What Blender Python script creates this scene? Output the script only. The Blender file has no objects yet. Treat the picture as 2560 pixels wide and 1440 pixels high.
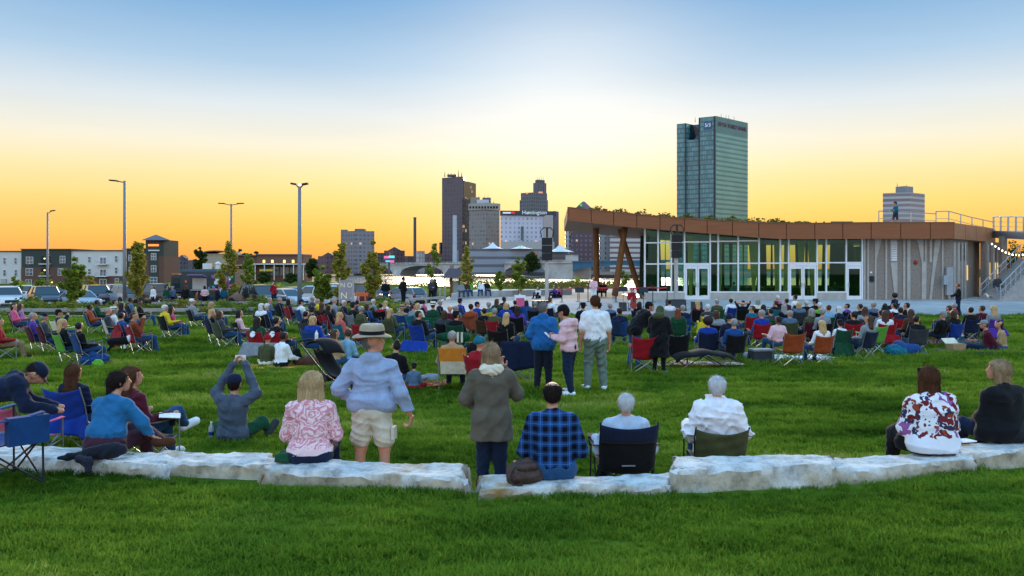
import bpy, bmesh, math, random
import numpy as np
from mathutils import Vector, Matrix, noise, Euler
R = math.radians
random.seed(7); np.random.seed(7)
SC = bpy.context.scene
COL = SC.collection
# ---------------------------------------------------------------- camera
CAM_Z = 2.43          # metres above the flat lawn
FPX, HX, HY = 2000.0, 1280.0, 672.0   # focal length, centre column and horizon row, in photograph pixels
cd = bpy.data.cameras.new('camera'); cam = bpy.data.objects.new('camera', cd); COL.objects.link(cam)
cam.location = (0, 0, CAM_Z); cam.rotation_euler = (R(90), 0, 0)
cd.sensor_width = 36; cd.lens = 36 * FPX / 2560; cd.shift_y = -48 / 2560
cd.clip_start = .1; cd.clip_end = 20000
SC.camera = cam
# ---------------------------------------------------------------- sky
SKY_UP, SKY_BACK = 1.6, 1.7
SUN_AZ, SUN_EL = R(4), R(5)      # azimuth measured from +Y towards +X
W = bpy.data.worlds.new('World'); SC.world = W; W.use_nodes = True
nt = W.node_tree; N = nt.nodes; L = nt.links
N.clear()
def srgb(c):
    return tuple(((x / 255) / 12.92 if x / 255 <= .04045 else ((x / 255 + .055) / 1.055) ** 2.4) for x in c) + (1,)
def wn(t, **k):
    n = N.new(t)
    for a, b in k.items(): setattr(n, a, b)
    return n
def wmath(op, a, b=None, clamp=False):
    n = wn('ShaderNodeMath', operation=op, use_clamp=clamp)
    for i, v in enumerate((a, b)):
        if v is None: continue
        if isinstance(v, (int, float)): n.inputs[i].default_value = v
        else: L.new(v, n.inputs[i])
    return n.outputs[0]
def ramp(stops, fac):
    n = wn('ShaderNodeValToRGB'); e = n.color_ramp.elements
    while len(e) < len(stops): e.new(.5)
    for el, (p, c) in zip(e, stops): el.position = p; el.color = srgb(c)
    L.new(fac, n.inputs[0]); return n.outputs[0]
tc = wn('ShaderNodeTexCoord'); sx = wn('ShaderNodeSeparateXYZ'); L.new(tc.outputs['Generated'], sx.inputs[0])
zz = wmath('MAXIMUM', sx.outputs[2], 0.0)
sunward = ramp([(0, (232, 142, 78)), (.02, (240, 166, 74)), (.045, (245, 188, 86)), (.08, (243, 206, 118)), (.115, (240, 219, 162)),
                (.15, (230, 224, 204)), (.19, (208, 216, 220)), (.24, (162, 191, 216)), (.32, (104, 157, 203)), (.5, (114, 164, 208)), (1, (108, 160, 208))], zz)
away = ramp([(0, (196, 160, 158)), (.1, (212, 202, 206)), (.25, (194, 206, 218)), (.5, (150, 186, 216)), (1, (112, 164, 212))], zz)
# how far the view turns from the sunset, in plan
hl = wmath('SQRT', wmath('ADD', wmath('MULTIPLY', sx.outputs[0], sx.outputs[0]), wmath('ADD', wmath('MULTIPLY', sx.outputs[1], sx.outputs[1]), 1e-6)))
dt = wmath('DIVIDE', wmath('ADD', wmath('MULTIPLY', sx.outputs[0], math.sin(SUN_AZ)), wmath('MULTIPLY', sx.outputs[1], math.cos(SUN_AZ))), hl)
mr = wn('ShaderNodeMapRange', interpolation_type='SMOOTHSTEP'); L.new(dt, mr.inputs[0])
mr.inputs[1].default_value = -.2; mr.inputs[2].default_value = .98
mix = wn('ShaderNodeMix', data_type='RGBA'); L.new(mr.outputs[0], mix.inputs[0]); L.new(away, mix.inputs[6]); L.new(sunward, mix.inputs[7])
# wide pale glow high over the place where the sun went down
g = wn('ShaderNodeVectorMath', operation='DOT_PRODUCT'); L.new(tc.outputs['Generated'], g.inputs[0])
ge = R(11.5); g.inputs[1].default_value = (math.sin(SUN_AZ) * math.cos(ge), math.cos(SUN_AZ) * math.cos(ge), math.sin(ge))
gl = wmath('POWER', wmath('MAXIMUM', g.outputs['Value'], 0.0), 75.0)
mix2 = wn('ShaderNodeMix', data_type='RGBA'); L.new(wmath('MULTIPLY', gl, .36), mix2.inputs[0]); L.new(mix.outputs[2], mix2.inputs[6])
mix2.inputs[7].default_value = srgb((255, 253, 244))
sky = wn('ShaderNodeTexSky', sky_type='NISHITA', sun_disc=False, sun_elevation=SUN_EL, sun_rotation=SUN_AZ, altitude=180, air_density=1.4, dust_density=2.0, ozone_density=2.0)
add = wn('ShaderNodeMix', data_type='RGBA', blend_type='ADD'); add.inputs[0].default_value = .006
L.new(mix2.outputs[2], add.inputs[6]); L.new(sky.outputs[0], add.inputs[7])
# overhead and away from the sunset the sky opens into even pale daylight
mz = wn('ShaderNodeMapRange', interpolation_type='SMOOTHSTEP'); L.new(zz, mz.inputs[0]); mz.inputs[1].default_value = .30; mz.inputs[2].default_value = .9; mz.inputs[3].default_value = 1.0; mz.inputs[4].default_value = SKY_UP
mw = wn('ShaderNodeMapRange', interpolation_type='SMOOTHSTEP'); L.new(dt, mw.inputs[0]); mw.inputs[1].default_value = -.9; mw.inputs[2].default_value = .75; mw.inputs[3].default_value = SKY_BACK; mw.inputs[4].default_value = 1.0
bg = wn('ShaderNodeBackground'); L.new(add.outputs[2], bg.inputs[0])
mpw = wn('ShaderNodeMapping'); mpw.inputs['Scale'].default_value = (2.2, 2.2, 16); L.new(tc.outputs['Generated'], mpw.inputs[0]); nzw = wn('ShaderNodeTexNoise'); nzw.inputs['Scale'].default_value = 1.6; nzw.inputs['Detail'].default_value = 5; L.new(mpw.outputs[0], nzw.inputs[0])   # faint high haze streaks
L.new(wmath('MULTIPLY', wmath('MULTIPLY', mz.outputs[0], mw.outputs[0]), wmath('ADD', wmath('MULTIPLY', nzw.outputs[0], .10), .95)), bg.inputs[1])
wo = wn('ShaderNodeOutputWorld'); L.new(bg.outputs[0], wo.inputs[0])
# ---------------------------------------------------------------- sun: down at the skyline, very soft
sl = bpy.data.lights.new('sun', 'SUN'); so = bpy.data.objects.new('sun', sl); COL.objects.link(so)
sl.energy = 3.8; sl.angle = R(24); sl.color = (1, .78, .52)
sd = Vector((math.sin(SUN_AZ) * math.cos(SUN_EL + R(7)), math.cos(SUN_AZ) * math.cos(SUN_EL + R(7)), math.sin(SUN_EL + R(7))))
so.rotation_euler = (-sd).to_track_quat('-Z', 'Y').to_euler()
# ---------------------------------------------------------------- exposure
vs = SC.view_settings; vs.view_transform = 'Standard'; vs.look = 'None'; vs.exposure = 0.25; vs.gamma = 1
SC.cycles.max_bounces = 6; SC.cycles.diffuse_bounces = 2; SC.cycles.glossy_bounces = 3; SC.cycles.transmission_bounces = 4; SC.cycles.transparent_max_bounces = 12
SC.cycles.use_denoising = True
# ================================================================ helpers
def at(x, y, Y):                       # photograph pixel + real depth in metres -> place in the world
    return Vector(((x - HX) / FPX * Y, Y, CAM_Z - (y - HY) / FPX * Y))
def px(x, Y): return (x - HX) / FPX * Y
def pz(y, Y): return CAM_Z - (y - HY) / FPX * Y
_M = {}; KIDS = {}
def mat(name, col, rough=.8, metal=0., var=.12, ns=6., bump=0., bs=40., spec=.35, emit=0., trans=0., coat=0., sheen=0., stretch=None, bd=.05):
    key = name
    if key in _M: return _M[key]
    m = bpy.data.materials.new(name); m.use_nodes = True
    t = m.node_tree; n = t.nodes; l = t.links; b = n['Principled BSDF']
    if len(col) == 3 and max(col) > 1.01: col = srgb(col)
    c = tuple(col[:3])
    b.inputs['Roughness'].default_value = rough; b.inputs['Metallic'].default_value = metal
    b.inputs['Specular IOR Level'].default_value = spec
    if coat: b.inputs['Coat Weight'].default_value = coat; b.inputs['Coat Roughness'].default_value = .08
    if sheen: b.inputs['Sheen Weight'].default_value = sheen
    if trans: b.inputs['Transmission Weight'].default_value = trans
    if emit: b.inputs['Emission Color'].default_value = c + (1,); b.inputs['Emission Strength'].default_value = emit
    tcn = n.new('ShaderNodeTexCoord'); src = tcn.outputs['Object']
    if stretch:
        mp = n.new('ShaderNodeMapping'); mp.inputs['Scale'].default_value = stretch; l.new(src, mp.inputs[0]); src = mp.outputs[0]
    if var:
        nz = n.new('ShaderNodeTexNoise'); nz.inputs['Scale'].default_value = ns; nz.inputs['Detail'].default_value = 6; nz.inputs['Roughness'].default_value = .65
        l.new(src, nz.inputs['Vector'])
        rp = n.new('ShaderNodeValToRGB'); e = rp.color_ramp.elements
        e[0].position = .32; e[1].position = .68
        e[0].color = tuple(x * (1 - var) for x in c) + (1,); e[1].color = tuple(min(1, x * (1 + var)) for x in c) + (1,)
        l.new(nz.outputs[0], rp.inputs[0]); l.new(rp.outputs[0], b.inputs['Base Color'])
    else: b.inputs['Base Color'].default_value = c + (1,)
    if bump:
        nb = n.new('ShaderNodeTexNoise'); nb.inputs['Scale'].default_value = bs; nb.inputs['Detail'].default_value = 5
        l.new(src, nb.inputs['Vector'])
        bp = n.new('ShaderNodeBump'); bp.inputs['Strength'].default_value = bump; bp.inputs['Distance'].default_value = bd
        l.new(nb.outputs[0], bp.inputs['Height']); l.new(bp.outputs[0], b.inputs['Normal'])
    _M[key] = m; return m
def cloth(col, name=None, bump=.35, bs=14.):
    c = srgb(col) if max(col) > 1.01 else col
    key = 'cloth_%d_%d_%d' % tuple(int(x * 999) for x in c[:3])
    return mat(name or key, c, .92, var=.16, ns=9, bump=bump, bs=bs, spec=.15, sheen=.1, bd=.012)
def glassy(name, tint, refl=.25, alpha=.35, rough=.02):   # thin pane: see-through mixed with a mirror
    if name in _M: return _M[name]
    m = bpy.data.materials.new(name); m.use_nodes = True; t = m.node_tree; n = t.nodes; l = t.links
    n.clear(); o = n.new('ShaderNodeOutputMaterial'); tr = n.new('ShaderNodeBsdfTransparent'); gl = n.new('ShaderNodeBsdfGlossy'); mx = n.new('ShaderNodeMixShader')
    tr.inputs[0].default_value = tuple(tint) + (1,); gl.inputs['Roughness'].default_value = rough; gl.inputs[0].default_value = (.45, .85, .78, 1)
    lw = n.new('ShaderNodeFresnel'); lw.inputs[0].default_value = 1.55
    ad = n.new('ShaderNodeMath'); ad.inputs[1].default_value = refl; l.new(lw.outputs[0], ad.inputs[0]); l.new(ad.outputs[0], mx.inputs[0])
    l.new(tr.outputs[0], mx.inputs[1]); l.new(gl.outputs[0], mx.inputs[2]); l.new(mx.outputs[0], o.inputs[0])
    _M[name] = m; return m
class MB:
    def __init__(s): s.v = []; s.f = []; s.m = []
    def add(s, vs, fs, mi=0):
        k = len(s.v); s.v += [tuple(p) for p in vs]; s.f += [tuple(i + k for i in f) for f in fs]; s.m += [mi] * len(fs); return s
    def box(s, x0, x1, y0, y1, z0, z1, mi=0):
        return s.add([(x0, y0, z0), (x1, y0, z0), (x1, y1, z0), (x0, y1, z0), (x0, y0, z1), (x1, y0, z1), (x1, y1, z1), (x0, y1, z1)],
                     [(3, 2, 1, 0), (4, 5, 6, 7), (0, 1, 5, 4), (1, 2, 6, 5), (2, 3, 7, 6), (3, 0, 4, 7)], mi)
    def prism(s, A, B, mi=0):            # two matching rings joined
        n = len(A)
        return s.add(list(A) + list(B), [tuple(range(n - 1, -1, -1)), tuple(range(n, 2 * n))] + [(i, (i + 1) % n, n + (i + 1) % n, n + i) for i in range(n)], mi)
    def loft(s, rings, mi=0, cap=True):
        n = len(rings[0]); k = len(rings); fs = []
        for r in range(k - 1):
            for i in range(n): fs.append((r * n + i, r * n + (i + 1) % n, (r + 1) * n + (i + 1) % n, (r + 1) * n + i))
        if cap: fs += [tuple(range(n - 1, -1, -1)), tuple(range((k - 1) * n, k * n))]
        return s.add([p for r in rings for p in r], fs, mi)
    def tube(s, pts, r, n=6, mi=0):
        pts = [Vector(p) for p in pts]; rs = r if isinstance(r, (list, tuple)) else [r] * len(pts); rings = []
        for i, p in enumerate(pts):
            d = (pts[min(i + 1, len(pts) - 1)] - pts[max(i - 1, 0)]).normalized()
            u = d.orthogonal().normalized() if i == 0 else (u - d * u.dot(d)).normalized()
            w = d.cross(u); rings.append([p + (u * math.cos(a) + w * math.sin(a)) * rs[i] for a in (2 * math.pi * j / n for j in range(n))])
        return s.loft(rings, mi)
    def lathe(s, prof, n=12, c=(0, 0, 0), mi=0):   # prof: (radius, z)
        return s.loft([[(c[0] + r * math.cos(2 * math.pi * j / n), c[1] + r * math.sin(2 * math.pi * j / n), c[2] + z) for j in range(n)] for r, z in prof], mi)
    def mesh(s, name, mats, smooth=False):
        me = bpy.data.meshes.new(name); me.from_pydata(s.v, [], s.f)
        for m in (mats if isinstance(mats, (list, tuple)) else [mats]): me.materials.append(m)
        if len(set(s.m)) > 1: me.polygons.foreach_set('material_index', s.m)
        if smooth: me.polygons.foreach_set('use_smooth', [True] * len(me.polygons))
        me.update(); return me
    def build(s, name, mats, parent=None, smooth=False, loc=None):
        return link(name, s.mesh(name, mats, smooth), parent, loc)
def link(name, data, parent=None, loc=None, rz=None):
    o = bpy.data.objects.new(name, data); COL.objects.link(o)
    if parent: o.parent = parent; KIDS.setdefault(parent.name, []).append(o)
    if loc is not None: o.location = loc
    if rz is not None: o.rotation_euler.z = rz
    return o
def tag(o, label=None, cat=None, group=None, kind=None):
    if label: o['label'] = label
    if cat: o['category'] = cat
    if group: o['group'] = group
    if kind: o['kind'] = kind
    return o
def empty(name, loc=(0, 0, 0), rz=0, label=None, cat=None, group=None):
    o = bpy.data.objects.new(name, None); COL.objects.link(o); o.location = loc; o.rotation_euler.z = rz; o.empty_display_size = .1
    return tag(o, label, cat, group)
def copy_tree(o, parent=None):
    c = o.copy(); COL.objects.link(c); c.parent = parent
    if parent: KIDS.setdefault(parent.name, []).append(c)
    for ch in list(KIDS.get(o.name, ())): copy_tree(ch, c)
    return c
def objmat(o, i, m):
    o.material_slots[i].link = 'OBJECT'; o.material_slots[i].material = m
def boxpart(name, m, parent, *b): return MB().box(*b).build(name, m, parent)
def text(name, s, size, m, parent, loc, rot, ext=.0):
    c = bpy.data.curves.new(name, 'FONT'); c.body = s; c.size = size; c.extrude = ext; c.align_x = 'CENTER'; c.align_y = 'CENTER'
    c.materials.append(m); t = bpy.data.objects.new(name, c); COL.objects.link(t)
    me = bpy.data.meshes.new_from_object(t.evaluated_get(bpy.context.evaluated_depsgraph_get())); bpy.data.objects.remove(t)
    o = link(name, me, parent, loc); o.rotation_euler = rot
    return o
def sstep(a, b, x):
    t = min(1, max(0, (x - a) / (b - a))); return t * t * (3 - 2 * t)
# ---------------- bodies: round cones melted together, meshed on a grid
def sd_cone(P, a, b, ra, rb):
    a = np.array(a, np.float32); ba = np.array(b, np.float32) - a; pa = P - a
    h = np.clip((pa @ ba) / max(float(ba @ ba), 1e-9), 0, 1)[..., None]
    q = pa - h * ba
    return np.sqrt((q * q).sum(-1)) - (ra + (rb - ra) * h[..., 0])
def smin(a, b, k):
    h = np.clip(.5 + .5 * (b - a) / k, 0, 1); return b + (a - b) * h - k * h * (1 - h)
def wob(P, amp, freq, seed):
    rs = np.random.RandomState(seed); o = np.zeros(P.shape[:-1], np.float32)   # soft creases running mostly round the limb
    for i in range(4):
        d = rs.normal(size=3) * (.6, .6, 1.2); d /= np.linalg.norm(d); e = rs.normal(size=3); f = freq * (.5 + rs.rand() * .7)
        msk = .5 + .5 * np.sin(P @ (e * 9).astype(np.float32) + i)
        o += (np.sqrt(np.abs(np.sin(P @ (d * f).astype(np.float32) + 1.6 * np.sin(P @ (e * f * .3).astype(np.float32)) + rs.rand() * 6.28))) - .76) * msk
    return o * amp * 1.1
def surf(fn, lo, hi, h):
    lo = np.array(lo, np.float32); n = np.ceil((np.array(hi) - lo) / h).astype(int) + 2
    g = np.stack(np.meshgrid(*[lo[i] + h * np.arange(n[i], dtype=np.float32) for i in range(3)], indexing='ij'), -1)
    st = 4; ng = [int(math.ceil(k / st)) * st + 1 for k in n]      # coarse pass finds where the skin lies, the fine pass only looks there
    cs = np.stack(np.meshgrid(*[lo[i] + h * st * np.arange(ng[i] // st + 1, dtype=np.float32) for i in range(3)], indexing='ij'), -1); Fc = fn(cs)
    q = [Fc[a:a + Fc.shape[0] - 1, b_:b_ + Fc.shape[1] - 1, c_:c_ + Fc.shape[2] - 1] for a in (0, 1) for b_ in (0, 1) for c_ in (0, 1)]
    act0 = np.min(np.abs(q), axis=0) < h * st * 1.05 + .012
    big = np.repeat(np.repeat(np.repeat(act0, st, 0), st, 1), st, 2)[:n[0], :n[1], :n[2]]; sg = np.repeat(np.repeat(np.repeat(q[0], st, 0), st, 1), st, 2)[:n[0], :n[1], :n[2]]
    m_ = big.copy()
    for ax in range(3): s_a = [slice(None)] * 3; s_b = [slice(None)] * 3; s_a[ax] = slice(1, None); s_b[ax] = slice(0, -1); t_ = m_.copy(); t_[tuple(s_a)] |= m_[tuple(s_b)]; m_ = t_
    F = np.where(sg < 0, -1., 1.).astype(np.float32); F[m_] = fn(g[m_]); S = F < 0
    c = np.array(S.shape) - 1; acc = np.zeros(tuple(c) + (3,), np.float32); cnt = np.zeros(tuple(c), np.float32)
    sl = lambda o: tuple(slice(o[i], o[i] + c[i]) for i in range(3))
    for ax in range(3):
        for u in (0, 1):
            for v in (0, 1):
                o0 = [0, 0, 0]; oth = [i for i in range(3) if i != ax]; o0[oth[0]] = u; o0[oth[1]] = v; o1 = list(o0); o1[ax] = 1
                f0 = F[sl(o0)]; f1 = F[sl(o1)]; m = (f0 < 0) != (f1 < 0)
                t = np.where(m, f0 / np.where(m, f0 - f1, 1), 0)
                p = np.zeros(tuple(c) + (3,), np.float32)
                for i in range(3): p[..., i] = o0[i]
                p[..., ax] = t
                acc += p * m[..., None]; cnt += m
    act = cnt > 0; idx = -np.ones(tuple(c), int); idx[act] = np.arange(act.sum())
    ii = np.argwhere(act); V = lo + h * (ii + acc[act] / cnt[act][:, None])
    Q = []
    for ax in range(3):
        b, d = [(1, 2), (2, 0), (0, 1)][ax]
        s0 = [slice(1, -1)] * 3; s1 = [slice(1, -1)] * 3; s0[ax] = slice(0, -1); s1[ax] = slice(1, None)
        A = S[tuple(s0)]; B = S[tuple(s1)]
        for want, flip in ((A & ~B, False), (~A & B, True)):
            e = np.argwhere(want)
            if not len(e): continue
            off = np.ones(3, int); off[ax] = 0; e = e + off
            def cell(db, dd):
                q = e.copy(); q[:, b] += db; q[:, d] += dd; return idx[q[:, 0], q[:, 1], q[:, 2]]
            qd = np.stack([cell(-1, -1), cell(0, -1), cell(0, 0), cell(-1, 0)], 1)
            Q.append(qd[:, ::-1] if flip else qd)
    return V, np.concatenate(Q)
def np_mesh(name, V, Q, mats, fm=None):
    me = bpy.data.meshes.new(name); me.from_pydata(V.tolist(), [], Q.tolist())
    for m in mats: me.materials.append(m)
    if fm is not None: me.polygons.foreach_set('material_index', fm.astype(np.int32))
    me.polygons.foreach_set('use_smooth', [True] * len(me.polygons)); me.update(); return me
def blob(bones, h, k=.04, wr=0., wf=30., seed=1, cut=None, infl=0.):
    """bones: (a, b, ra, rb) or with a label; returns V, Q"""
    pts = np.array([p for b in bones for p in (b[0], b[1])]); rm = max(max(b[2], b[3]) for b in bones) + .06 + infl
    def fn(P):
        d = None
        for b in bones:
            e = sd_cone(P, b[0], b[1], b[2] + infl, b[3] + infl); d = e if d is None else smin(d, e, k)
        if wr: d = d + wob(P, wr, wf, seed)
        if cut is not None: d = cut(P, d)
        return d
    return surf(fn, pts.min(0) - rm, pts.max(0) + rm, h)
# ================================================================ land
STONES = [  # left, right end (photo columns), depth far-left, far-right, near-left, near-right, top height
    (-120, 430, 9.15, 8.43, 8.35, 7.88, .50, 'long pale limestone block with a dark jacket lying on it'),
    (398, 692, 8.65, 8.37, 8.02, 7.80, .50, 'short pale limestone block beside the person in pink'),
    (640, 1180, 8.30, 7.92, 7.70, 7.20, .50, 'longest pale limestone block, the person in pink sits on it'),
    (1186, 1690, 7.66, 7.80, 7.10, 7.25, .46, 'pale limestone block with brown leather bag and person in plaid on it'),
    (1668, 2092, 8.10, 8.05, 7.34, 7.62, .55, 'thick limestone block with rust stains below the white puffer jacket'),
    (2068, 2455, 8.18, 8.70, 7.70, 8.02, .50, 'rough limestone block under the person in flowered blouse'),
    (2388, 2680, 8.85, 9.25, 8.22, 8.50, .52, 'limestone block under the person in black shawl, paper on it')]
_sx, _sy = [], []
for a, b, fl, fr, nl, nr, zt, _ in STONES:
    for x, f, n_ in ((a, fl, nl), (b, fr, nr)): _sx.append(px(x, (f + n_) / 2)); _sy.append((f + n_) / 2)
_o = np.argsort(_sx); _sx = np.array(_sx)[_o]; _sy = np.array(_sy)[_o]
_sx = np.concatenate([[-46, -18, -9.], _sx, [8.5, 16, 46]]); _sy = np.concatenate([[30, 14.5, 9.9], _sy, [9.9, 14.5, 30]])
_o = np.argsort(_sx); _sx, _sy = _sx[_o], _sy[_o]
def Yc(X): return float(np.interp(X, _sx, _sy))
def bank(X): return float(np.interp(X, [-3000, -400, -138, -66, 0, 60, 200, 3000], [1500, 600, 430, 330, 232, 205, 180, 100]))
def G(X, Y):
    if Y < 40:
        t = sstep(Yc(X) - .12, Yc(X) + .3, Y)
        return (.345 + .014 * (8 - Y)) * (1 - t) + .012 * t * noise.noise((X * .5, Y * .9, 3))
    if Y < 90:
        w = sstep(-9, -3, X)
        left = -.65 * sstep(50, 62, Y)
        return left * (1 - w) + .28 * sstep(42, 54, Y) * w
    yb = bank(X); far = float(np.interp(X, [-3000, -400, -200, 0, 40, 3000], [1620, 900, 780, 700, 525, 525])); w = sstep(-9, -3, X); z0 = -.65 * (1 - w) + .28 * w
    if Y < yb:
        t = min(1, (Y - 90) / max(1, yb - 95)); return z0 + (-3.05 - z0) * t ** .8 + .12 * noise.noise((X * .05, Y * .05, 1))
    if Y < far - 8: return -3.05 - 4 * sstep(0, 12, Y - yb)
    return -7 + 6.5 * sstep(far - 8, far + 6, Y)
def nodes_of(m): return m.node_tree.nodes, m.node_tree.links
def ground_mat(name, a, b, c, s1, s2, stretch=(1, 1, 1), bump=.4, rough=.95):
    m = bpy.data.materials.new(name); m.use_nodes = True; n, l = nodes_of(m); p = n['Principled BSDF']
    p.inputs['Roughness'].default_value = rough; p.inputs['Specular IOR Level'].default_value = .15 if rough < .95 or 'concrete' in name else .0
    t = n.new('ShaderNodeTexCoord'); mp = n.new('ShaderNodeMapping'); mp.inputs['Scale'].default_value = stretch; l.new(t.outputs['Object'], mp.inputs[0])
    n1 = n.new('ShaderNodeTexNoise'); n1.inputs['Scale'].default_value = s1; n1.inputs['Detail'].default_value = 8; n1.inputs['Roughness'].default_value = .7
    n2 = n.new('ShaderNodeTexNoise'); n2.inputs['Scale'].default_value = s2; n2.inputs['Detail'].default_value = 4
    l.new(mp.outputs[0], n1.inputs[0]); l.new(mp.outputs[0], n2.inputs[0])
    rp = n.new('ShaderNodeValToRGB'); e = rp.color_ramp.elements; e.new(.5)
    for el, pp, cc in zip(e, (.3, .5, .7), (a, b, c)): el.position = pp; el.color = tuple(cc) + (1,)
    l.new(n1.outputs[0], rp.inputs[0])
    mx = n.new('ShaderNodeMix'); mx.data_type = 'RGBA'; mx.blend_type = 'OVERLAY'; mx.inputs[0].default_value = .5; l.new(rp.outputs[0], mx.inputs[6]); l.new(n2.outputs[0], mx.inputs[7])
    l.new(mx.outputs[2], p.inputs['Base Color'])
    bp = n.new('ShaderNodeBump'); bp.inputs['Strength'].default_value = bump; bp.inputs['Distance'].default_value = .08; l.new(n1.outputs[0], bp.inputs['Height']); l.new(bp.outputs[0], p.inputs['Normal'])
    _M[name] = m; return m
M_lawn = ground_mat('lawn_turf', (.042, .078, .010), (.09, .15, .017), (.16, .235, .03), 1.6, .35, (.45, 2.2, 1), .9)
M_field = ground_mat('rough_grass', (.05, .075, .025), (.075, .115, .03), (.13, .14, .05), .25, .05)
M_conc = ground_mat('paving_concrete', (.30, .29, .28), (.38, .37, .355), (.46, .45, .43), .8, .15, bump=.08)
M_asph = ground_mat('asphalt', (.045, .046, .05), (.06, .061, .066), (.085, .085, .09), 2, .2, bump=.1)
M_bed = ground_mat('mulch_bed', (.045, .06, .02), (.07, .075, .035), (.11, .105, .05), 2.5, .5)
M_kerb = mat('kerb_concrete', (.5, .49, .47), .9, var=.15, ns=2, bump=.1)
def strip(name, m, A, B, nu, nv, dz, label=None, kind='structure', fn=G, smooth=True):
    """sheet between two plan polylines A and B (same count), laid on the land"""
    A = np.array(A, float); B = np.array(B, float); tt = np.linspace(0, 1, nu + 1); ta = np.linspace(0, 1, len(A)); V = []; F = []
    for j in range(nv + 1):
        for t in tt:
            a = np.array([np.interp(t, ta, A[:, i]) for i in (0, 1)]); b = np.array([np.interp(t, ta, B[:, i]) for i in (0, 1)])
            p = a + (b - a) * j / nv; V.append((p[0], p[1], fn(p[0], p[1]) + dz))
    for j in range(nv):
        for i in range(nu): F.append((j * (nu + 1) + i, j * (nu + 1) + i + 1, (j + 1) * (nu + 1) + i + 1, (j + 1) * (nu + 1) + i))
    mb = MB(); mb.add(V, F); return tag(mb.build(name, m, smooth=smooth), label, kind=kind)
# ground sheet to the horizon
xs = list(np.concatenate([[-6000, -3000, -1600, -1000, -700, -500, -380, -300, -240, -190, -150, -120, -95, -75], np.arange(-60, 61, 4), [75, 95, 120, 150, 200, 260, 340, 450, 600, 800, 1100, 1700, 3000, 6000]]))
ys = list(np.concatenate([[-60, -30], np.arange(-15, 90, 3), np.arange(90, 260, 8), np.arange(260, 660, 8), [700, 800, 1000, 1400, 2200, 4000, 9000]]))
mb = MB(); V = []
for y in ys:
    for x in xs:
        z = G(x, min(y, 4000)) - .06
        if -16 < y < 41 and abs(x) < 46: z = min(z, -.06) - 1.2
        V.append((x, y, z))
nx = len(xs)
mb.add(V, [(j * nx + i, j * nx + i + 1, (j + 1) * nx + i + 1, (j + 1) * nx + i) for j in range(len(ys) - 1) for i in range(nx - 1)])
tag(mb.build('ground', M_field, smooth=True), kind='structure')
# lawn
ss = np.concatenate([[-22, -14, -9, -6, -4, -2.5, -1.5, -.9, -.5], np.arange(-.3, .61, .06), [.8, 1.2, 1.8, 2.6, 3.6], np.arange(5, 33.1, 1.0)])
lx = np.concatenate([np.arange(-46, -12, 2), np.arange(-12, 12, .4), np.arange(12, 47, 2)])
V = []
def lawn_far(X): return 41.6 if X > -5 else 40.4
for s_ in ss:
    for x in lx:
        base = 7.8 + s_; y = base + (Yc(x) - 7.8) * math.exp(-(s_ / 9.0) ** 2) if abs(s_) < 20 else base
        if s_ > 20: y = 7.8 + s_ + (lawn_far(x) - 40.4) * (s_ - 20) / 13
        V.append((x, y, G(x, y)))
nx = len(lx)
mb = MB(); mb.add(V, [(j * nx + i, j * nx + i + 1, (j + 1) * nx + i + 1, (j + 1) * nx + i) for j in range(len(ss) - 1) for i in range(nx - 1)])
tag(mb.build('lawn', M_lawn, smooth=True), kind='structure')
# river
def water_mat():
    m = bpy.data.materials.new('river_water'); m.use_nodes = True; n, l = nodes_of(m); p = n['Principled BSDF']
    p.inputs['Base Color'].default_value = (.10, .10, .085, 1); p.inputs['Roughness'].default_value = .16; p.inputs['Specular IOR Level'].default_value = .8
    t = n.new('ShaderNodeTexCoord'); mp = n.new('ShaderNodeMapping'); mp.inputs['Scale'].default_value = (.35, .06, 1); l.new(t.outputs['Object'], mp.inputs[0])
    w = n.new('ShaderNodeTexNoise'); w.inputs['Scale'].default_value = 1.2; w.inputs['Detail'].default_value = 5; l.new(mp.outputs[0], w.inputs[0])
    bp = n.new('ShaderNodeBump'); bp.inputs['Strength'].default_value = .55; bp.inputs['Distance'].default_value = .6; l.new(w.outputs[0], bp.inputs['Height']); l.new(bp.outputs[0], p.inputs['Normal'])
    return m
tag(MB().add([(-3000, 150, -3), (2500, 60, -3), (2500, 2000, -3), (-3000, 2000, -3)], [(0, 1, 2, 3)]).build('river', water_mat()), kind='structure')
# paving, parking, beds
strip('plaza', M_conc, [(-7.2, 41.2), (0, 41.62), (60, 41.62)], [(-5.5, 84), (10, 86), (60, 86)], 40, 30, .004)
strip('parking', M_asph, [(-75, 58.5), (-9, 58.5)], [(-75, 89), (-9, 89)], 40, 20, .004)
strip('planting_bed', M_bed, [(-75, 40.9), (-7.3, 41.4)], [(-75, 58.4), (-7, 58.4)], 40, 16, .004)
strip('planting_bed', M_bed, [(-8.9, 58.5), (-6.9, 58.5)], [(-8.8, 88), (-5.8, 84)], 4, 16, .006)
kb = MB()
for i in range(44):
    x = -50 + i; kb.box(x + .005, x + .995, 40.42, 40.86, -.2, .045 + .01 * (i % 3))
tag(kb.build('lawn_kerb', M_kerb), kind='structure')
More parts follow.
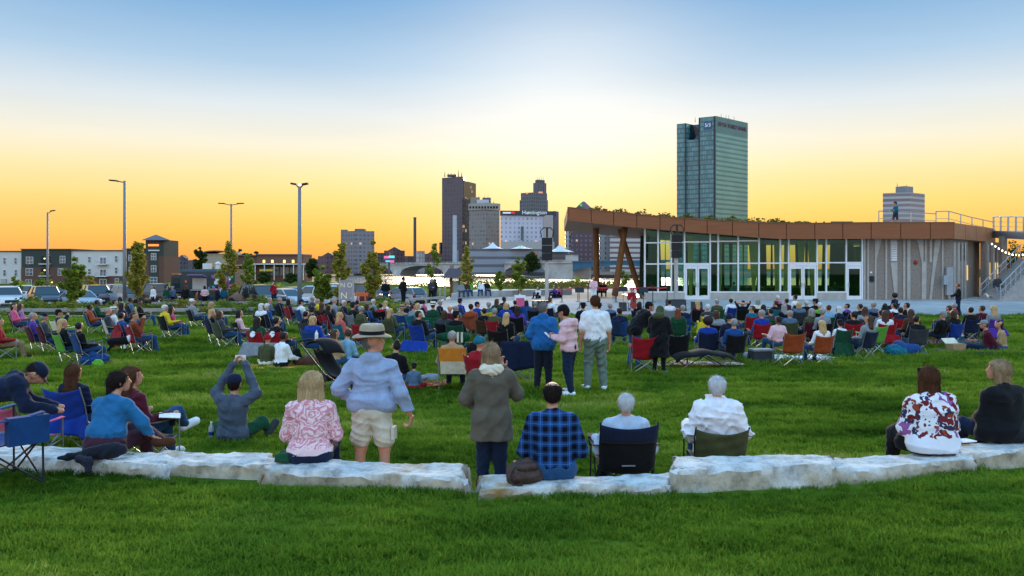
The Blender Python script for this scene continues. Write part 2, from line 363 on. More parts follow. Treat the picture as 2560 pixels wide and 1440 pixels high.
# ---------------------------------------------------------------- limestone seat blocks
def stone_mat():
    m = bpy.data.materials.new('limestone'); m.use_nodes = True; n, l = nodes_of(m); p = n['Principled BSDF']; p.inputs['Roughness'].default_value = .95; p.inputs['Specular IOR Level'].default_value = .15
    t = n.new('ShaderNodeTexCoord'); g_ = n.new('ShaderNodeNewGeometry'); sp = n.new('ShaderNodeSeparateXYZ'); l.new(g_.outputs['Normal'], sp.inputs[0])
    a = n.new('ShaderNodeTexNoise'); a.inputs['Scale'].default_value = 5; a.inputs['Detail'].default_value = 9; a.inputs['Roughness'].default_value = .72; l.new(t.outputs['Object'], a.inputs[0])
    r1 = n.new('ShaderNodeValToRGB'); e = r1.color_ramp.elements; e.new(.5)
    for el, pp, cc in zip(e, (.34, .47, .60), ((.27, .262, .245), (.52, .512, .488), (.70, .685, .65))): el.position = pp; el.color = cc + (1,)
    l.new(a.outputs[0], r1.inputs[0])
    b = n.new('ShaderNodeTexNoise'); b.inputs['Scale'].default_value = 1.6; b.inputs['Detail'].default_value = 6; l.new(t.outputs['Object'], b.inputs[0])
    r2 = n.new('ShaderNodeValToRGB'); e = r2.color_ramp.elements; e[0].position = .60; e[1].position = .70; e[0].color = (0, 0, 0, 1); e[1].color = (1, 1, 1, 1); l.new(b.outputs[0], r2.inputs[0])
    mx = n.new('ShaderNodeMix'); mx.data_type = 'RGBA'; l.new(r2.outputs[0], mx.inputs[0]); l.new(r1.outputs[0], mx.inputs[6]); mx.inputs[7].default_value = (.36, .24, .12, 1)
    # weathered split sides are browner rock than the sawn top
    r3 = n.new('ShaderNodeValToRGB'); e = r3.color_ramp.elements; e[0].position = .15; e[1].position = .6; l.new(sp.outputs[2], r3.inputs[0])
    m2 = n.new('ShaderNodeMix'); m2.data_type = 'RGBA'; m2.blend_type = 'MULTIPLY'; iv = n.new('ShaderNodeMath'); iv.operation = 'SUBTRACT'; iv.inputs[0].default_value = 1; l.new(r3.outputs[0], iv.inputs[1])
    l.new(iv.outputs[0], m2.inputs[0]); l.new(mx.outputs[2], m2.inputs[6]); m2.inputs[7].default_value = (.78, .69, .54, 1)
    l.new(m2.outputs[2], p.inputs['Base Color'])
    bp = n.new('ShaderNodeBump'); bp.inputs['Strength'].default_value = .7; bp.inputs['Distance'].default_value = .03; l.new(a.outputs[0], bp.inputs['Height']); l.new(bp.outputs[0], p.inputs['Normal'])
    return m
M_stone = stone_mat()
def limestone(k, spec):
    a, b, fl, fr, nl, nr, zt, label = spec
    P = [np.array([px(a, nl), nl]), np.array([px(b, nr), nr]), np.array([px(b, fr), fr]), np.array([px(a, fl), fl])]
    nu = max(14, int(np.linalg.norm(P[1] - P[0]) / .04)); nv = 20; nw = 9; V = []; idx = {}; z0 = -.12
    def vert(i, j, q):
        if (i, j, q) in idx: return idx[(i, j, q)]
        u, v, w = i / nu, j / nv, q / nw
        p = (P[0] * (1 - u) + P[1] * u) * (1 - v) + (P[3] * (1 - u) + P[2] * u) * v; z = z0 + (zt - z0) * w
        s = Vector((p[0] * 1.0, p[1], z)); o = Vector((k * 17.3, 5, 0))
        # worn outline: ends and edges wander, the top dishes, ledges break the front
        eu = min(u, 1 - u) * np.linalg.norm(P[1] - P[0]); ev = min(v, 1 - v) * .75
        rim = max(0, 1 - min(eu, ev) / .13)
        wand = noise.noise(s * 1.4 + o) * .10 + noise.noise(s * 4.5 + o) * .045 + noise.noise(s * 14 + o) * .022
        c = (P[0] + P[1] + P[2] + P[3]) / 4; d = Vector((0, p[1] - c[1], 0)) if ev < eu else Vector((p[0] - c[0], 0, 0))
        d = d.normalized() if d.length > 1e-6 else Vector((0, 0, 0))
        side = 1 if (j in (0, nv) or i in (0, nu)) else max(0, 1 - min(eu, ev) / .3)
        led = .045 * (1 if noise.noise(Vector((p[0] * 1.1, z * 7, 9)) + o) > .1 else 0) * (1 - w)
        pos = Vector((p[0], p[1], z)) + d * (wand + led - .04 * w) * side
        lay = noise.noise(Vector((p[0] * 2.2, p[1] * 3.2, k)) + o); pos.z += w * (noise.noise(s * 1.1 + o * 2) * .03 + round(lay * 2.2) * .011 + noise.noise(s * 9 + o) * .010 + noise.noise(s * 22 + o) * .006 - (.035 * (1 + noise.noise(s * 5 + o)) if rim > .75 else 0))
        idx[(i, j, q)] = len(V); V.append(pos); return idx[(i, j, q)]
    F = []
    for i in range(nu):
        for j in range(nv): F.append((vert(i, j, nw), vert(i + 1, j, nw), vert(i + 1, j + 1, nw), vert(i, j + 1, nw)))
        for q in range(nw):
            F.append((vert(i, 0, q), vert(i + 1, 0, q), vert(i + 1, 0, q + 1), vert(i, 0, q + 1)))
            F.append((vert(i + 1, nv, q), vert(i, nv, q), vert(i, nv, q + 1), vert(i + 1, nv, q + 1)))
    for j in range(nv):
        for q in range(nw):
            F.append((vert(0, j + 1, q), vert(0, j, q), vert(0, j, q + 1), vert(0, j + 1, q + 1)))
            F.append((vert(nu, j, q), vert(nu, j + 1, q), vert(nu, j + 1, q + 1), vert(nu, j, q + 1)))
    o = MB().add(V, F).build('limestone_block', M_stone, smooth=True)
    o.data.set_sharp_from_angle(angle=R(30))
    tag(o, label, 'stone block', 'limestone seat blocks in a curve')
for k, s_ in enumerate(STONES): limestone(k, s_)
# ---------------------------------------------------------------- grass blades
def grass_mat():
    m = bpy.data.materials.new('grass_blade'); m.use_nodes = True; n, l = nodes_of(m); n.clear()
    o = n.new('ShaderNodeOutputMaterial'); df = n.new('ShaderNodeBsdfDiffuse'); tr = n.new('ShaderNodeBsdfTranslucent'); ms = n.new('ShaderNodeMixShader'); ms.inputs[0].default_value = .45
    oi = n.new('ShaderNodeObjectInfo'); rp = n.new('ShaderNodeValToRGB'); e = rp.color_ramp.elements; e.new(.4); e.new(.93)
    for el, pp, cc in zip(e, (0, .4, .9, 1), ((.058, .125, .013), (.135, .245, .022), (.245, .355, .04), (.40, .40, .11))): el.position = pp; el.color = cc + (1,)
    g_ = n.new('ShaderNodeNewGeometry'); mp = n.new('ShaderNodeMapping'); mp.inputs['Scale'].default_value = (.25, .55, .5); l.new(g_.outputs['Position'], mp.inputs[0])
    nz = n.new('ShaderNodeTexNoise'); nz.inputs['Scale'].default_value = 1.0; nz.inputs['Detail'].default_value = 6; l.new(mp.outputs[0], nz.inputs[0])
    mm = n.new('ShaderNodeMath'); mm.operation = 'MULTIPLY_ADD'; mm.inputs[1].default_value = .45; l.new(oi.outputs['Random'], mm.inputs[0])
    m3 = n.new('ShaderNodeMath'); m3.operation = 'MULTIPLY_ADD'; m3.inputs[1].default_value = 2.9; m3.inputs[2].default_value = -1.22; l.new(nz.outputs[0], m3.inputs[0]); l.new(m3.outputs[0], mm.inputs[2])
    l.new(mm.outputs[0], rp.inputs[0])
    for s in (df, tr): l.new(rp.outputs[0], s.inputs[0])
    l.new(df.outputs[0], ms.inputs[1]); l.new(tr.outputs[0], ms.inputs[2]); l.new(ms.outputs[0], o.inputs[0]); return m
M_grass = grass_mat()
TUFTS = bpy.data.collections.new('grass_tufts')
rng = random.Random(3)
for k in range(5):
    mb = MB()
    for i in range(16):
        a = rng.random() * 6.28; r = .055 * rng.random() ** .5; b = Vector((r * math.cos(a), r * math.sin(a), -.005)); h = .035 + .035 * rng.random(); ln = h * (.25 + 1.0 * rng.random())
        a2 = rng.random() * 6.28; d = Vector((math.cos(a2), math.sin(a2), 0)); w = d.cross(Vector((0, 0, 1))) * (.0028 + .002 * rng.random())
        m_ = b + d * ln * .35 + Vector((0, 0, h * .65)); tp = b + d * ln + Vector((0, 0, h))
        mb.add([b - w, b + w, m_ + w * .8, m_ - w * .8, tp], [(0, 1, 2, 3), (3, 2, 4)])
    me = mb.mesh('tuft', M_grass); TUFTS.objects.link(bpy.data.objects.new('tuft', me))
def grass_points():
    rs = np.random.RandomState(5); out = []
    for y0, y1, dens, sc in ((4.2, 7, 620, 1.0), (7, 10, 430, 1.05), (10, 14, 250, 1.25), (14, 20, 120, 1.5), (20, 30, 48, 1.9), (30, 41.4, 26, 2.2)):
        wmax = y1 * .72 + 1.2; n = int((y1 - y0) * 2 * wmax * dens); X = rs.uniform(-wmax, wmax, n); Y = rs.uniform(y0, y1, n)
        ok = np.abs(X) < Y * .72 + 1.2
        for x, y, r in zip(X[ok], Y[ok], rs.rand(ok.sum())):
            if y > lawn_far(x) - .1: continue
            c = Yc(x)
            if y < 12 and abs(y - c) < .26: continue
            if y < 12 and 0 < c - y < .55: sc_ = .8
            else: sc_ = 1.
            hz = noise.noise((x * .55, y * 2.4, 7)) + .5 * noise.noise((x * 1.6, y * 5, 2))
            out.append((x, y, G(x, y), sc_ * sc * (.72 + .5 * r + .75 * hz)))
    return np.array(out)
gp_ = grass_points()
me = bpy.data.meshes.new('grass'); me.vertices.add(len(gp_)); me.vertices.foreach_set('co', gp_[:, :3].astype(np.float32).ravel())
at_ = me.attributes.new('tuft_scale', 'FLOAT', 'POINT'); at_.data.foreach_set('value', np.maximum(.35, gp_[:, 3]).astype(np.float32))
go = link('grass', me); tag(go, 'short mown green grass covering the whole lawn', 'grass', kind='stuff')
ng = bpy.data.node_groups.new('grass_scatter', 'GeometryNodeTree')
ng.interface.new_socket('Geometry', in_out='INPUT', socket_type='NodeSocketGeometry'); ng.interface.new_socket('Geometry', in_out='OUTPUT', socket_type='NodeSocketGeometry')
gi = ng.nodes.new('NodeGroupInput'); gout = ng.nodes.new('NodeGroupOutput'); mp_ = ng.nodes.new('GeometryNodeMeshToPoints'); ip = ng.nodes.new('GeometryNodeInstanceOnPoints')
ci = ng.nodes.new('GeometryNodeCollectionInfo'); ci.inputs['Collection'].default_value = TUFTS; ci.inputs['Separate Children'].default_value = True; ci.inputs['Reset Children'].default_value = True
ip.inputs['Pick Instance'].default_value = True
rv = ng.nodes.new('FunctionNodeRandomValue'); rv.data_type = 'FLOAT_VECTOR'; rv.inputs[0].default_value = (-.12, -.12, 0); rv.inputs[1].default_value = (.12, .12, 6.28)
na = ng.nodes.new('GeometryNodeInputNamedAttribute'); na.data_type = 'FLOAT'; na.inputs[0].default_value = 'tuft_scale'
lk = ng.links.new
lk(gi.outputs[0], mp_.inputs[0]); lk(mp_.outputs[0], ip.inputs['Points']); lk(ci.outputs[0], ip.inputs['Instance']); lk(rv.outputs[0], ip.inputs['Rotation']); lk(na.outputs[0], ip.inputs['Scale']); lk(ip.outputs[0], gout.inputs[0])
md = go.modifiers.new('scatter', 'NODES'); md.node_group = ng
me.materials.append(M_grass)
# ================================================================ pavilion on the far side of the lawn
YP = 55.0
def P3(x, y, Y): v = at(x, y, Y); return (v.x, v.y, v.z)
M_wood = mat('fascia_wood', (.27, .094, .036), .55, var=.14, ns=1.2, bump=.05, bs=8, stretch=(.4, 1, 7), spec=.3)
M_wood2 = mat('soffit_wood', (.22, .10, .05), .6, var=.2, ns=2)
M_log = mat('log_wood', (.20, .085, .028), .75, var=.3, ns=3, bump=.4, bs=10, stretch=(3, 3, .4))
M_cw = mat('rough_wall_concrete', (.29, .245, .205), .95, var=.3, ns=9, bump=.9, bs=22)
M_cs = mat('smooth_wall_concrete', (.44, .41, .365), .9, var=.14, ns=2.5, bump=.12, bs=20)
M_alu = mat('white_aluminium', (.78, .80, .82), .4, metal=.1, var=.05, ns=3)
M_steel = mat('galvanised_steel', (.42, .44, .46), .42, metal=.75, var=.12, ns=4)
M_black = mat('black_plastic', (.012, .012, .013), .55, var=.2, ns=5)
M_dark = mat('dark_green_panel', (.035, .065, .05), .8, var=.3, ns=1.0)
M_fl = mat('inside_floor', (.16, .15, .14), .35, var=.15, ns=1)
M_wedge = mat('sky_yellow', (.72, .56, .20), .6, var=.12, ns=2)  # yellow painted in for the bright sky seen between the back piers
M_pane = glassy('pavilion_glass', (.62, .86, .74), -.015)
pav = empty('pavilion', (px(1900, YP), YP, .28), 0, 'low glass and concrete pavilion with curving brown timber roof edge', 'pavilion')
pav_l = pav.location.copy()
def pp(mb, name, m, parent=None, **k):                 # pavilion part, given in world metres
    p = parent or pav; off = pav_l
    mb.v = [(a - off.x, b - off.y, c - off.z) for a, b, c in mb.v]
    return mb.build(name, m, p, **k)
PROF = [(1421, 519, 551), (1500, 528, 560), (1600, 538, 570), (1700, 546, 578.5), (1800, 553, 586), (1880, 557, 593), (1950, 559, 597.5), (2020, 559, 598), (2100, 558, 597.5), (2200, 557, 597), (2385, 557, 597)]
def ptop(x): return float(np.interp(x, [p[0] for p in PROF], [p[1] for p in PROF]))
def pbot(x): return float(np.interp(x, [p[0] for p in PROF], [p[2] for p in PROF]))
J = [1421, 1478, 1534, 1592, 1650, 1711, 1768, 1831, 1897, 1966, 2037, 2107, 2178, 2252, 2326, 2385]
for a, b in zip(J[:-1], J[1:]):
    ring = []
    for q in range(5):
        x = a + .9 + (b - a - 1.8) * q / 4
        X = px(x, YP); zt, zb = pz(ptop(x), YP), pz(pbot(x), YP)
        ring.append([(X, YP, zb), (X, YP, zt), (X, YP + .12, zt), (X, YP + .12, zb)])
    pp(MB().loft(ring), 'fascia_panel', M_wood)
cap = MB(); back = MB()
xs_ = list(np.linspace(1419, 2387, 40))
for a, b in zip(xs_[:-1], xs_[1:]):
    f = lambda x, y0, y1, o0, o1: [(px(x, YP), y0, pz(ptop(x), YP) + o0), (px(x, YP), y1, pz(ptop(x), YP) + o0), (px(x, YP), y1, pz(ptop(x), YP) + o1), (px(x, YP), y0, pz(ptop(x), YP) + o1)]
    cap.prism(f(a, YP - .03, YP + .3, .003, .06), f(b, YP - .03, YP + .3, .003, .06))
    g2 = lambda x: [(px(x, YP), YP + .125, pz(pbot(x), YP) + .05), (px(x, YP), YP + .125, pz(ptop(x), YP) - .02), (px(x, YP) + .8, 71, pz(ptop(x), YP) + .1), (px(x, YP) + .8, 71, pz(pbot(x), YP) + .05)]
    back.prism(g2(a), g2(b))
pp(cap, 'roof_trim', mat('roof_trim_metal', (.20, .09, .045), .4, var=.1))
roof = pp(back, 'roof', M_wood2)
# side fascia turning away at the corner
C0 = (px(2385.5, YP), YP); C1 = (px(2489, 63), 63)
for k in range(4):
    u0, u1 = k / 4 + .004, (k + 1) / 4 - .004
    q = lambda u, y0, y1: (C0[0] + (C1[0] - C0[0]) * u, C0[1] + (C1[1] - C0[1]) * u, pz(y0 + (y1 - y0) * u, YP + 8 * u))
    A = [q(u0, 597, 606), q(u1, 597, 606), q(u1, 557, 573), q(u0, 557, 573)]
    pp(MB().prism(A, [(x - .1, y + .12, z) for x, y, z in A]), 'fascia_panel', mat('fascia_wood_end', (.36, .15, .065), .55, var=.12, ns=1.2))
# roof over the service end
pp(MB().prism([(C0[0], C0[1] + .1, 4.5), (C1[0], C1[1] + .1, 4.5), (C1[0] - 2, 72, 4.5), (C0[0], 72, 4.5)], [(C0[0], C0[1] + .1, 5.45), (C1[0], C1[1] + .1, 5.1), (C1[0] - 2, 72, 5.1), (C0[0], 72, 5.45)]), 'roof', M_wood2)
# sedum on the roof
def leaf_cloud(n, fn, s0, s1, rs, flat=.0):
    c = np.array([fn(rs) for _ in range(n)]); F = np.arange(n * 4).reshape(n, 4); s = (s0 + (s1 - s0) * rs.rand(n))[:, None]; d = rs.normal(size=(n, 3)); d /= np.linalg.norm(d, axis=1)[:, None] + 1e-9
    u = np.cross(d, (.3, .2, 1.)); u /= np.linalg.norm(u, axis=1)[:, None] + 1e-9; w = np.cross(d, u); V = np.zeros((n, 4, 3))
    V[:, 0] = c - u * s * .5; V[:, 1] = c + w * s * .32 + d * s * .08; V[:, 2] = c + u * s * .5; V[:, 3] = c - w * s * .32 + d * s * .08
    return V.reshape(-1, 3), F
def leaf_mat(name, cols, tr=.35):
    m = bpy.data.materials.new(name); m.use_nodes = True; n, l = nodes_of(m); n.clear()
    o = n.new('ShaderNodeOutputMaterial'); df = n.new('ShaderNodeBsdfDiffuse'); t = n.new('ShaderNodeBsdfTranslucent'); ms = n.new('ShaderNodeMixShader'); ms.inputs[0].default_value = tr
    g_ = n.new('ShaderNodeNewGeometry'); rp = n.new('ShaderNodeValToRGB'); e = rp.color_ramp.elements
    while len(e) < len(cols): e.new(.5)
    for i, (el, c) in enumerate(zip(e, cols)): el.position = i / (len(cols) - 1); el.color = tuple(c) + (1,)
    l.new(g_.outputs['Random Per Island'], rp.inputs[0])
    for s in (df, t): l.new(rp.outputs[0], s.inputs[0])
    l.new(df.outputs[0], ms.inputs[1]); l.new(t.outputs[0], ms.inputs[2]); l.new(ms.outputs[0], o.inputs[0]); _M[name] = m; return m
M_sedum = leaf_mat('sedum', [(.05, .07, .02), (.12, .13, .03), (.20, .16, .05), (.07, .10, .03)])
rs = np.random.RandomState(11)
def sed(r):
    x = 1475 + 560 * r.rand(); hgt = .03 + .24 * r.rand() ** 2 * (1 + .8 * math.sin(x * .11)); return np.array((px(x, YP) + r.normal() * .1, YP + .35 + 2.5 * r.rand(), pz(ptop(x), YP) + hgt * (1 if x < 1990 else .5)))
V, F = leaf_cloud(5200, sed, .08, .26, rs)
o = np_mesh('roof_plants', V - np.array(pav_l), F, [M_sedum]); tag(link('roof_plants', o, pav), kind='stuff')
# ---- glazed front
YG = 56.0
VX = [1612, 1645, 1678, 1711, 1775, 1795, 1845, 1897, 1950, 1971, 2042, 2065, 2115, 2155]
top = lambda x: pbot(x) - 1
DOORS = {(1711, 1775): 2, (1971, 2042): 2, (2115, 2155): 1}
sill = 730
def up(x): return 607 - 6 * (x - 1612) / 285
def midy(x): return 660 - 4 * (x - 1612) / 540
for x in VX:
    X = px(x, YG); lo = 733 if x not in (1711, 1775, 1971, 2042, 2115, 2155) else 752
    pp(MB().box(X - .05, X + .05, YG - .08, YG + .12, pz(lo, YG), pz(top(x), YG)), 'mullion', M_alu)
for a, b in zip(VX[:-1], VX[1:]):
    xa, xb = px(a, YG) + .052, px(b, YG) - .052; door = (a, b) in DOORS
    rows = [top((a + b) / 2)] + ([up(a)] if a < 1890 else []) + [midy(a), 662 if door else sill]
    if door: rows = rows[:-1]
    for y in rows[1:] + ([] if not door else []):
        pp(MB().box(xa, xb, YG - .06, YG + .10, pz(y, YG) - .045, pz(y, YG) + .045), 'mullion', M_alu)
    for y0, y1 in zip(rows[:-1], rows[1:]):
        za, zb = pz(y1, YG) + .047, pz(y0, YG) - .047
        if y0 == rows[0]:
            A = [(xa, YG, za), (xb, YG, za), (xb, YG, pz(top(b), YG)), (xa, YG, pz(top(a), YG))]
        else: A = [(xa, YG, za), (xb, YG, za), (xb, YG, zb), (xa, YG, zb)]
        pp(MB().prism(A, [(x, y + .02, z) for x, y, z in A]), 'pane', M_pane)
    if not door:
        pp(MB().box(xa - .05, xb + .05, YG - .1, YG + .15, .2, pz(sill + 2, YG)), 'base_wall', M_cs)
    else:
        n = DOORS[(a, b)]; zb = pz(663, YG) - .05; zf = pz(751.5, YG); w = (xb - xa) / n
        pp(MB().box(xa, xb, YG - .07, YG + .1, zb + .001, pz(midy(a), YG) - .046), 'door_head', M_alu)
        for k in range(n):
            x0, x1 = xa + w * k + .012, xa + w * (k + 1) - .012; lf = MB(); s_ = .11
            lf.box(x0, x0 + s_, YG - .06, YG, zf + .02, zb - .012).box(x1 - s_, x1, YG - .06, YG, zf + .02, zb - .012).box(x0 + s_, x1 - s_, YG - .06, YG, zb - .2, zb - .012).box(x0 + s_, x1 - s_, YG - .06, YG, zf + .02, zf + .34)
            d = pp(lf, 'door', M_alu)
            A = [(x0 + s_, YG - .04, zf + .34), (x1 - s_, YG - .04, zf + .34), (x1 - s_, YG - .04, zb - .2), (x0 + s_, YG - .04, zb - .2)]
            pp(MB().prism(A, [(x, y + .02, z) for x, y, z in A]), 'pane', M_pane, d)
            hx = x1 - .09 if (k == 0 and n == 2) else x0 + .09
            pp(MB().box(hx - .02, hx + .02, YG - .14, YG - .1, zf + .95, zf + 1.25).box(hx - .02, hx + .02, YG - .1, YG - .06, zf + 1.2, zf + 1.24).box(hx - .02, hx + .02, YG - .1, YG - .06, zf + .96, zf + 1.0), 'handle', M_steel, d)
# inside: floor, dark back wall with open gaps, wedges coloured like sky in the gaps, tables
pp(MB().box(px(1612, YG), px(2155, YG), YG + .2, 68, .2, .285), 'floor', M_fl)
gaps = [(1655, 1660), (1668, 1674), (1700, 1708), (1724, 1729), (1736, 1743), (1757, 1765), (1799, 1805), (1812, 1820), (1834, 1839), (1848, 1856), (1862, 1890), (1920, 1927), (1933, 1944), (1955, 1969), (1978, 1986), (2003, 2012), (2022, 2036), (2046, 2053), (2068, 2073)]
YB = 67.0; cur = 1600.
for a, b in [(a - min(4, (b - a) * .6), b + min(4, (b - a) * .6)) for a, b in gaps] + [(2135, 2136)]:
    m_ = (a + b) / 2
    X0, X1 = px(cur, YB), px(a, YB); w = (b - a) * .5
    zt0, zt1 = 6.4, 6.4
    # each pier leans a little, so the gaps read as narrow wedges
    ln = ((int(a * 3) % 7) - 3) * .03
    A = [(X0 + ln, YB, .2), (X1 - ln, YB, .2), (X1 + ln, YB, zt1), (X0 - ln, YB, zt0)]
    pp(MB().prism(A, [(x, y + .15, z) for x, y, z in A]), 'back_pier', M_dark)
    cur = b
pp(MB().box(px(2136.5, YB), px(2165, YB), YG + .3, YB + .2, .2, 4.3), 'back_pier', M_dark)
pp(MB().box(px(1612, YB) - .5, px(2160, YB), YB - .08, YB - .02, .2, 1.05), 'bench', M_dark)
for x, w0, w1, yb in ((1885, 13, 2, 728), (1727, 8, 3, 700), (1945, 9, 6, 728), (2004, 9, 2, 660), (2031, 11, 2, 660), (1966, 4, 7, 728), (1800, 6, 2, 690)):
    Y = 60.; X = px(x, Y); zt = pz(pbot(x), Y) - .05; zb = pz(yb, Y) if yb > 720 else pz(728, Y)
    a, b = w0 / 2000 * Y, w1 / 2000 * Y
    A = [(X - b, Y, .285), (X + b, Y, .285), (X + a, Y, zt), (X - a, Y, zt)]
    pp(MB().prism(A, [(p[0], p[1] + .12, p[2]) for p in A]), 'sky_wedge', M_wedge)
for x in (1750, 1830, 1890, 1935, 2000, 2095):
    X = px(x, 61.5); t = MB().box(X - .8, X + .8, 61, 62, .98, 1.03)
    for sx_ in (-.7, .7): t.box(X + sx_ - .03, X + sx_ + .03, 61.1, 61.9, .285, .98)
    pp(t, 'table', M_dark)
# ---- concrete service end
def poly(pts, Y, t, m, name):
    A = [P3(x, y, Y) for x, y in pts]
    if sum((A[i][0] * A[(i + 1) % len(A)][2] - A[(i + 1) % len(A)][0] * A[i][2]) for i in range(len(A))) < 0: A = A[::-1]
    return pp(MB().prism([(x, y - t, z) for x, y, z in A], A), name, m)
crop = lambda pts: [(1920 + a / 4, 420 + b / 4) for a, b in pts]
pp(MB().box(px(2155, YG) + .06, px(2380, YG), YG, YG + .5, .1, 4.6), 'concrete_wall', M_cw)
for pts in ([(955, 712), (970, 712), (970, 1340), (955, 1340)], [(990, 712), (1005, 712), (1005, 1340), (990, 1340)], [(1065, 712), (1135, 712), (1082, 910), (1080, 1340), (1063, 1340), (1066, 900)],
            [(1170, 712), (1188, 712), (1188, 1340), (1170, 1340)], [(1222, 945), (1290, 945), (1290, 1340), (1270, 1340)], [(1348, 712), (1368, 712), (1368, 1340), (1348, 1340)], [(1388, 712), (1420, 712), (1420, 1340), (1388, 1340)],
            [(1485, 712), (1550, 712), (1550, 940), (1562, 940), (1566, 712), (1582, 712), (1578, 1340), (1533, 1340), (1535, 950)], [(1612, 712), (1636, 712), (1636, 945), (1612, 945)], [(1665, 712), (1725, 712), (1672, 1000), (1628, 1340), (1608, 1340), (1640, 1000)],
            [(1735, 712), (1750, 712), (1750, 1340), (1735, 1340)]):
    poly(crop(pts), YG - .002, .07, M_cs, 'formed_rib')
lv = poly(crop([(1222, 715), (1290, 715), (1290, 935), (1222, 935)]), YG - .002, .03, M_steel, 'louvre')
for k in range(9):
    y = 420 + (728 + k * 23) / 4; X0, X1 = px(1920 + 1228 / 4, YG), px(1920 + 1284 / 4, YG)
    pp(MB().prism([(X0, YG - .04, pz(y, YG)), (X1, YG - .04, pz(y, YG)), (X1, YG - .10, pz(y + 3.4, YG)), (X0, YG - .10, pz(y + 3.4, YG))], [(X0, YG - .035, pz(y - .6, YG)), (X1, YG - .035, pz(y - .6, YG)), (X1, YG - .095, pz(y + 2.8, YG)), (X0, YG - .095, pz(y + 2.8, YG))]), 'slat', M_alu, lv)
c = at(2288.5, 656, YG)
bell = MB(); bell.loft([[(c.x + r * math.cos(a), YG - d, c.z + r * math.sin(a)) for a in (2 * math.pi * j / 16 for j in range(16))] for r, d in ((.15, .002), (.15, .05), (.11, .10), (.04, .12))])
pp(bell, 'alarm_bell', mat('alarm_red', (.35, .015, .02), .4))
c = at(2178.5, 697, YG); pp(MB().box(c.x - .13, c.x + .13, YG - .1, YG - .003, c.z - .19, c.z + .19), 'mailbox', M_black)
c = at(2177, 681, YG); pp(MB().box(c.x - .07, c.x + .07, YG - .06, YG - .003, c.z - .06, c.z + .06), 'wall_light', M_alu)
# angled side wall with dark bay and slits that glow like sky behind
S0 = (px(2379, YG), YG); S1 = (px(2504, 63.2), 63.2)
def su(u): return (S0[0] + (S1[0] - S0[0]) * u, S0[1] + (S1[1] - S0[1]) * u)
nrm = Vector((S1[1] - S0[1], -(S1[0] - S0[0]), 0)).normalized()
def side(u0, u1, z0, z1, t, m, name, into=0.):
    a, b = su(u0), su(u1); A = []
    for (q, z) in ((a, z0), (b, z0), (b, z1), (a, z1)): A.append((q[0] + nrm.x * (t - into), q[1] + nrm.y * (t - into), z))
    B = [(x - nrm.x * .4, y - nrm.y * .4, z) for x, y, z in A]
    return pp(MB().prism(A, B), name, m)
M_slit_glow = mat('slit_sky_glow', (1., .62, .12), .5, var=0, emit=.55)  # emission stands in for sunset sky showing through slits in the wall
side(0, .30, .1, 4.55, 0, M_cw, 'concrete_wall'); side(.24, .80, .1, 4.5, 0, M_cw, 'recess_wall', .9); side(.662, 1, .1, 4.5, 0, M_cw, 'concrete_wall')
for u, w in ((.03, .03), (.10, .04), (.175, .02), (.23, .03), (.69, .03), (.80, .03), (.93, .04)): side(u, u + w, .28, 4.3, .05, M_cs, 'formed_rib')
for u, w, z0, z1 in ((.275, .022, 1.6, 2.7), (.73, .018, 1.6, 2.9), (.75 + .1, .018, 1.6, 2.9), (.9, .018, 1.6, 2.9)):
    side(u, u + w, z0, z1, .02, M_slit_glow, 'glowing_slit')
for u in (.14, .25, .72, .86):
    l_ = side(u - .025, u + .025, 3.0, 4.2, .03, M_black, 'vent_slot')
# service boxes
c = at(2371, 700, 55.9); pp(MB().box(c.x - .22, c.x + .22, 55.68, 55.95, pz(738, 56), pz(668, 56)).box(c.x - .05, c.x + .05, 55.75, 55.9, .3, pz(738, 56)), 'electric_cabinet', mat('grey_paint', (.33, .36, .38), .5))
c = at(2361, 700, 55.6); pp(MB().box(c.x - .16, c.x + .14, 55.35, 55.65, c.z - .32, c.z + .32), 'meter_box', mat('grey_paint', (.33, .36, .38), .5))
# log columns under the canopy
def logcol(x0, y0, x1, y1, Y0, Y1, r):
    a, b = Vector(P3(x0, y0, Y0)), Vector(P3(x1, y1, Y1)); pts = [a.lerp(b, t / 8) for t in range(9)]
    mb = MB(); mb.tube(pts, [r * (1.06 - .1 * i / 8) for i in range(9)], 14); pp(mb, 'log_column', M_log, smooth=True)
    mb = MB(); d = (b - a).normalized(); mb.tube([a - d * .35, a + d * .05], r * .75, 10); pp(mb, 'column_shoe', M_steel)
logcol(1491, 722, 1490, 556, 62, 62, .24); logcol(1537, 739, 1563, 566, 57.5, 57, .22); logcol(1600, 731, 1546, 562, 61, 60, .20)
# roof railing with tube posts
def rail(pts, hgt, n, name, parent_name='railing', label=None):
    root = empty(name, pts[0], 0, label, 'railing'); o = Vector(pts[0]); P = [Vector(p) - o for p in pts]
    top_ = MB().tube([p + Vector((0, 0, hgt)) for p in P], .035, 6).build('top_rail', M_steel, root); MB().tube([p + Vector((0, 0, hgt * .5)) for p in P], .02, 6).build('mid_rail', M_steel, root)
    for i in range(len(P) - 1):
        k = max(1, int((P[i + 1] - P[i]).length / n))
        for j in range(k + (1 if i == len(P) - 2 else 0)):
            q = P[i].lerp(P[i + 1], j / k); MB().box(q.x - .03, q.x + .03, q.y - .03, q.y + .03, q.z, q.z + hgt).build('post', M_steel, root)
zr = 5.5
rail([(px(2197, 57), 57, zr), (px(2277, 58), 58, zr), (px(2340, 60), 60, zr), (px(2340, 57.5), 57.5, zr), (px(2372, 56.6), 56.6, zr - .05), (px(2430, 59.5), 59.5, 5.2), (px(2484, 62.4), 62.4, 5.02)], 1.05, 1.9, 'roof_railing', label='grey steel railing on the pavilion roof beside the standing man')
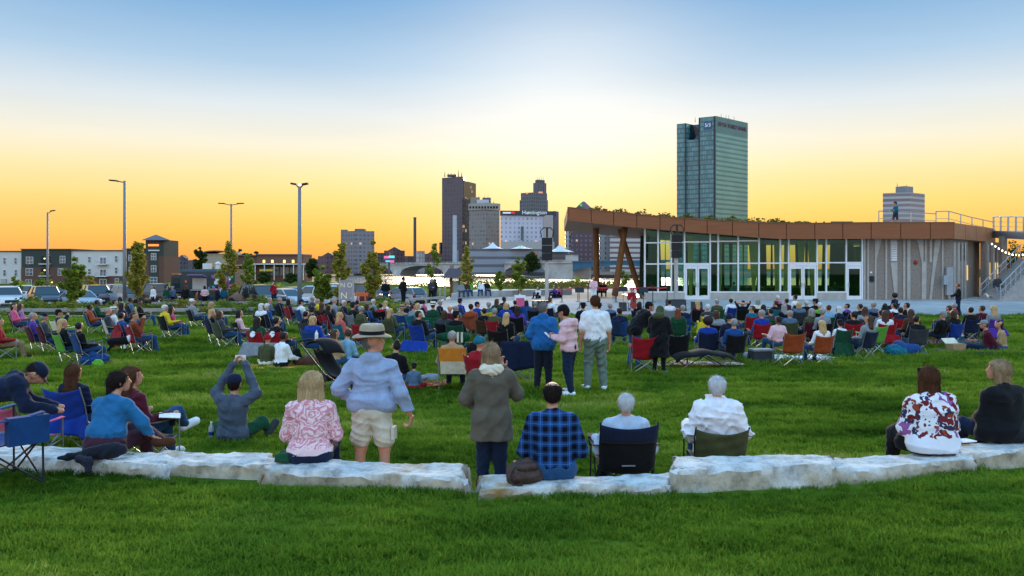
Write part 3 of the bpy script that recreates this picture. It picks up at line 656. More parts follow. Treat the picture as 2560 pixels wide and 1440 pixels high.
tag(pp(MB().box(px(2190, 57), px(2378, 57), 56.5, 61, 5.455, 5.5), 'roof_deck', mat('roof_deck', (.55, .55, .56), .7)))
# bridge walkway running off to the side, with its own railings
wk = empty('elevated_walkway', (px(2484, 63), 63, 5.0), 0, 'elevated steel walkway leading off the pavilion roof', 'walkway')
A = [Vector((px(2484, 62.5), 62.5, 4.85)), Vector((px(2700, 51), 51, 4.1))]; wl = Vector(wk.location)
n_ = Vector((A[1].y - A[0].y, -(A[1].x - A[0].x), 0)).normalized() * -.08
def beam(a, b, off, h0, h1, name, m, w=.08):
    d = (b - a); s_ = Vector((-d.y, d.x, 0)).normalized()
    q = [a + s_ * off, b + s_ * off]; R0 = [q[0] + s_ * -w + Vector((0, 0, h0)), q[0] + s_ * w + Vector((0, 0, h0)), q[0] + s_ * w + Vector((0, 0, h1)), q[0] + s_ * -w + Vector((0, 0, h1))]
    R1 = [p + (b - a) for p in R0]; MB().prism([p - wl for p in R0], [p - wl for p in R1]).build(name, m, wk)
M_beam = mat('blue_grey_steel', (.15, .18, .21), .5, metal=.4)
beam(A[0], A[1], 0, -.0, .55, 'girder', M_beam); beam(A[0], A[1], 2.2, 0, .55, 'girder', M_beam); beam(A[0], A[1], 1.1, .45, .548, 'deck', M_steel, 1.0)
for off in (0, 2.2):
    d = A[1] - A[0]; s_ = Vector((-d.y, d.x, 0)).normalized()
    MB().tube([A[0] + s_ * off + Vector((0, 0, 1.65)) - wl, A[1] + s_ * off + Vector((0, 0, 1.65)) - wl], .045, 6).build('handrail', M_steel, wk)
    for h_ in (.9, 1.25): MB().tube([A[0] + s_ * off + Vector((0, 0, h_)) - wl, A[1] + s_ * off + Vector((0, 0, h_)) - wl], .015, 5).build('rail_wire', M_steel, wk)
    for k in range(11):
        q = A[0] + d * (k / 10) + s_ * off - wl; MB().box(q.x - .05, q.x + .05, q.y - .05, q.y + .05, q.z + .5, q.z + 1.65).build('post', M_steel, wk)
MB().box(px(2515, 60) - wl.x, px(2515, 60) + .4 - wl.x, 60.5 - wl.y, 60.9 - wl.y, -4.8, -.1).build('pier', M_cw, wk)
# stair beside the walkway
st = empty('stair', (px(2498, 53), 53, .28), 0, 'concrete outdoor stair with steel handrail at the pavilion end', 'stair')
M_step = mat('step_concrete', (.36, .345, .33), .9, var=.15, ns=4)
dx, dy, dz = .25, .13, .17
for k in range(17): MB().box(k * dx, 2.6 + 17 * dx, k * dy, k * dy + 2.4, k * dz - (.0 if k else .1), (k + 1) * dz - .004).build('step', M_step, st)
for off in (0.02, 2.2):
    MB().tube([(0 + .1, off, 1.05), (17 * dx, 17 * dy + off, 17 * dz + 1.0)], .035, 6).build('handrail', M_steel, st)
    MB().tube([(0 + .1, off, .6), (17 * dx, 17 * dy + off, 17 * dz + .55)], .02, 6).build('lower_rail', M_steel, st)
    for k in range(0, 17, 2): MB().box(k * dx + .08, k * dx + .13, k * dy + off, k * dy + off + .05, k * dz + .1, (k + 1) * dz + .98).build('post', M_steel, st)
MB().box(-1.6, 0, -.4, 3.5, -.05, .05).build('landing', M_step, st)
# string lights
sl_ = empty('string_lights', at(2507, 618, 60), 0, 'string of small warm bulbs strung beside the stair', 'string lights')
o0 = Vector(sl_.location); wp = []; M_bulb = mat('warm_bulb', (1, .72, .35), .4, var=0, emit=6)
for k in range(15):
    t = k / 14; p = at(2480 + 120 * t, 608 + 24 * math.sin(t * 3.1) + 8 * t, 60 - 4 * t) - o0; wp.append(p)
    MB().lathe([(.01, .04), (.05, 0), (.055, -.04), (.03, -.09), (.005, -.1)], 8, (p.x, p.y, p.z - .03)).build('bulb', M_bulb, sl_)
MB().tube(wp, .01, 4).build('wire', M_black, sl_)
# low concrete seat wall curving across the plaza
sw = []
for t in np.linspace(0, 1, 16):
    x = 1130 + 300 * t; Y = 58 + 9 * t; sw.append((px(x, Y), Y))
for i in range(0, 15, 3):
    mb = MB(); rings = []
    for a in sw[i:i + 4]:
        z = G(*a); rings.append([(a[0], a[1], z - .1), (a[0], a[1], z + .46), (a[0] - .1, a[1] + .5, z + .46), (a[0] - .1, a[1] + .5, z - .1)])
    rings[0] = [(p[0] + .012, p[1], p[2]) for p in rings[0]]
    if i == 0: seat_root = empty('seat_wall', (0, 0, 0), 0, 'low curved concrete seat wall at the edge of the plaza', 'wall')
    mb.loft(rings).build('wall_segment', M_kerb, seat_root)
# ================================================================ skyline across the river
def facade_mat(name, wall, win, wx, wz, fx, fz, rough=.7, wr=.15, var=.1, lit=0., metal=0.):
    """wall with a grid of windows; u along the wall and v up, in metres"""
    if name in _M: return _M[name]
    m = bpy.data.materials.new(name); m.use_nodes = True; n, l = nodes_of(m); p = n['Principled BSDF']
    uv = n.new('ShaderNodeUVMap'); sp = n.new('ShaderNodeSeparateXYZ'); l.new(uv.outputs[0], sp.inputs[0])
    def M(op, a, b=None):
        q = n.new('ShaderNodeMath'); q.operation = op
        for i, v in enumerate((a, b)):
            if v is None: continue
            if isinstance(v, (int, float)): q.inputs[i].default_value = v
            else: l.new(v, q.inputs[i])
        return q.outputs[0]
    du, dv = M('DIVIDE', sp.outputs[0], wx), M('DIVIDE', sp.outputs[1], wz)
    mk = M('MULTIPLY', M('LESS_THAN', M('FRACT', du), fx), M('LESS_THAN', M('FRACT', dv), fz))
    wn_ = n.new('ShaderNodeTexWhiteNoise'); cb = n.new('ShaderNodeCombineXYZ'); l.new(M('FLOOR', du), cb.inputs[0]); l.new(M('FLOOR', dv), cb.inputs[1]); l.new(cb.outputs[0], wn_.inputs[0])
    nz = n.new('ShaderNodeTexNoise'); nz.inputs['Scale'].default_value = .06; nz.inputs['Detail'].default_value = 5; l.new(uv.outputs[0], nz.inputs[0])
    a = n.new('ShaderNodeMix'); a.data_type = 'RGBA'; a.inputs[6].default_value = tuple(x * (1 - var) for x in wall) + (1,); a.inputs[7].default_value = tuple(x * (1 + var) for x in wall) + (1,); l.new(nz.outputs[0], a.inputs[0])
    b = n.new('ShaderNodeMix'); b.data_type = 'RGBA'; b.inputs[6].default_value = tuple(x * .7 for x in win) + (1,); b.inputs[7].default_value = tuple(min(1, x * 1.35) for x in win) + (1,); l.new(wn_.outputs[0], b.inputs[0])
    c = n.new('ShaderNodeMix'); c.data_type = 'RGBA'; l.new(mk, c.inputs[0]); l.new(a.outputs[2], c.inputs[6]); l.new(b.outputs[2], c.inputs[7]); l.new(c.outputs[2], p.inputs['Base Color'])
    r_ = n.new('ShaderNodeMapRange'); r_.inputs[3].default_value = rough; r_.inputs[4].default_value = wr; l.new(mk, r_.inputs[0]); l.new(r_.outputs[0], p.inputs['Roughness'])
    p.inputs['Metallic'].default_value = metal
    if lit:
        li = M('MULTIPLY', mk, M('GREATER_THAN', wn_.outputs[0], 1 - lit)); p.inputs['Emission Color'].default_value = (1, .62, .3, 1); l.new(M('MULTIPLY', li, .45), p.inputs['Emission Strength'])
    _M[name] = m; return m
def walls(name, plan, z0, z1, m, parent=None, roofm=None, off=Vector((0, 0, 0))):
    """upright walls on a plan polygon, uv in metres; z1 may be a list for a sloping top"""
    n = len(plan); zt = z1 if isinstance(z1, (list, tuple)) else [z1] * n; V = []; F = []; UV = []
    u = 0.
    for i in range(n):
        a, b = plan[i], plan[(i + 1) % n]; w = math.hypot(b[0] - a[0], b[1] - a[1]); k = len(V)
        V += [(a[0], a[1], z0), (b[0], b[1], z0), (b[0], b[1], zt[(i + 1) % n]), (a[0], a[1], zt[i])]; F.append((k, k + 1, k + 2, k + 3)); UV += [(0, 0), (w, 0), (w, zt[(i + 1) % n] - z0), (0, zt[i] - z0)]
    k = len(V); V += [(p[0], p[1], z) for p, z in zip(plan, zt)]; F.append(tuple(range(k, k + n))); UV += [(0, 0)] * n
    V = [(v[0] - off.x, v[1] - off.y, v[2] - off.z) for v in V]
    me = bpy.data.meshes.new(name); me.from_pydata(V, [], F); me.materials.append(m); me.materials.append(roofm or mat('flat_roof', (.10, .10, .11), .9)); me.polygons[-1].material_index = 1
    ul = me.uv_layers.new(name='UVMap'); ul.data.foreach_set('uv', [c for p in UV for c in p]); me.update()
    return link(name, me, parent, None)
def quad_plan(xl, Yl, xc, Yc_, xr, Yr):     # nearest corner c, seen edges left and right; fourth corner completes the block
    a, c, r = np.array((px(xl, Yl), Yl)), np.array((px(xc, Yc_), Yc_)), np.array((px(xr, Yr), Yr)); return [tuple(a), tuple(c), tuple(r), tuple(a + r - c)]
def bld(name, label, plan, z1, m, cat='building', z0=-1.5):
    r = empty(name, (plan[1][0], plan[1][1], z0), 0, label, cat); r['off'] = 1; walls('walls', plan, z0, z1, m, r, off=Vector(r.location)); del r['off']; return r
def sub(r, name, plan, z0, z1, m, roofm=None): return walls(name, plan, z0, z1, m, r, roofm, Vector(r.location))
def subbox(r, name, m, x0, x1, Y, d, y0, y1):  # box facing us between photo columns and rows at depth Y
    o = Vector(r.location); return MB().box(px(x0, Y) - o.x, px(x1, Y) - o.x, Y - o.y, Y + d - o.y, pz(y1, Y) - o.z, pz(y0, Y) - o.z).build(name, m, r)
M_ant = mat('antenna_grey', (.10, .10, .11), .6)
def mast(r, x, y0, y1, Y, w=.5):
    o = Vector(r.location); a = at(x, y1, Y) - o; b = at(x, y0, Y) - o; MB().tube([a, a.lerp(b, .5), b], [w, w * .6, w * .25], 5).build('antenna', M_ant, r)
# --- tall teal glass tower
Yt = 650.
tl = quad_plan(1692, 667, 1790, Yt, 1869, 681)
M_tg = facade_mat('teal_glass_grid', (.045, .115, .12), (.09, .24, .25), 1.5, 3.9, .82, .72, .25, .08, lit=.012)
M_tg2 = mat('teal_glass', (.16, .33, .30), .12, metal=.55, var=.12, ns=.05)
M_tband = mat('teal_spandrel', (.10, .21, .20), .3, metal=.4, var=.1, ns=.1)
M_tdark = mat('dark_teal_glass', (.01, .022, .03), .2, var=.2, ns=.1)
M_tblue = mat('blue_glass', (.02, .10, .20), .15, var=.1)
zt = pz(290, Yt); r = empty('glass_tower', (tl[1][0], tl[1][1], -1.5), 0, 'tall teal glass office tower behind the pavilion roof, bank name at its top', 'skyscraper'); o0 = Vector(r.location)
a, c, rr, bk = [np.array(p) for p in tl]; ul = (a - c); ur = (rr - c); Ll, Lr = np.linalg.norm(ul), np.linalg.norm(ur); el, er = ul / Ll, ur / Lr; nl_, nr_ = np.array((-el[1], el[0])), np.array((er[1], -er[0]))
if np.dot(nl_, c) > 0: nl_ = -nl_
if np.dot(nr_, c) > 0: nr_ = -nr_
# left face in three bays: outer bay, notched middle bay, corner bay
def lf(u, d): p = c + el * (u * Ll) - nl_ * d; return (p[0], p[1])
zl = zt - 3.5
sub(r, 'corner_bay', [lf(.42, 0), lf(0, 0), tuple(rr), tuple(rr + el * (.42 * Ll))], -1.5, zt, M_tg)
sub(r, 'outer_bay', [lf(1, 0), lf(.77, 0), tuple(np.array(lf(.77, 0)) + ur), tuple(bk)], -1.5, zl, M_tg)
sub(r, 'middle_bay', [lf(.765, 1.6), lf(.425, 1.6), tuple(np.array(lf(.425, 0)) + ur), tuple(np.array(lf(.765, 0)) + ur)], -1.5, zt - 17.5, M_tg)
sub(r, 'notch_wall', [lf(.765, 9), lf(.425, 9), tuple(np.array(lf(.425, 0)) + ur), tuple(np.array(lf(.765, 0)) + ur)], zt - 17.4, zl - .3, M_tblue)
q0, q1, q2 = lf(.76, 3), lf(.76, 8.8), lf(.43, 8.7)
MB().prism([Vector((q0[0], q0[1], zt - 17.3)) - o0, Vector((q2[0] * .5 + q1[0] * .5, q2[1] * .5 + q1[1] * .5, zt - 14)) - o0, Vector((q2[0], q2[1], zt - 10)) - o0, Vector((q1[0] * .7 + q2[0] * .3, q1[1] * .7 + q2[1] * .3, zl - .5)) - o0, Vector((q0[0], q0[1], zl - .5)) - o0],
           [Vector((p[0], p[1], p[2])) - o0 for p in ((q0[0], q0[1] + 2, zt - 17.3), (q1[0], q1[1] + 2, zt - 14), (q2[0], q2[1] + .2, zt - 10), (q1[0], q1[1] + 2, zl - .5), (q0[0], q0[1] + 2, zl - .5))]).build('sloped_glazing', M_tdark, r)
for u in (.775, .42, .035):
    p = c + el * (u * Ll) + nl_ * .25; MB().box(p[0] - .55 - o0.x, p[0] + .55 - o0.x, p[1] - .3 - o0.y, p[1] + .3 - o0.y, 0, (zt if u < .5 else zl) + 1.5).build('fin', M_tdark, r)
# right face: floor by floor
for k in range(31):
    z = 8 + k * 3.9
    if z > zt - 14: break
    for (s0, s1, m_) in ((0, 1.3, M_tband), (1.3, 3.86, M_tg2)):
        A0, A1 = c + nr_ * (.3 if s0 == 0 else .18), rr + nr_ * (.3 if s0 == 0 else .18)
        P = [Vector((A0[0], A0[1], z + s0)) - o0, Vector((A1[0], A1[1], z + s0)) - o0, Vector((A1[0], A1[1], z + s1)) - o0, Vector((A0[0], A0[1], z + s1)) - o0]
        MB().prism(P, [p - Vector((nr_[0], nr_[1], 0)) * .5 for p in P]).build('spandrel' if s0 == 0 else 'window_band', m_, r)
A0, A1 = c + nr_ * .25, rr + nr_ * .25
P = [Vector((A0[0], A0[1], zt - 13.5)) - o0, Vector((A1[0], A1[1], zt - 13.5)) - o0, Vector((A1[0], A1[1], zt)) - o0, Vector((A0[0], A0[1], zt)) - o0]
MB().prism(P, [p - Vector((nr_[0], nr_[1], 0)) * .5 for p in P]).build('parapet', M_tband, r)
M_sign = mat('sign_dark_red', (.16, .07, .09), .6, var=0); M_signw = mat('sign_white', (.75, .8, .85), .5, var=0, emit=.25)
ang = math.atan2(er[1], er[0]); p = c + er * (Lr * .50) + nr_ * .45
text('sign_lettering', 'FIFTH THIRD BANK', 4.9, M_sign, r, Vector((p[0], p[1], zt - 6.2)) - o0, (R(90), 0, ang), .15)
p = c + el * (.2 * Ll) + nl_ * .2; al = math.atan2(-el[1], -el[0])
MB().box(-3.1, 3.1, -.3, .3, -3.1, 3.1).build('sign_panel', M_tblue, r)
sp_ = r.children[-1] if r.children[-1].name.startswith('sign_panel') else [x for x in r.children if x.name.startswith('sign_panel')][0]
sp_.location = Vector((p[0], p[1], zt - 7)) - o0; sp_.rotation_euler.z = al
text('sign_lettering', '5/3', 3.9, M_signw, r, Vector((p[0] + nl_[0] * .45, p[1] + nl_[1] * .45, zt - 7)) - o0, (R(90), 0, al), .1)
for x, y in ((1738, 298), (1803, 290), (1815, 292), (1822, 293), (1835, 296)): mast(r, x, y - 6, y + 8, 668, .3)
# --- brown-black tower
r = bld('brown_tower', 'tall dark brown slab tower with rooftop antennas and small chimney before it', quad_plan(1105, 712, 1158, 700, 1167, 725), pz(441, 700), facade_mat('brown_slab', (.105, .085, .095), (.075, .062, .075), 3.2, 3.6, .5, .55, .5, .25))
sub(r, 'side_wing', quad_plan(1158, 701, 1159, 700.5, 1190, 726), -1.5, pz(453, 706), facade_mat('dark_glass_slab', (.05, .048, .055), (.03, .03, .038), 2.2, 3.6, .7, .7, .3, .12, lit=.02))
sub(r, 'lower_wing', quad_plan(1156, 699, 1158, 696, 1178, 702), -1.5, pz(496, 696), facade_mat('dark_glass_slab2', (.035, .035, .045), (.02, .022, .03), 2.2, 3.6, .7, .7, .3, .12, lit=.06))
for x, h in ((1112, 12), (1121, 8), (1128, 9), (1137, 8), (1146, 16), (1154, 10)): mast(r, x, 441 - h, 442, 706, .5)
subbox(r, 'roof_plant', M_ant, 1118, 1140, 708, 6, 436, 441)
# --- concrete tower with open crown
r = bld('concrete_tower', 'beige concrete tower with a row of dark openings under its flat top', quad_plan(1173, 640, 1215, 632, 1249, 640), pz(509, 632), facade_mat('beige_tower', (.25, .225, .20), (.17, .155, .15), 2.6, 3.3, .6, .5, .8, .3, lit=.008))
M_crown = mat('pale_crown_concrete', (.36, .34, .29), .9, var=.1, ns=.2)
sub(r, 'crown', quad_plan(1171, 640, 1215, 631, 1251, 640), pz(524, 632), pz(507, 632), M_crown)
for k in range(10):
    x = 1176 + k * 7.4; Y = 640 - 9 * (1 - abs(x - 1214) / 42) - .6; subbox(r, 'opening', M_black, x - 2.4, x + 2.4, Y, .5, 515.5, 521)
subbox(r, 'plant_room', M_cw, 1176, 1199, 645, 8, 493, 509); subbox(r, 'plant_room', mat('white_plant', (.5, .55, .58), .6), 1192, 1222, 643, 6, 499, 508); subbox(r, 'plant_room', M_ant, 1206, 1227, 650, 6, 494, 507)
for x in (1197, 1211, 1220, 1234): mast(r, x, 486 if x < 1225 else 502, 508, 645, .3)
# --- wide white hotel
r = bld('white_hotel', 'wide white gridded hotel block with dark sign band along its top', quad_plan(1251, 626, 1252, 620, 1384, 628), pz(537.5, 620), facade_mat('white_grid', (.56, .56, .62), (.30, .32, .40), 3.4, 3.5, .42, .5, .7, .2, lit=.01))
sub(r, 'sign_band', quad_plan(1250, 626, 1251, 619, 1390, 627), pz(538, 620), pz(526.5, 620), mat('dark_band', (.055, .06, .075), .6))
sub(r, 'end_wall', quad_plan(1384, 627, 1385, 626, 1397, 636), -1.5, pz(527, 626), mat('grey_end', (.15, .155, .18), .8))
subbox(r, 'pale_bay', facade_mat('cream_grid', (.55, .50, .40), (.34, .32, .30), 3.4, 3.5, .42, .5), 1359, 1383, 625.5, .8, 538, 628)
text('sign_lettering', 'Huntington', 4.2, M_signw, r, at(1336, 531.5, 618.6) - Vector(r.location), (R(90), 0, 0), .1); subbox(r, 'sign_mark', mat('sign_green', (.05, .5, .08), .5, var=0, emit=.5), 1318, 1323, 618.7, .3, 529, 534)
subbox(r, 'sign_mark', M_signw, 1257, 1277, 618.7, .3, 530, 534); subbox(r, 'sign_mark', mat('sign_red', (.6, .04, .06), .5, var=0, emit=.5), 1278, 1287, 618.7, .3, 529.5, 534)
subbox(r, 'mural', mat('mural_green', (.10, .14, .13), .8), 1302, 1309, 617.5, .4, 566, 601); subbox(r, 'podium', mat('podium_cream', (.42, .41, .38), .8), 1251, 1386, 606, 10, 604, 640)
# --- art deco tower
r = bld('stepped_tower', 'grey stepped art deco tower rising behind the white hotel', quad_plan(1302, 812, 1330, 805, 1368, 815), pz(481, 805), facade_mat('deco_stone', (.17, .165, .175), (.06, .06, .07), 2.6, 3.7, .42, .6, .9, .4))
sub(r, 'setback', quad_plan(1299, 815, 1330, 803, 1370, 816), -1.5, pz(498, 803), _M['deco_stone'])
sub(r, 'top_tower', quad_plan(1333, 816, 1346, 810, 1366, 818), pz(482, 810), pz(456, 810), facade_mat('deco_top', (.16, .155, .165), (.08, .08, .09), 3.4, 30, .4, .9, .9, .4))
sub(r, 'crown', quad_plan(1338, 816, 1346, 812, 1362, 818), pz(457, 812), pz(449, 812), mat('deco_crown', (.12, .12, .13), .9))
for x in (1343, 1348, 1353, 1358): mast(r, x, 440, 451, 815, .3)
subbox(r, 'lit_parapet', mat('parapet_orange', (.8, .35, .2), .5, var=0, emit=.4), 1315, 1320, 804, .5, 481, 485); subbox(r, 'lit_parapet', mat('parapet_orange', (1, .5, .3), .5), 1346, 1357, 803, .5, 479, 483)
# --- others
r = bld('midrise_block', 'grey concrete midrise alone on the horizon above the young trees', quad_plan(852, 668, 888, 655, 936, 662), pz(577, 655), facade_mat('grey_midrise', (.22, .21, .22), (.12, .115, .13), 3.4, 3.4, .55, .5, lit=.03))
subbox(r, 'plant_room', mat('grey_end', (.15, .155, .18), .8), 887, 911, 662, 8, 572, 577.5); subbox(r, 'corner_tower', mat('grey_midrise2', (.2, .19, .2), .8), 852, 868, 666, 4, 574, 640)
for x0, x1, y0, Y, nm, cl, lb in ((1033.5, 1041, 546, 700, 'chimney', (.10, .085, .085), 'slim dark brick chimney standing on the horizon'), (1131.5, 1142.5, 538, 560, 'chimney', (.45, .47, .50), 'pale concrete chimney in front of the brown tower')):
    r = empty(nm, (px((x0 + x1) / 2, Y), Y, -1), 0, lb, 'chimney'); w = (x1 - x0) / 2 / FPX * Y; h = pz(y0, Y) + 1
    MB().lathe([(w * 1.05, 0), (w * .95, h)], 16).build('shaft', mat('chimney_%d' % x0, cl, .8, var=.1, ns=.2), r, smooth=False); MB().lathe([(w * 1.05, h + .01), (w * 1.05, h + 1.0)], 16).build('rim', M_ant, r); MB().box(-w * 2.2, w * 2.2, -w * 2, w * 2, 0, 6).build('base', M_cw, r)
r = bld('purple_tower', 'purple brown office tower with pyramid roof seen under the canopy edge', quad_plan(1427, 612, 1428, 602, 1491, 606), pz(530, 602), facade_mat('purple_brick', (.115, .075, .095), (.16, .13, .16), 3.6, 3.5, .42, .45, .8, .3, lit=.01))
o0 = Vector(r.location); A = [Vector((p[0], p[1], pz(530, 602))) - o0 for p in quad_plan(1427, 612, 1428, 602, 1491, 606)]; ap = [(A[0] + A[1] + A[2] + A[3]) / 4 + (p - (A[0] + A[1] + A[2] + A[3]) / 4) * .08 + Vector((0, 0, (530 - 502) / 2000 * 604)) for p in A]
MB().prism(A, ap).build('pyramid_roof', mat('slate_purple', (.17, .12, .15), .7), r)
MB().prism([Vector((px(1438, 601), 601, pz(530, 601))) - o0, Vector((px(1463, 601), 601, pz(530, 601))) - o0, Vector((px(1451, 601), 601, pz(508, 601))) - o0], [Vector((px(1438, 601), 606, pz(530, 601))) - o0, Vector((px(1463, 601), 606, pz(530, 601))) - o0, Vector((px(1451, 601), 606, pz(508, 601))) - o0]).build('gable', mat('slate_purple2', (.13, .09, .12), .7), r)
subbox(r, 'sign_mark', _M['sign_green'], 1450, 1455, 600.5, .3, 510, 516)
bld('banded_block', 'pale office block with brown horizontal window bands behind the log columns', quad_plan(1524, 580, 1525, 560, 1640, 566), pz(560, 560), facade_mat('banded', (.50, .48, .47), (.12, .085, .09), 400, 3.6, .995, .42, .7, .3))
bld('pale_block', 'narrow pale block with few dark windows beside the banded office block', quad_plan(1498, 590, 1499, 575, 1524, 580), pz(562, 575), facade_mat('pale_block', (.46, .45, .46), (.2, .2, .22), 5, 3.6, .25, .5))
bld('slim_block', 'slim white apartment tower with overhanging roof left of the canopy', quad_plan(1413, 610, 1414, 600, 1427, 605), pz(576, 600), facade_mat('slim_white', (.5, .5, .52), (.08, .08, .1), 4.4, 3.4, .4, .5))
r = bld('striped_tower', 'grey tower with horizontal stripes rising behind the pavilion roof railing', quad_plan(2207, 606, 2275, 600, 2312, 612), pz(481, 600), facade_mat('stripes', (.46, .44, .44), (.20, .17, .17), 300, 3.9, .97, .55, .7, .3, lit=.0))
sub(r, 'plant_room', quad_plan(2239, 612, 2262, 606, 2283, 612), pz(482, 606), pz(465, 606), mat('grey_plant', (.26, .27, .28), .8)); mast(r, 2243, 457, 466, 606, .3); mast(r, 2266, 460, 466, 610, .2)
r = bld('convention_hall', 'low blue grey convention hall with white tent peaks beyond the bridge', quad_plan(1172, 525, 1173, 505, 1420, 515), pz(622, 505), facade_mat('hall', (.26, .29, .33), (.10, .11, .13), 300, 5, .99, .35))
o0 = Vector(r.location)
for x, w, y0, y1 in ((1232, 22, 606, 622), (1302, 26, 613, 622), (1400, 30, 612, 630)):
    c = at(x, y1, 512) - o0; h = (y1 - y0) / 2000 * 512; q = w / 2000 * 512
    MB().lathe([(q * 1.2, 0), (q * .5, h * .35), (q * .06, h)], 8, c).build('tent_peak', mat('tent_white', (.7, .72, .75), .6), r)
subbox(r, 'tower', mat('hall_brick', (.30, .2, .15), .8), 1326, 1348, 500, 4, 628, 650); subbox(r, 'sign_mark', _M['sign_green'], 1299, 1303, 504, .4, 613, 617)
# low roofs along the horizon
rs = np.random.RandomState(4)
lows = [(420, 447, 655, 'dark'), (438, 470, 646, 'gable'), (468, 500, 650, 'dark'), (760, 800, 648, 'dark'), (795, 845, 640, 'red'), (930, 965, 632, 'dark'), (960, 1012, 626, 'red'), (1008, 1036, 640, 'dark'), (1040, 1062, 627, 'pale'), (1060, 1106, 634, 'red'), (1098, 1110, 606, 'dark')]
for i, (x0, x1, y0, k) in enumerate(lows):
    Y = 640 + 37 * (i % 4); cc = {'dark': (.085, .08, .09), 'red': (.13, .075, .075), 'gable': (.09, .09, .10), 'pale': (.4, .38, .38)}[k]
    r = bld('low_building', ['low dark roofed building on the left horizon before the steeple', 'dark gabled roof on the horizon behind the food truck', 'flat dark roof just beside the gabled roof', 'low dark building behind the tall lamp post', 'reddish roofline at the foot of the midrise, left end', 'dark low building right of the grey midrise', 'reddish brick building with stepped roof near the dark chimney', 'dark roof at the foot of the dark chimney', 'small pale building with rooftop beside dark chimney', 'reddish low roof beside the brown tower', 'narrow dark block at the corner of brown tower'][i],
            quad_plan(x0, Y + 6, (x0 + x1) / 2 - 3, Y, x1, Y + 8), pz(y0, Y), facade_mat('low_' + k, cc, tuple(c_ * .5 for c_ in cc), 4, 4, .4, .4, lit=.02))
    if k in ('gable', 'red'):
        o0 = Vector(r.location); w = (x1 - x0) * .3; m_ = (x0 + x1) / 2; A = [at(m_ - w, y0, Y + 3) - o0, at(m_ + w, y0, Y + 3) - o0, at(m_, y0 - 9, Y + 3) - o0]
        MB().prism(A, [p + Vector((0, 8, 0)) for p in A]).build('roof_gable', mat('low_roof', (.08, .08, .095), .8), r)
# coloured display board over the river road
r = empty('display_board', at(972, 648, 470), 0, 'lit billboard with pink and turquoise panels beyond the bridge', 'billboard')
for x0, x1, y0, y1, cc in ((-12, 0, -8, -2, (.9, .15, .35)), (0, 14, -9, -3, (.15, .75, .75)), (-8, 2, 3, 7, (.1, .7, .7)), (2, 13, 3, 8, (.9, .12, .3)), (-13, 14, -3, 3, (.12, .12, .16))):
    k_ = 470 / 2000; MB().box(x0 * k_, x1 * k_, -.3 if y0 != -3 else .05, .6, -y1 * k_, -y0 * k_).build('panel', mat('board_%d' % int(cc[0] * 100 + cc[1] * 10), cc, .5, var=0, emit=.5 if max(cc) > .3 else 0), r)
MB().box(-.6, .6, .7, 1.2, -8, 0).build('post', M_ant, r)
# --- concrete arch bridge with steel lift span
B0, B1, B2 = Vector((px(878, 690), 690, 0)), Vector((px(1432, 455), 455, 0)), Vector((px(1640, 395), 395, 0))
br = empty('arch_bridge', (B0.x, B0.y, -3), 0, 'long pale concrete arch bridge over the river with blue steel span', 'bridge'); bo = Vector(br.location)
dB = (B1 - B0).normalized(); nB = Vector((dB.y, -dB.x, 0)); 
if nB.y > 0: nB = -nB
M_br = mat('bridge_concrete', (.50, .47, .42), .9, var=.25, ns=.08, bump=.1, bs=1); M_brd = M_br
def tpx(x, s0=0, s1=1):   # where the bridge line meets a photo column
    k = (x - HX) / FPX; return (k * B0.y - B0.x) / (dB.x - k * dB.y)
LB = (B1 - B0).length; zd = 7.2
def bp(t, z, d=0): return B0 + dB * t + nB * d + Vector((0, 0, z)) - bo
edges = [tpx(x) for x in (872, 884, 984, 1000, 1112, 1130, 1242, 1258, 1372, 1432)]
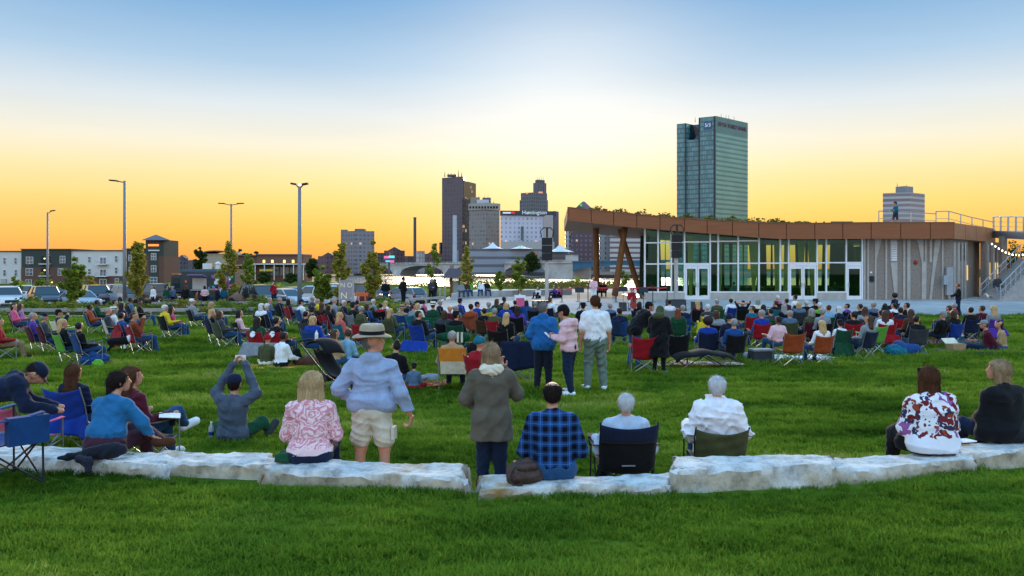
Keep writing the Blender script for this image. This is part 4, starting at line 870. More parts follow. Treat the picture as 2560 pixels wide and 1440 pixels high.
for i in range(len(edges) - 1):
    t0, t1 = edges[i], edges[i + 1]
    if i % 2 == 0 or i == 8:
        MB().prism([bp(t0, -4), bp(t1, -4), bp(t1, zd - 1.5), bp(t0, zd - 1.5)], [bp(t0, -4, -14), bp(t1, -4, -14), bp(t1, zd - 1.5, -14), bp(t0, zd - 1.5, -14)]).build('pier', M_br, br)
        MB().prism([bp(t0 + .5, -4, .0), bp(t1 - .5, -4, .0), bp(t1 - .5, 1.2, .0), bp(t0 + .5, 1.2, .0)], [bp((t0 + t1) / 2 - 1, -4, 3), bp((t0 + t1) / 2 + 1, -4, 3), bp((t0 + t1) / 2 + 1, .8, 2.4), bp((t0 + t1) / 2 - 1, .8, 2.4)]).build('cutwater', M_br, br)
    else:
        n_ = 18; top_ = []; bot = []
        for k in range(n_ + 1):
            u = k / n_; bot.append((t0 + (t1 - t0) * u, -2.2 + 7.0 * math.sqrt(max(0, 1 - (2 * u - 1) ** 2)) ** .9))
        for d0, d1, nm, m_ in ((0, -.9, 'spandrel_wall', M_br), (-13.1, -14, 'spandrel_wall', M_br)):
            mb = MB()
            for (a, za), (b, zb) in zip(bot[:-1], bot[1:]): mb.prism([bp(a, za, d0), bp(b, zb, d0), bp(b, zd - 1.5, d0), bp(a, zd - 1.5, d0)], [bp(a, za, d1), bp(b, zb, d1), bp(b, zd - 1.5, d1), bp(a, zd - 1.5, d1)])
            mb.build(nm, m_, br)
        mb = MB()
        for (a, za), (b, zb) in zip(bot[:-1], bot[1:]): mb.prism([bp(a, za + .02, -.9), bp(b, zb + .02, -.9), bp(b, zb + .8, -.9), bp(a, za + .8, -.9)], [bp(a, za + .02, -13.1), bp(b, zb + .02, -13.1), bp(b, zb + .8, -13.1), bp(a, za + .8, -13.1)])
        mb.build('arch_barrel', M_brd, br)
        mb = MB()
        for (a, za), (b, zb) in zip(bot[:-1], bot[1:]): mb.prism([bp(a, za, .35), bp(b, zb, .35), bp(b, zb + .9, .35), bp(a, za + .9, .35)], [bp(a, za, .02), bp(b, zb, .02), bp(b, zb + .9, .02), bp(a, za + .9, .02)])
        mb.build('arch_ring', M_br, br)
def bbar(t0, t1, z0, z1, d0, d1, nm, m_): MB().prism([bp(t0, z0, d0), bp(t1, z0, d0), bp(t1, z1, d0), bp(t0, z1, d0)], [bp(t0, z0, d1), bp(t1, z0, d1), bp(t1, z1, d1), bp(t0, z1, d1)]).build(nm, m_, br)
bbar(-40, LB, zd - 1.49, zd - .7, .8, -14.8, 'deck', M_br); bbar(-40, LB, zd - .2, zd + .1, .75, .4, 'parapet_rail', M_br)
for k in range(44): t = -38 + k * 7.5; bbar(t, t + 1.0 if k % 4 else t + 2, zd - .69, zd - .21, .7, .45, 'baluster', M_br)
for k in range(6):
    t = 20 + k * 50; bbar(t, t + .35, zd - .69, zd + 8, -.2, -.5, 'lamp_post', M_steel)
M_blue = mat('blue_steel', (.035, .13, .21), .5, var=.2, ns=.1); LL = (B2 - B0).length
bbar(LB + .3, LL, zd - 1.2, zd - .3, .7, -14, 'steel_deck', M_blue)
n_ = 16; mb = MB()
for k in range(n_):
    u0, u1 = k / n_, (k + 1) / n_; f = lambda u: 1.6 + 3.2 * (2 * u - 1) ** 2; a, b = LB + .3 + (LL - LB) * u0, LB + .3 + (LL - LB) * u1
    mb.prism([bp(a, zd - 1.2 - f(u0), .3), bp(b, zd - 1.2 - f(u1), .3), bp(b, zd - 1.21, .3), bp(a, zd - 1.21, .3)], [bp(a, zd - 1.2 - f(u0), -.3), bp(b, zd - 1.2 - f(u1), -.3), bp(b, zd - 1.21, -.3), bp(a, zd - 1.21, -.3)])
mb.build('lift_girder', M_blue, br)
bbar(LB - 7, LB - 1, zd - .69, zd + 3.2, -.5, -5, 'operator_house', M_br); bbar(LB - 7.5, LB - .5, zd + 3.21, zd + 3.9, -.2, -5.4, 'house_roof', M_ant)
# quay on the far bank
mb = MB(); qy = tag(MB().box(28, 260, 519, 521.5, -4, .6).build('quay_wall', M_cw), kind='structure')
r = empty('moored_barge', (px(1530, 470), 470, -3), 0, 'long dark barge moored on the river below the blue span', 'barge')
MB().prism([(-22, -3, 0), (22, -3, 0), (23, 0, 0), (22, 3, 0), (-22, 3, 0)], [(-22.5, -3.2, 1.9), (23, -3.2, 1.9), (25, 0, 2.1), (23, 3.2, 1.9), (-22.5, 3.2, 1.9)]).build('hull', mat('barge_hull', (.06, .055, .05), .7), r); MB().box(-18, -11, -2, 2, 1.95, 4.4).build('cabin', mat('barge_cabin', (.35, .34, .32), .7), r)
# ================================================================ apartments and shops beyond the parking lot
M_wh = mat('white_stucco', (.62, .61, .58), .9, var=.06, ns=.4); M_grn = mat('dark_green_siding', (.05, .062, .055), .85, var=.12, ns=.5)
M_brk = mat('brown_brick', (.135, .072, .055), .9, var=.2, ns=3, bump=.1); M_wfr = mat('white_frame', (.72, .72, .70), .6, var=.03); M_wgl = mat('window_glass', (.10, .13, .15), .08, var=.2, ns=.3, spec=.8)
M_warm = mat('warm_lamp_glow', (1, .55, .15), .5, var=0, emit=2.5)
YA = 230.
ap_ = empty('apartment_building', (px(200, YA), YA, -2.4), 0, 'three storey apartment block in white stucco, dark siding and brown brick', 'building'); ao = Vector(ap_.location)
def abox(name, m, x0, x1, y0, y1, d0, d1, parent=None):   # photo rows and columns; d: metres in front (-) or behind the facade line
    return MB().box(px(x0, YA) - ao.x, px(x1, YA) - ao.x, d0, d1, pz(y1, YA) - ao.z, pz(y0, YA) - ao.z).build(name, m, parent or ap_)
for x0, x1, y0, m, d in ((-60, 55.8, 627, M_wh, 0), (56, 178, 622, M_grn, -.5), (178.2, 309, 625, M_wh, 0), (309.2, 366, 621, M_grn, -.4)):
    abox('wall', m, x0, x1, y0 + 2.5, 716, d, 12); abox('parapet', mat('parapet_dark', (.07, .07, .075), .8), x0 - .6, x1 + .6, y0, y0 + 2.4, d - .3, 12)
abox('brick_base', M_brk, 56, 178, 668, 717, -.62, -.505); abox('brick_base', M_brk, 178.2, 309, 690, 717, -.12, -.005); abox('brick_base', M_brk, 309.2, 364, 690, 717, -.52, -.405); abox('stone_pier', M_cs, 4, 17, 697, 717, -.5, -.005)
def awin(x, y, w, h, d, muntin=True):
    f = abox('window', M_wfr, x - w / 2, x + w / 2, y - h / 2, y + h / 2, d - .12, d - .005); n = 2 if w > 11 else 1
    for k in range(n):
        for q in (0, 1):
            a = x - w / 2 + .9 + k * (w - .9) / n; b = x - w / 2 + (k + 1) * (w - .9) / n; c0 = y - h / 2 + .9 + q * (h - .9) / 2; c1 = y - h / 2 + (q + 1) * (h - .9) / 2
            abox('pane', M_wgl, a, b, c0, c1, d - .14, d - .121, f)
for x, y, w, h, d in ((12, 652, 7.5, 16, 0), (39.5, 652, 7.5, 16, 0), (12, 682, 7.5, 16, 0), (40, 682, 7.5, 16, 0), (77, 651, 18, 18, -.5), (159, 649, 14, 18, -.5), (77, 680, 18, 18, -.62), (155, 680, 14, 18, -.62), (75, 706, 16, 14, -.62),
                      (193, 649, 8, 15, 0), (224, 649, 8, 15, 0), (291, 647, 8, 16, 0), (224, 679, 8, 15, 0), (291, 676, 8, 16, 0), (293, 703, 10, 14, -.12), (193, 680, 8, 15, 0), (327, 645, 8, 16, -.4), (328, 676, 8, 16, -.4)): awin(x, y, w, h, d)
for y in (651, 681): abox('loggia', M_black, 106, 128, y - 10, y + 8, -.66, -.63); abox('balcony_slab', M_wfr, 104, 130, y + 8, y + 10, -1.6, -.5)
abox('porch_lamp', M_warm, 114, 117, 645, 648, -.9, -.7); abox('porch_lamp', M_warm, 114, 117, 674, 677, -.9, -.7); abox('porch_lamp', M_warm, 131, 135, 704, 707, -1, -.7)
for y in (651, 681, 706):
    f = abox('balcony_door', M_wfr, 249, 267, y - 9, y + 9, -.14, -.005 if y < 700 else -.12)
    for k in (0, 1): abox('pane', M_wgl, 251 + k * 8, 257.5 + k * 8, y - 7, y + 8, -.17, -.141, f)
    if y < 700:
        s_ = abox('balcony_slab', M_wfr, 244, 272, y + 9, y + 11, -1.7, -.005)
        for k in range(8): abox('baluster', M_steel, 244.6 + k * 3.7, 245.2 + k * 3.7, y + 2, y + 9, -1.68, -1.6, s_)
        abox('rail', M_steel, 244, 272, y + 1, y + 2, -1.7, -1.58, s_)
# corner tower with hipped roof
abox('tower', M_grn, 372, 417, 600, 640, -2, 8); abox('tower', M_brk, 368, 418, 640.2, 717, -2.2, 8)
abox('tower_siding', M_grn, 382, 404, 640.4, 717, -2.35, -2.205); abox('tower_trim', M_wfr, 380, 407, 625, 628, -2.4, -2.005)
abox('tower_sign', mat('orange_sign', (.9, .25, .05), .5, var=0, emit=1.2), 379, 405, 611, 616, -2.2, -2.005)
for y in (642, 672, 701): awin(393.5, y, 13 if y < 700 else 18, 17, -2.36)
Yt_ = YA - 3; A = [Vector(P3(x, y, Y)) - ao for x, y, Y in ((355, 599.5, Yt_), (424, 599.5, Yt_), (424, 599.5, YA + 10), (355, 599.5, YA + 10))]; mid = sum(A, Vector()) / 4 + Vector((0, 0, 1.55))
MB().prism([p - Vector((0, 0, .12)) for p in A], A).build('roof_eaves', mat('roof_slate', (.12, .13, .15), .7), ap_); MB().prism([p + Vector((0, 0, .002)) for p in A], [mid + (p - mid) * .04 for p in A]).build('tower_roof', mat('roof_slate', (.12, .13, .15), .7), ap_)
for x in (377, 385, 393, 401, 409): abox('roof_bracket', mat('bracket_red', (.35, .05, .04), .7), x - 1, x + 1, 600.2, 607, -2.3, -2.005)
# row of shops behind the trees
YS = 330.
sh = empty('shop_row', (px(630, YS), YS, -2.9), 0, 'low brown row of restaurants with arched lit windows behind the parking', 'building'); so_ = Vector(sh.location)
def sbox(name, m, x0, x1, y0, y1, d0, d1, parent=None): return MB().box(px(x0, YS) - so_.x, px(x1, YS) - so_.x, d0, d1, pz(y1, YS) - so_.z, pz(y0, YS) - so_.z).build(name, m, parent or sh)
M_tan = mat('tan_stucco', (.42, .35, .27), .9, var=.08)
sbox('wall', M_tan, 510, 572, 634, 704, 0, 15); sbox('wall', M_brk, 572.3, 640, 640, 704, 1, 15); sbox('wall', mat('rust_brick', (.16, .08, .05), .9, var=.15), 640.3, 757, 638, 704, .5, 15)
mb = MB(); rings = []
for k in range(9):
    a = math.pi * k / 8; x = 541 - 34 * math.cos(a); y = 636 - 10 * math.sin(a) ** .6; q = at(x, y, YS) - so_; rings.append([(q.x, -1.5, q.z), (q.x, 15, q.z), (q.x, 15, q.z - .4), (q.x, -1.5, q.z - .4)])
mb.loft(rings).build('curved_roof', mat('roof_slate', (.12, .13, .15), .7), sh)
sbox('roof', M_ant, 571, 641, 637, 639.8, 0, 15); sbox('roof', M_ant, 639.5, 758, 635, 637.8, -.2, 15); sbox('canopy', M_wfr, 640, 770, 659, 661.5, -4, .4); sbox('canopy', M_tan, 560, 640, 662, 664.5, -3, .9)
sbox('awning', mat('yellow_awning', (.65, .45, .05), .7), 655, 688, 673, 678, -3.4, -1.2)
for x in (659, 680, 710, 732): sbox('lit_arch', M_warm, x - 2.6, x + 2.6, 650, 657, .44, .498)
for x in range(652, 757, 13): sbox('shop_window', M_wgl, x - 5, x + 5, 668, 688, .4, .498)
for x in range(518, 570, 13): sbox('shop_window', M_wgl, x - 4, x + 4, 668, 690, -.1, -.002)
for x in (645, 668, 692, 716, 740, 764): sbox('post', M_wfr, x - .8, x + .8, 661.6, 700, -3.8, -3.4)
# ================================================================ lamp posts
def lamp(x, ytop, Y, z0, arms, label, lit=False):
    r = empty('lamp_post', (px(x, Y), Y, z0), 0, label, 'lamp post', 'tall grey lamp posts'); h = pz(ytop, Y) - z0
    MB().lathe([(.13, .3), (.115, h * .3), (.085, h)], 10).build('pole', mat('pole_grey', (.2, .215, .24), .5, metal=.3, var=.1), r, smooth=True)
    MB().lathe([(.26, 0), (.26, .3), (.2, .34)], 12).build('base', M_kerb, r)
    for dx, up_ in arms:
        a = MB(); a.tube([(0, 0, h - .12), (dx * .45, 0, h - .02 + up_ * .5), (dx * .6, 0, h + up_)], .035, 6); a.build('arm', M_black, r)
        s = 1 if dx > 0 else -1; x0 = dx * .55; hl_ = .2 + abs(dx) * .4
        A = [(x0, -.16, h + up_ + .0), (x0 + s * hl_, -.12, h + up_ + .02 + abs(up_) * .5), (x0 + s * hl_, .12, h + up_ + .02 + abs(up_) * .5), (x0, .16, h + up_)]
        MB().prism(A, [(p[0], p[1], p[2] + .09) for p in A]).build('lamp_head', M_black, r)
    if lit: MB().lathe([(.02, -.02), (.07, .03), (.08, .09), (.03, .15)], 10, (0, 0, h + .02)).build('lamp_globe', mat('lamp_globe', (1, .8, .5), .4, var=0, emit=1.5), r)
lamp(749, 466, 43.0, .0, [(-.28, .06), (.28, .06)], 'lamp post on the lawn edge, twin heads and a globe between them', True)
lamp(311.5, 452, 56., -.2, [(-.9, -.05)], 'tallest lamp post with one head, in front of the apartment block')
lamp(119, 531, 84., -.65, [(.6, .1)], 'lamp post before the dark bay of the apartment block')
lamp(578, 510, 78., -.65, [(-1.1, .0), (1.1, .0)], 'lamp post with two wide flat arms above the food truck')
# ================================================================ young trees
M_bark = mat('bark', (.16, .13, .11), .95, var=.3, ns=8, bump=.4)
LEAFS = {'green': leaf_mat('leaf_green', [(.10, .17, .02), (.18, .25, .035), (.29, .34, .06), (.13, .19, .03)]), 'olive': leaf_mat('leaf_olive', [(.18, .20, .03), (.32, .30, .05), (.46, .38, .07), (.20, .22, .04)]), 'dark': leaf_mat('leaf_dark', [(.025, .05, .015), (.045, .075, .02), (.07, .10, .025)])}
def tree(x, ybase, ytop, wpx, Y, kind, label, n=2500, ls=(.13, .27), sparse=0., trunk=True, z0=None, group='young trees round the parking lot', name='young_tree'):
    z0 = G(px(x, Y), Y) if z0 is None else z0; r = empty(name, (px(x, Y), Y, z0), 0, label, 'tree', group); h = pz(ytop, Y) - z0; w = wpx / 2 / FPX * Y; rs = np.random.RandomState(int(x * 7 + Y) % 9999); k = h / 4.5
    mb = MB(); mb.tube([(0, 0, -.05), (.02 * k, 0, h * .3), (-.02 * k, .02, h * .6), (0, 0, h * .92)], [.06 * k, .045 * k, .03 * k, .008 * k], 7)
    cl = []
    for i in range(int(16 + 8 * rs.rand())):
        t = .22 + .74 * (i + rs.rand()) / 22; t = min(t, .97); a = rs.rand() * 6.28; prof = math.sin(math.pi * min(1, (t - .12) / .9)) ** .75 * (1.15 - .55 * t) ; rad = w * prof * (.55 + .55 * rs.rand())
        p0 = (0, 0, h * (t - .12)); p1 = (rad * math.cos(a), rad * math.sin(a), h * t + .12 * h * (rs.rand() - .2)); mb.tube([p0, ((p0[0] + p1[0]) * .5, (p0[1] + p1[1]) * .5, (p0[2] + p1[2]) * .5 - .03 * h), p1], [.018 * k, .012 * k, .004 * k], 4)
        if rs.rand() > sparse:
            for q in (.5, .8, 1.): cl.append((np.array([p0[j] + (p1[j] - p0[j]) * q for j in range(3)]), w * (.30 if q < .9 else .24)))
    cl.append((np.array((0, 0, h * .95)), w * .2))
    mb.build('trunk', M_bark, r, smooth=True)
    V = []; F = []
    def pick(r_):
        c, s = cl[r_.randint(len(cl))]; d = r_.normal(size=3); d *= (r_.rand() ** .45) / (np.linalg.norm(d) + 1e-9); return c + d * s * np.array((1, 1, .8))
    V, F = leaf_cloud(n, pick, ls[0], ls[1], rs); link('crown', np_mesh('crown', V, F, [LEAFS[kind]]), r)
for a in ((345, 775, 603, 62, 50, 'olive', 'young tree with olive leaves in front of the apartment tower'), (186, 778, 640, 66, 47, 'green', 'young green tree in the bed before the white stucco wall'), (570, 765, 612, 62, 60, 'olive', 'thin olive tree in front of the food truck'),
          (622, 760, 645, 50, 64, 'green', 'small green tree at the tail of the food truck'), (806, 760, 664, 64, 56, 'green', 'dense low green tree left of the metal sign panel', 3200), (850, 765, 606, 56, 55, 'olive', 'tall narrow olive tree beside the metal sign panel', 3000),
          (932, 760, 598, 66, 57, 'olive', 'tall olive tree above the maroon car', 3200), (1085, 752, 612, 46, 58, 'green', 'sparse tree with a leafy tuft at its top before the brown tower', 900, (.12, .26), .35), (1168, 750, 625, 46, 60, 'olive', 'narrow olive tree beside the kiosk roof', 1300),
          (1296, 742, 640, 50, 62, 'green', 'bushy young tree left of the loudspeaker mast', 1400), (1248, 745, 676, 34, 66, 'green', 'small bush like tree behind the seat wall', 900), (36, 760, 690, 40, 75, 'green', 'small green tree before the white end of the apartments', 900), (105, 765, 680, 46, 70, 'green', 'green tree beside the farthest lamp post', 1000), (225, 750, 692, 40, 88, 'olive', 'small olive tree below the balconies', 900),
          (1560, 716, 676, 26, 90, 'green', 'small tree seen between the crossed log columns', 700)): tree(*a)
# big dark trees far off
for i, (x, y0, y1, w, Y, lb) in enumerate(((500, 690, 617, 40, 300, 'dark round tree left of the curved restaurant roof'), (600, 690, 622, 44, 345, 'dark tree crown behind the restaurant roofs'), (640, 690, 628, 50, 350, 'wide dark tree behind the twin arm lamp post'), (780, 700, 650, 46, 300, 'dark tree between tall lamp post and midrise'), (660, 708, 684, 40, 180, 'low rounded bush on the field beyond the cars'), (730, 708, 684, 40, 185, 'rounded bush on the field behind the tall lamp post'), (2530, 740, 600, 90, 120, 'big dark tree behind the stair, under the string lights'), (2580, 740, 610, 100, 130, 'dark tree mass at the edge beyond the stair'), (1330, 656, 630, 60, 480, 'dark tree crown on the far bank above the bridge'), (705, 700, 640, 30, 360, 'slim dark tree at the end of the shop row'))):
    Y = Y; tree(x, y0, y1, w, Y, 'dark', lb, 1500, (.5 * Y / 300, 1.3 * Y / 300), 0, True, pz(y0, Y) if Y < 400 else -1, 'older trees beyond the parking and river', 'tree')
# scrub along the river bank
rs = np.random.RandomState(8)
def scrub(r):
    x = -62 + 76 * r.rand(); Y = 92 + 60 * r.rand(); return np.array((x * Y / 100, Y, G(x * Y / 100, Y) + r.rand() ** 2 * (1.1 + .5 * math.sin(x))))
V, F = leaf_cloud(9000, scrub, .25, .7, rs); tag(link('undergrowth', np_mesh('undergrowth', V, F, [LEAFS['green']])), 'tangled green undergrowth on the slope down to the river', kind='stuff')
def scrub2(r):
    x = -1 + 12 * r.rand(); Y = 86 + 12 * r.rand(); return np.array((x, Y, G(x, Y) + r.rand() * .75))
V, F = leaf_cloud(2600, scrub2, .12, .4, rs); tag(link('undergrowth', np_mesh('undergrowth', V, F, [leaf_mat('leaf_bank', [(.06, .09, .02), (.14, .15, .04), (.22, .2, .06)])])), 'low weeds between the plaza and the bright water', kind='stuff')
# ================================================================ bed shrubs, timber rail
shr = []
for k in range(5):
    rs = np.random.RandomState(60 + k); cs = [(rs.normal(size=3) * (.28, .22, .1) + (0, 0, .28 + .1 * rs.rand()), .2 + .12 * rs.rand()) for _ in range(7)]
    def pick(r_):
        c, s = cs[r_.randint(len(cs))]; d = r_.normal(size=3); d *= r_.rand() ** .4 / np.linalg.norm(d); p = c + d * s; p[2] = max(.02, p[2]); return p
    V, F = leaf_cloud(230, pick, .07, .17, rs); shr.append(np_mesh('shrub', V, F, [leaf_mat('leaf_shrub%d' % k, [[(.07, .13, .02), (.13, .20, .03), (.2, .27, .05)], [(.12, .16, .02), (.22, .25, .04), (.3, .32, .07)], [(.05, .09, .02), (.09, .14, .025), (.14, .18, .04)]][k % 3])]))
rr_ = random.Random(9)
for k in range(96):
    x = -27 + 20.5 * rr_.random() if k % 8 else -8 + 1.5 * rr_.random(); Y = 41.9 + 8 * rr_.random(); x *= 1 + (Y - 42) / 70
    o = link('shrub', shr[k % 5], None, (x, Y, G(x, Y)), rr_.random() * 6); s = .8 + .7 * rr_.random(); o.scale = (s * 1.2, s * 1.2, s * (.45 + .4 * rr_.random())); tag(o, 'low leafy shrub in the planting bed before the parked cars', 'shrub', 'low shrubs in the planting bed')
M_rail = mat('weathered_timber', (.34, .32, .30), .9, var=.2, ns=2, bump=.2, stretch=(.3, 3, 3))
def trail(x0, x1, Y0, Y1, label):
    r = empty('timber_rail', (px(x0, Y0), Y0, G(px(x0, Y0), Y0)), 0, label, 'rail', 'low timber rails round the bed'); a = Vector(r.location); b = Vector((px(x1, Y1), Y1, G(px(x1, Y1), Y1))); n = max(2, int((b - a).length / 2.6)); d = (b - a).normalized()
    for k in range(n):
        p, q = (b - a) * (k / n) + d * .012, (b - a) * ((k + 1) / n) - d * .012; s_ = Vector((-d.y, d.x, 0)) * .1
        MB().prism([p - s_ + Vector((0, 0, .20)), p + s_ + Vector((0, 0, .20)), p + s_ + Vector((0, 0, .36)), p - s_ + Vector((0, 0, .36))], [q - s_ + Vector((0, 0, .20)), q + s_ + Vector((0, 0, .20)), q + s_ + Vector((0, 0, .36)), q - s_ + Vector((0, 0, .36))]).build('beam', M_rail, r)
        MB().box(p.x - .07, p.x + .07, p.y - .07, p.y + .07, p.z - .1, p.z + .195).build('post', M_kerb, r)
trail(-60, 500, 41.6, 41.9, 'long low timber rail along the lawn kerb'); trail(380, 745, 54, 52, 'timber rail in front of the food truck'); trail(520, 900, 42, 44, 'timber rail running behind the seated crowd to the metal sign'); trail(900, 1110, 53, 56, 'timber rail beside the two people standing in black')
# metal sign panel with cut-out letters
r = empty('sign_panel', (px(866, 52), 52, G(px(866, 52), 52)), 0, 'tall grey metal panel with pale cut letters beside the trees', 'sign')
z1 = pz(700, 52) - r.location.z; z0 = pz(752, 52) - r.location.z; w = 15 / 2000 * 52
MB().box(-w, w, -.03, .03, z0, z1).build('plate', mat('sign_plate', (.34, .33, .36), .5, metal=.4), r)
for s in (-1, 1): MB().box(s * (w + .05) - .05, s * (w + .05) + .05, -.05, .05, 0, z1 + .15).build('post', M_steel, r)
M_let = mat('cut_letter', (.8, .7, .5), .6, var=0, emit=.15)
text('lettering', 'N O', .42, M_let, r, (0, -.05, z1 - .35), (R(90), 0, 0)); text('lettering', 'N .', .6, M_let, r, (0, -.05, z0 + .32), (R(90), 0, 0))
# kiosk with dark roof
r = empty('kiosk', (px(1138, 64), 64, G(px(1138, 64), 64)), 0, 'small open kiosk with dark hipped roof beside the plaza', 'kiosk'); z = r.location.z; k = 64 / 2000
zt_, zb_ = pz(671, 64) - z, pz(694, 64) - z; A = [(-30 * k, -1.1, zb_), (34 * k, -1.1, zb_), (34 * k, 1.6, zb_), (-30 * k, 1.6, zb_)]
MB().prism(A, [(-16 * k, -.2, zt_), (20 * k, -.2, zt_), (20 * k, .8, zt_), (-16 * k, .8, zt_)]).build('roof', mat('kiosk_roof', (.10, .075, .085), .8), r)
for x in (-10, 12): MB().box(x * k - .1, x * k + .1, -.1, .2, 0, zb_).build('post', M_log, r)
MB().box(-8 * k, 11 * k, 0, .06, zb_ - 1.3, zb_ - .25).build('notice_board', mat('notice_green', (.35, .42, .36), .6), r)
# orange A-frame barrier
r = empty('barrier', (px(903, 54), 54, G(px(903, 54), 54)), 0, 'orange A frame barrier next to the metal sign', 'barrier'); M_or = mat('safety_orange', (.75, .16, .03), .6)
MB().box(-.45, .45, -.03, .03, .75, 1.0).build('board', M_or, r)
for s in (-1, 1): MB().tube([(s * .35, -.25, 0), (s * .22, 0, .98)], .035, 5).build('leg', M_or, r); MB().tube([(s * .35, .25, 0), (s * .22, .02, .98)], .035, 5).build('leg', M_or, r)
# bollards near the kiosk
for x in (1065, 1100, 1112): 
    o = MB().lathe([(.09, 0), (.09, .95), (.06, 1.02)], 8).build('bollard', M_steel, None, loc=(px(x, 62), 62, G(px(x, 62), 62))); tag(o, 'short grey bollard at the plaza edge near the kiosk', 'bollard', 'grey bollards near the kiosk')
# ================================================================ parked vehicles
M_tyre = mat('tyre_rubber', (.012, .012, .013), .9, var=.1); M_rim = mat('alloy_rim', (.5, .5, .52), .3, metal=.9, var=.05); M_cgl = mat('car_glass', (.018, .03, .035), .06, var=.1, spec=.9, coat=.5); M_hl = mat('headlight', (.75, .78, .8), .12, var=.05, coat=1); M_tl = mat('taillight', (.35, .01, .015), .2, var=0, coat=1); M_trim = mat('car_trim', (.02, .02, .022), .6); M_plate = mat('number_plate', (.7, .72, .75), .6, var=.05)
def paint(name, c): return mat('paint_' + name, c, .28, metal=.25, var=.03, coat=.8, spec=.5)
def car(kind):
    """nose towards +X, wheels on z=0"""
    S = {'suv': dict(L=4.6, W=1.86, H=1.70, hood=1.02, belt=1.08, ws=(1.15, .55), rear=(-1.75, -2.2), wb=(1.42, -1.35), r=.36, gc=.26),
         'sedan': dict(L=4.7, W=1.80, H=1.42, hood=.86, belt=.93, ws=(1.05, .25), rear=(-1.0, -1.75), wb=(1.45, -1.35), r=.33, gc=.2),
         'pickup': dict(L=5.6, W=1.95, H=1.85, hood=1.15, belt=1.2, ws=(1.35, .75), rear=(-.75, -.85), wb=(1.8, -1.7), r=.40, gc=.34),
         'hatch': dict(L=4.2, W=1.76, H=1.52, hood=.92, belt=.98, ws=(1.0, .35), rear=(-1.55, -2.0), wb=(1.3, -1.25), r=.33, gc=.22)}[kind]
    r = empty('parked_car', (0, 0, 0)); L2 = S['L'] / 2; W2 = S['W'] / 2
    def sec(x, zl, zh, wl, wh): return [(x, -wl, zl), (x, wl, zl), (x, wl * 1.0, zl + (zh - zl) * .45), (x, wh, zh - .04), (x, wh - .1, zh), (x, -wh + .1, zh), (x, -wh, zh - .04), (x, -wl, zl + (zh - zl) * .45)]
    hd, bl, gc = S['hood'], S['belt'], S['gc']; deck = {'sedan': bl - .02, 'pickup': bl - .02}.get(kind, bl)
    st_ = [(L2, gc + .16, hd - .32, W2 * .74, W2 * .68), (L2 - .12, gc + .02, hd - .16, W2 * .9, W2 * .82), (L2 - .5, gc, hd - .06, W2 * .99, W2 * .9), (S['ws'][0] + .1, gc, hd + .01, W2, W2 * .93), (S['ws'][0] - .15, gc, bl, W2, W2 * .94), (0, gc, bl + .01, W2, W2 * .95), (-L2 + .9, gc, deck + .02, W2, W2 * .94), (-L2 + .25, gc + .02, deck, W2 * .97, W2 * .88), (-L2 + .02, gc + .14, deck - .12, W2 * .86, W2 * .78)]
    MB().loft([sec(*s) for s in st_]).build('body', paint('silver', (.5, .52, .54)), r, smooth=True); r.children[0].data.set_sharp_from_angle(angle=R(32))
    # cabin: glass house with painted roof and pillars
    xa, xb = S['ws']; xc, xd = S['rear']; H = S['H']; wt = W2 * .72; wb_ = W2 * .93
    MB().loft([[(xa, -wb_, bl - .02), (xa, wb_, bl - .02), (xb, wt, H - .06), (xb, -wt, H - .06)], [(xd, -wb_, bl - .02), (xd, wb_, bl - .02), (xc, wt, H - .06), (xc, -wt, H - .06)]]).build('windows', M_cgl, r)
    MB().loft([[(xb + .05, -wt - .02, H - .085), (xb + .05, wt + .02, H - .085), (xb - .1, wt * .92, H - .01), (xb - .1, -wt * .92, H - .01)], [((xb + xc) / 2, -wt - .02, H - .07), ((xb + xc) / 2, wt + .02, H - .07), ((xb + xc) / 2, wt * .92, H + .015), ((xb + xc) / 2, -wt * .92, H + .015)], [(xc - .03, -wt - .02, H - .085), (xc - .03, wt + .02, H - .085), (xc + .1, wt * .92, H - .01), (xc + .1, -wt * .92, H - .01)]]).build('roof', paint('silver', (.5, .52, .54)), r, smooth=False)
    pil = MB()
    for s in (-1, 1):
        for x0, x1 in ((xa, xb), (xd, xc), ((xa + xd) * .5 + .1, (xb + xc) * .5 + .1)): pil.tube([(x0, s * (wb_ + .005), bl - .03), (x1, s * (wt + .012), H - .07)], .045, 5)
    pil.build('pillars', paint('silver', (.5, .52, .54)), r)
    for wx in S['wb']:
        for s in (-1, 1):
            y = s * (W2 - .1); R_ = S['r']; w = MB(); n = 18
            def ring(rad, yy): return [(wx + rad * math.cos(2 * math.pi * j / n), yy, R_ + rad * math.sin(2 * math.pi * j / n)) for j in range(n)]
            w.loft([ring(R_ * .6, y - s * .12), ring(R_ * .96, y - s * .12), ring(R_, y - s * .06), ring(R_, y + s * .07), ring(R_ * .95, y + s * .11), ring(R_ * .62, y + s * .115)]); wo_ = w.build('wheel', M_tyre, r, smooth=False)
            q = MB(); q.loft([ring(R_ * .6, y + s * .06), ring(R_ * .64, y + s * .12), ring(R_ * .56, y + s * .10), ring(R_ * .12, y + s * .13)]); q.build('rim', M_rim, wo_)
            aw = MB(); aw.loft([ring(R_ * 1.16, s * (W2 + .008)), ring(R_ * 1.16, s * (W2 - .2)), ring(R_ * .95, s * (W2 - .2)), ring(R_ * .95, s * (W2 + .008))]); aw.build('wheel_arch', M_trim, r)
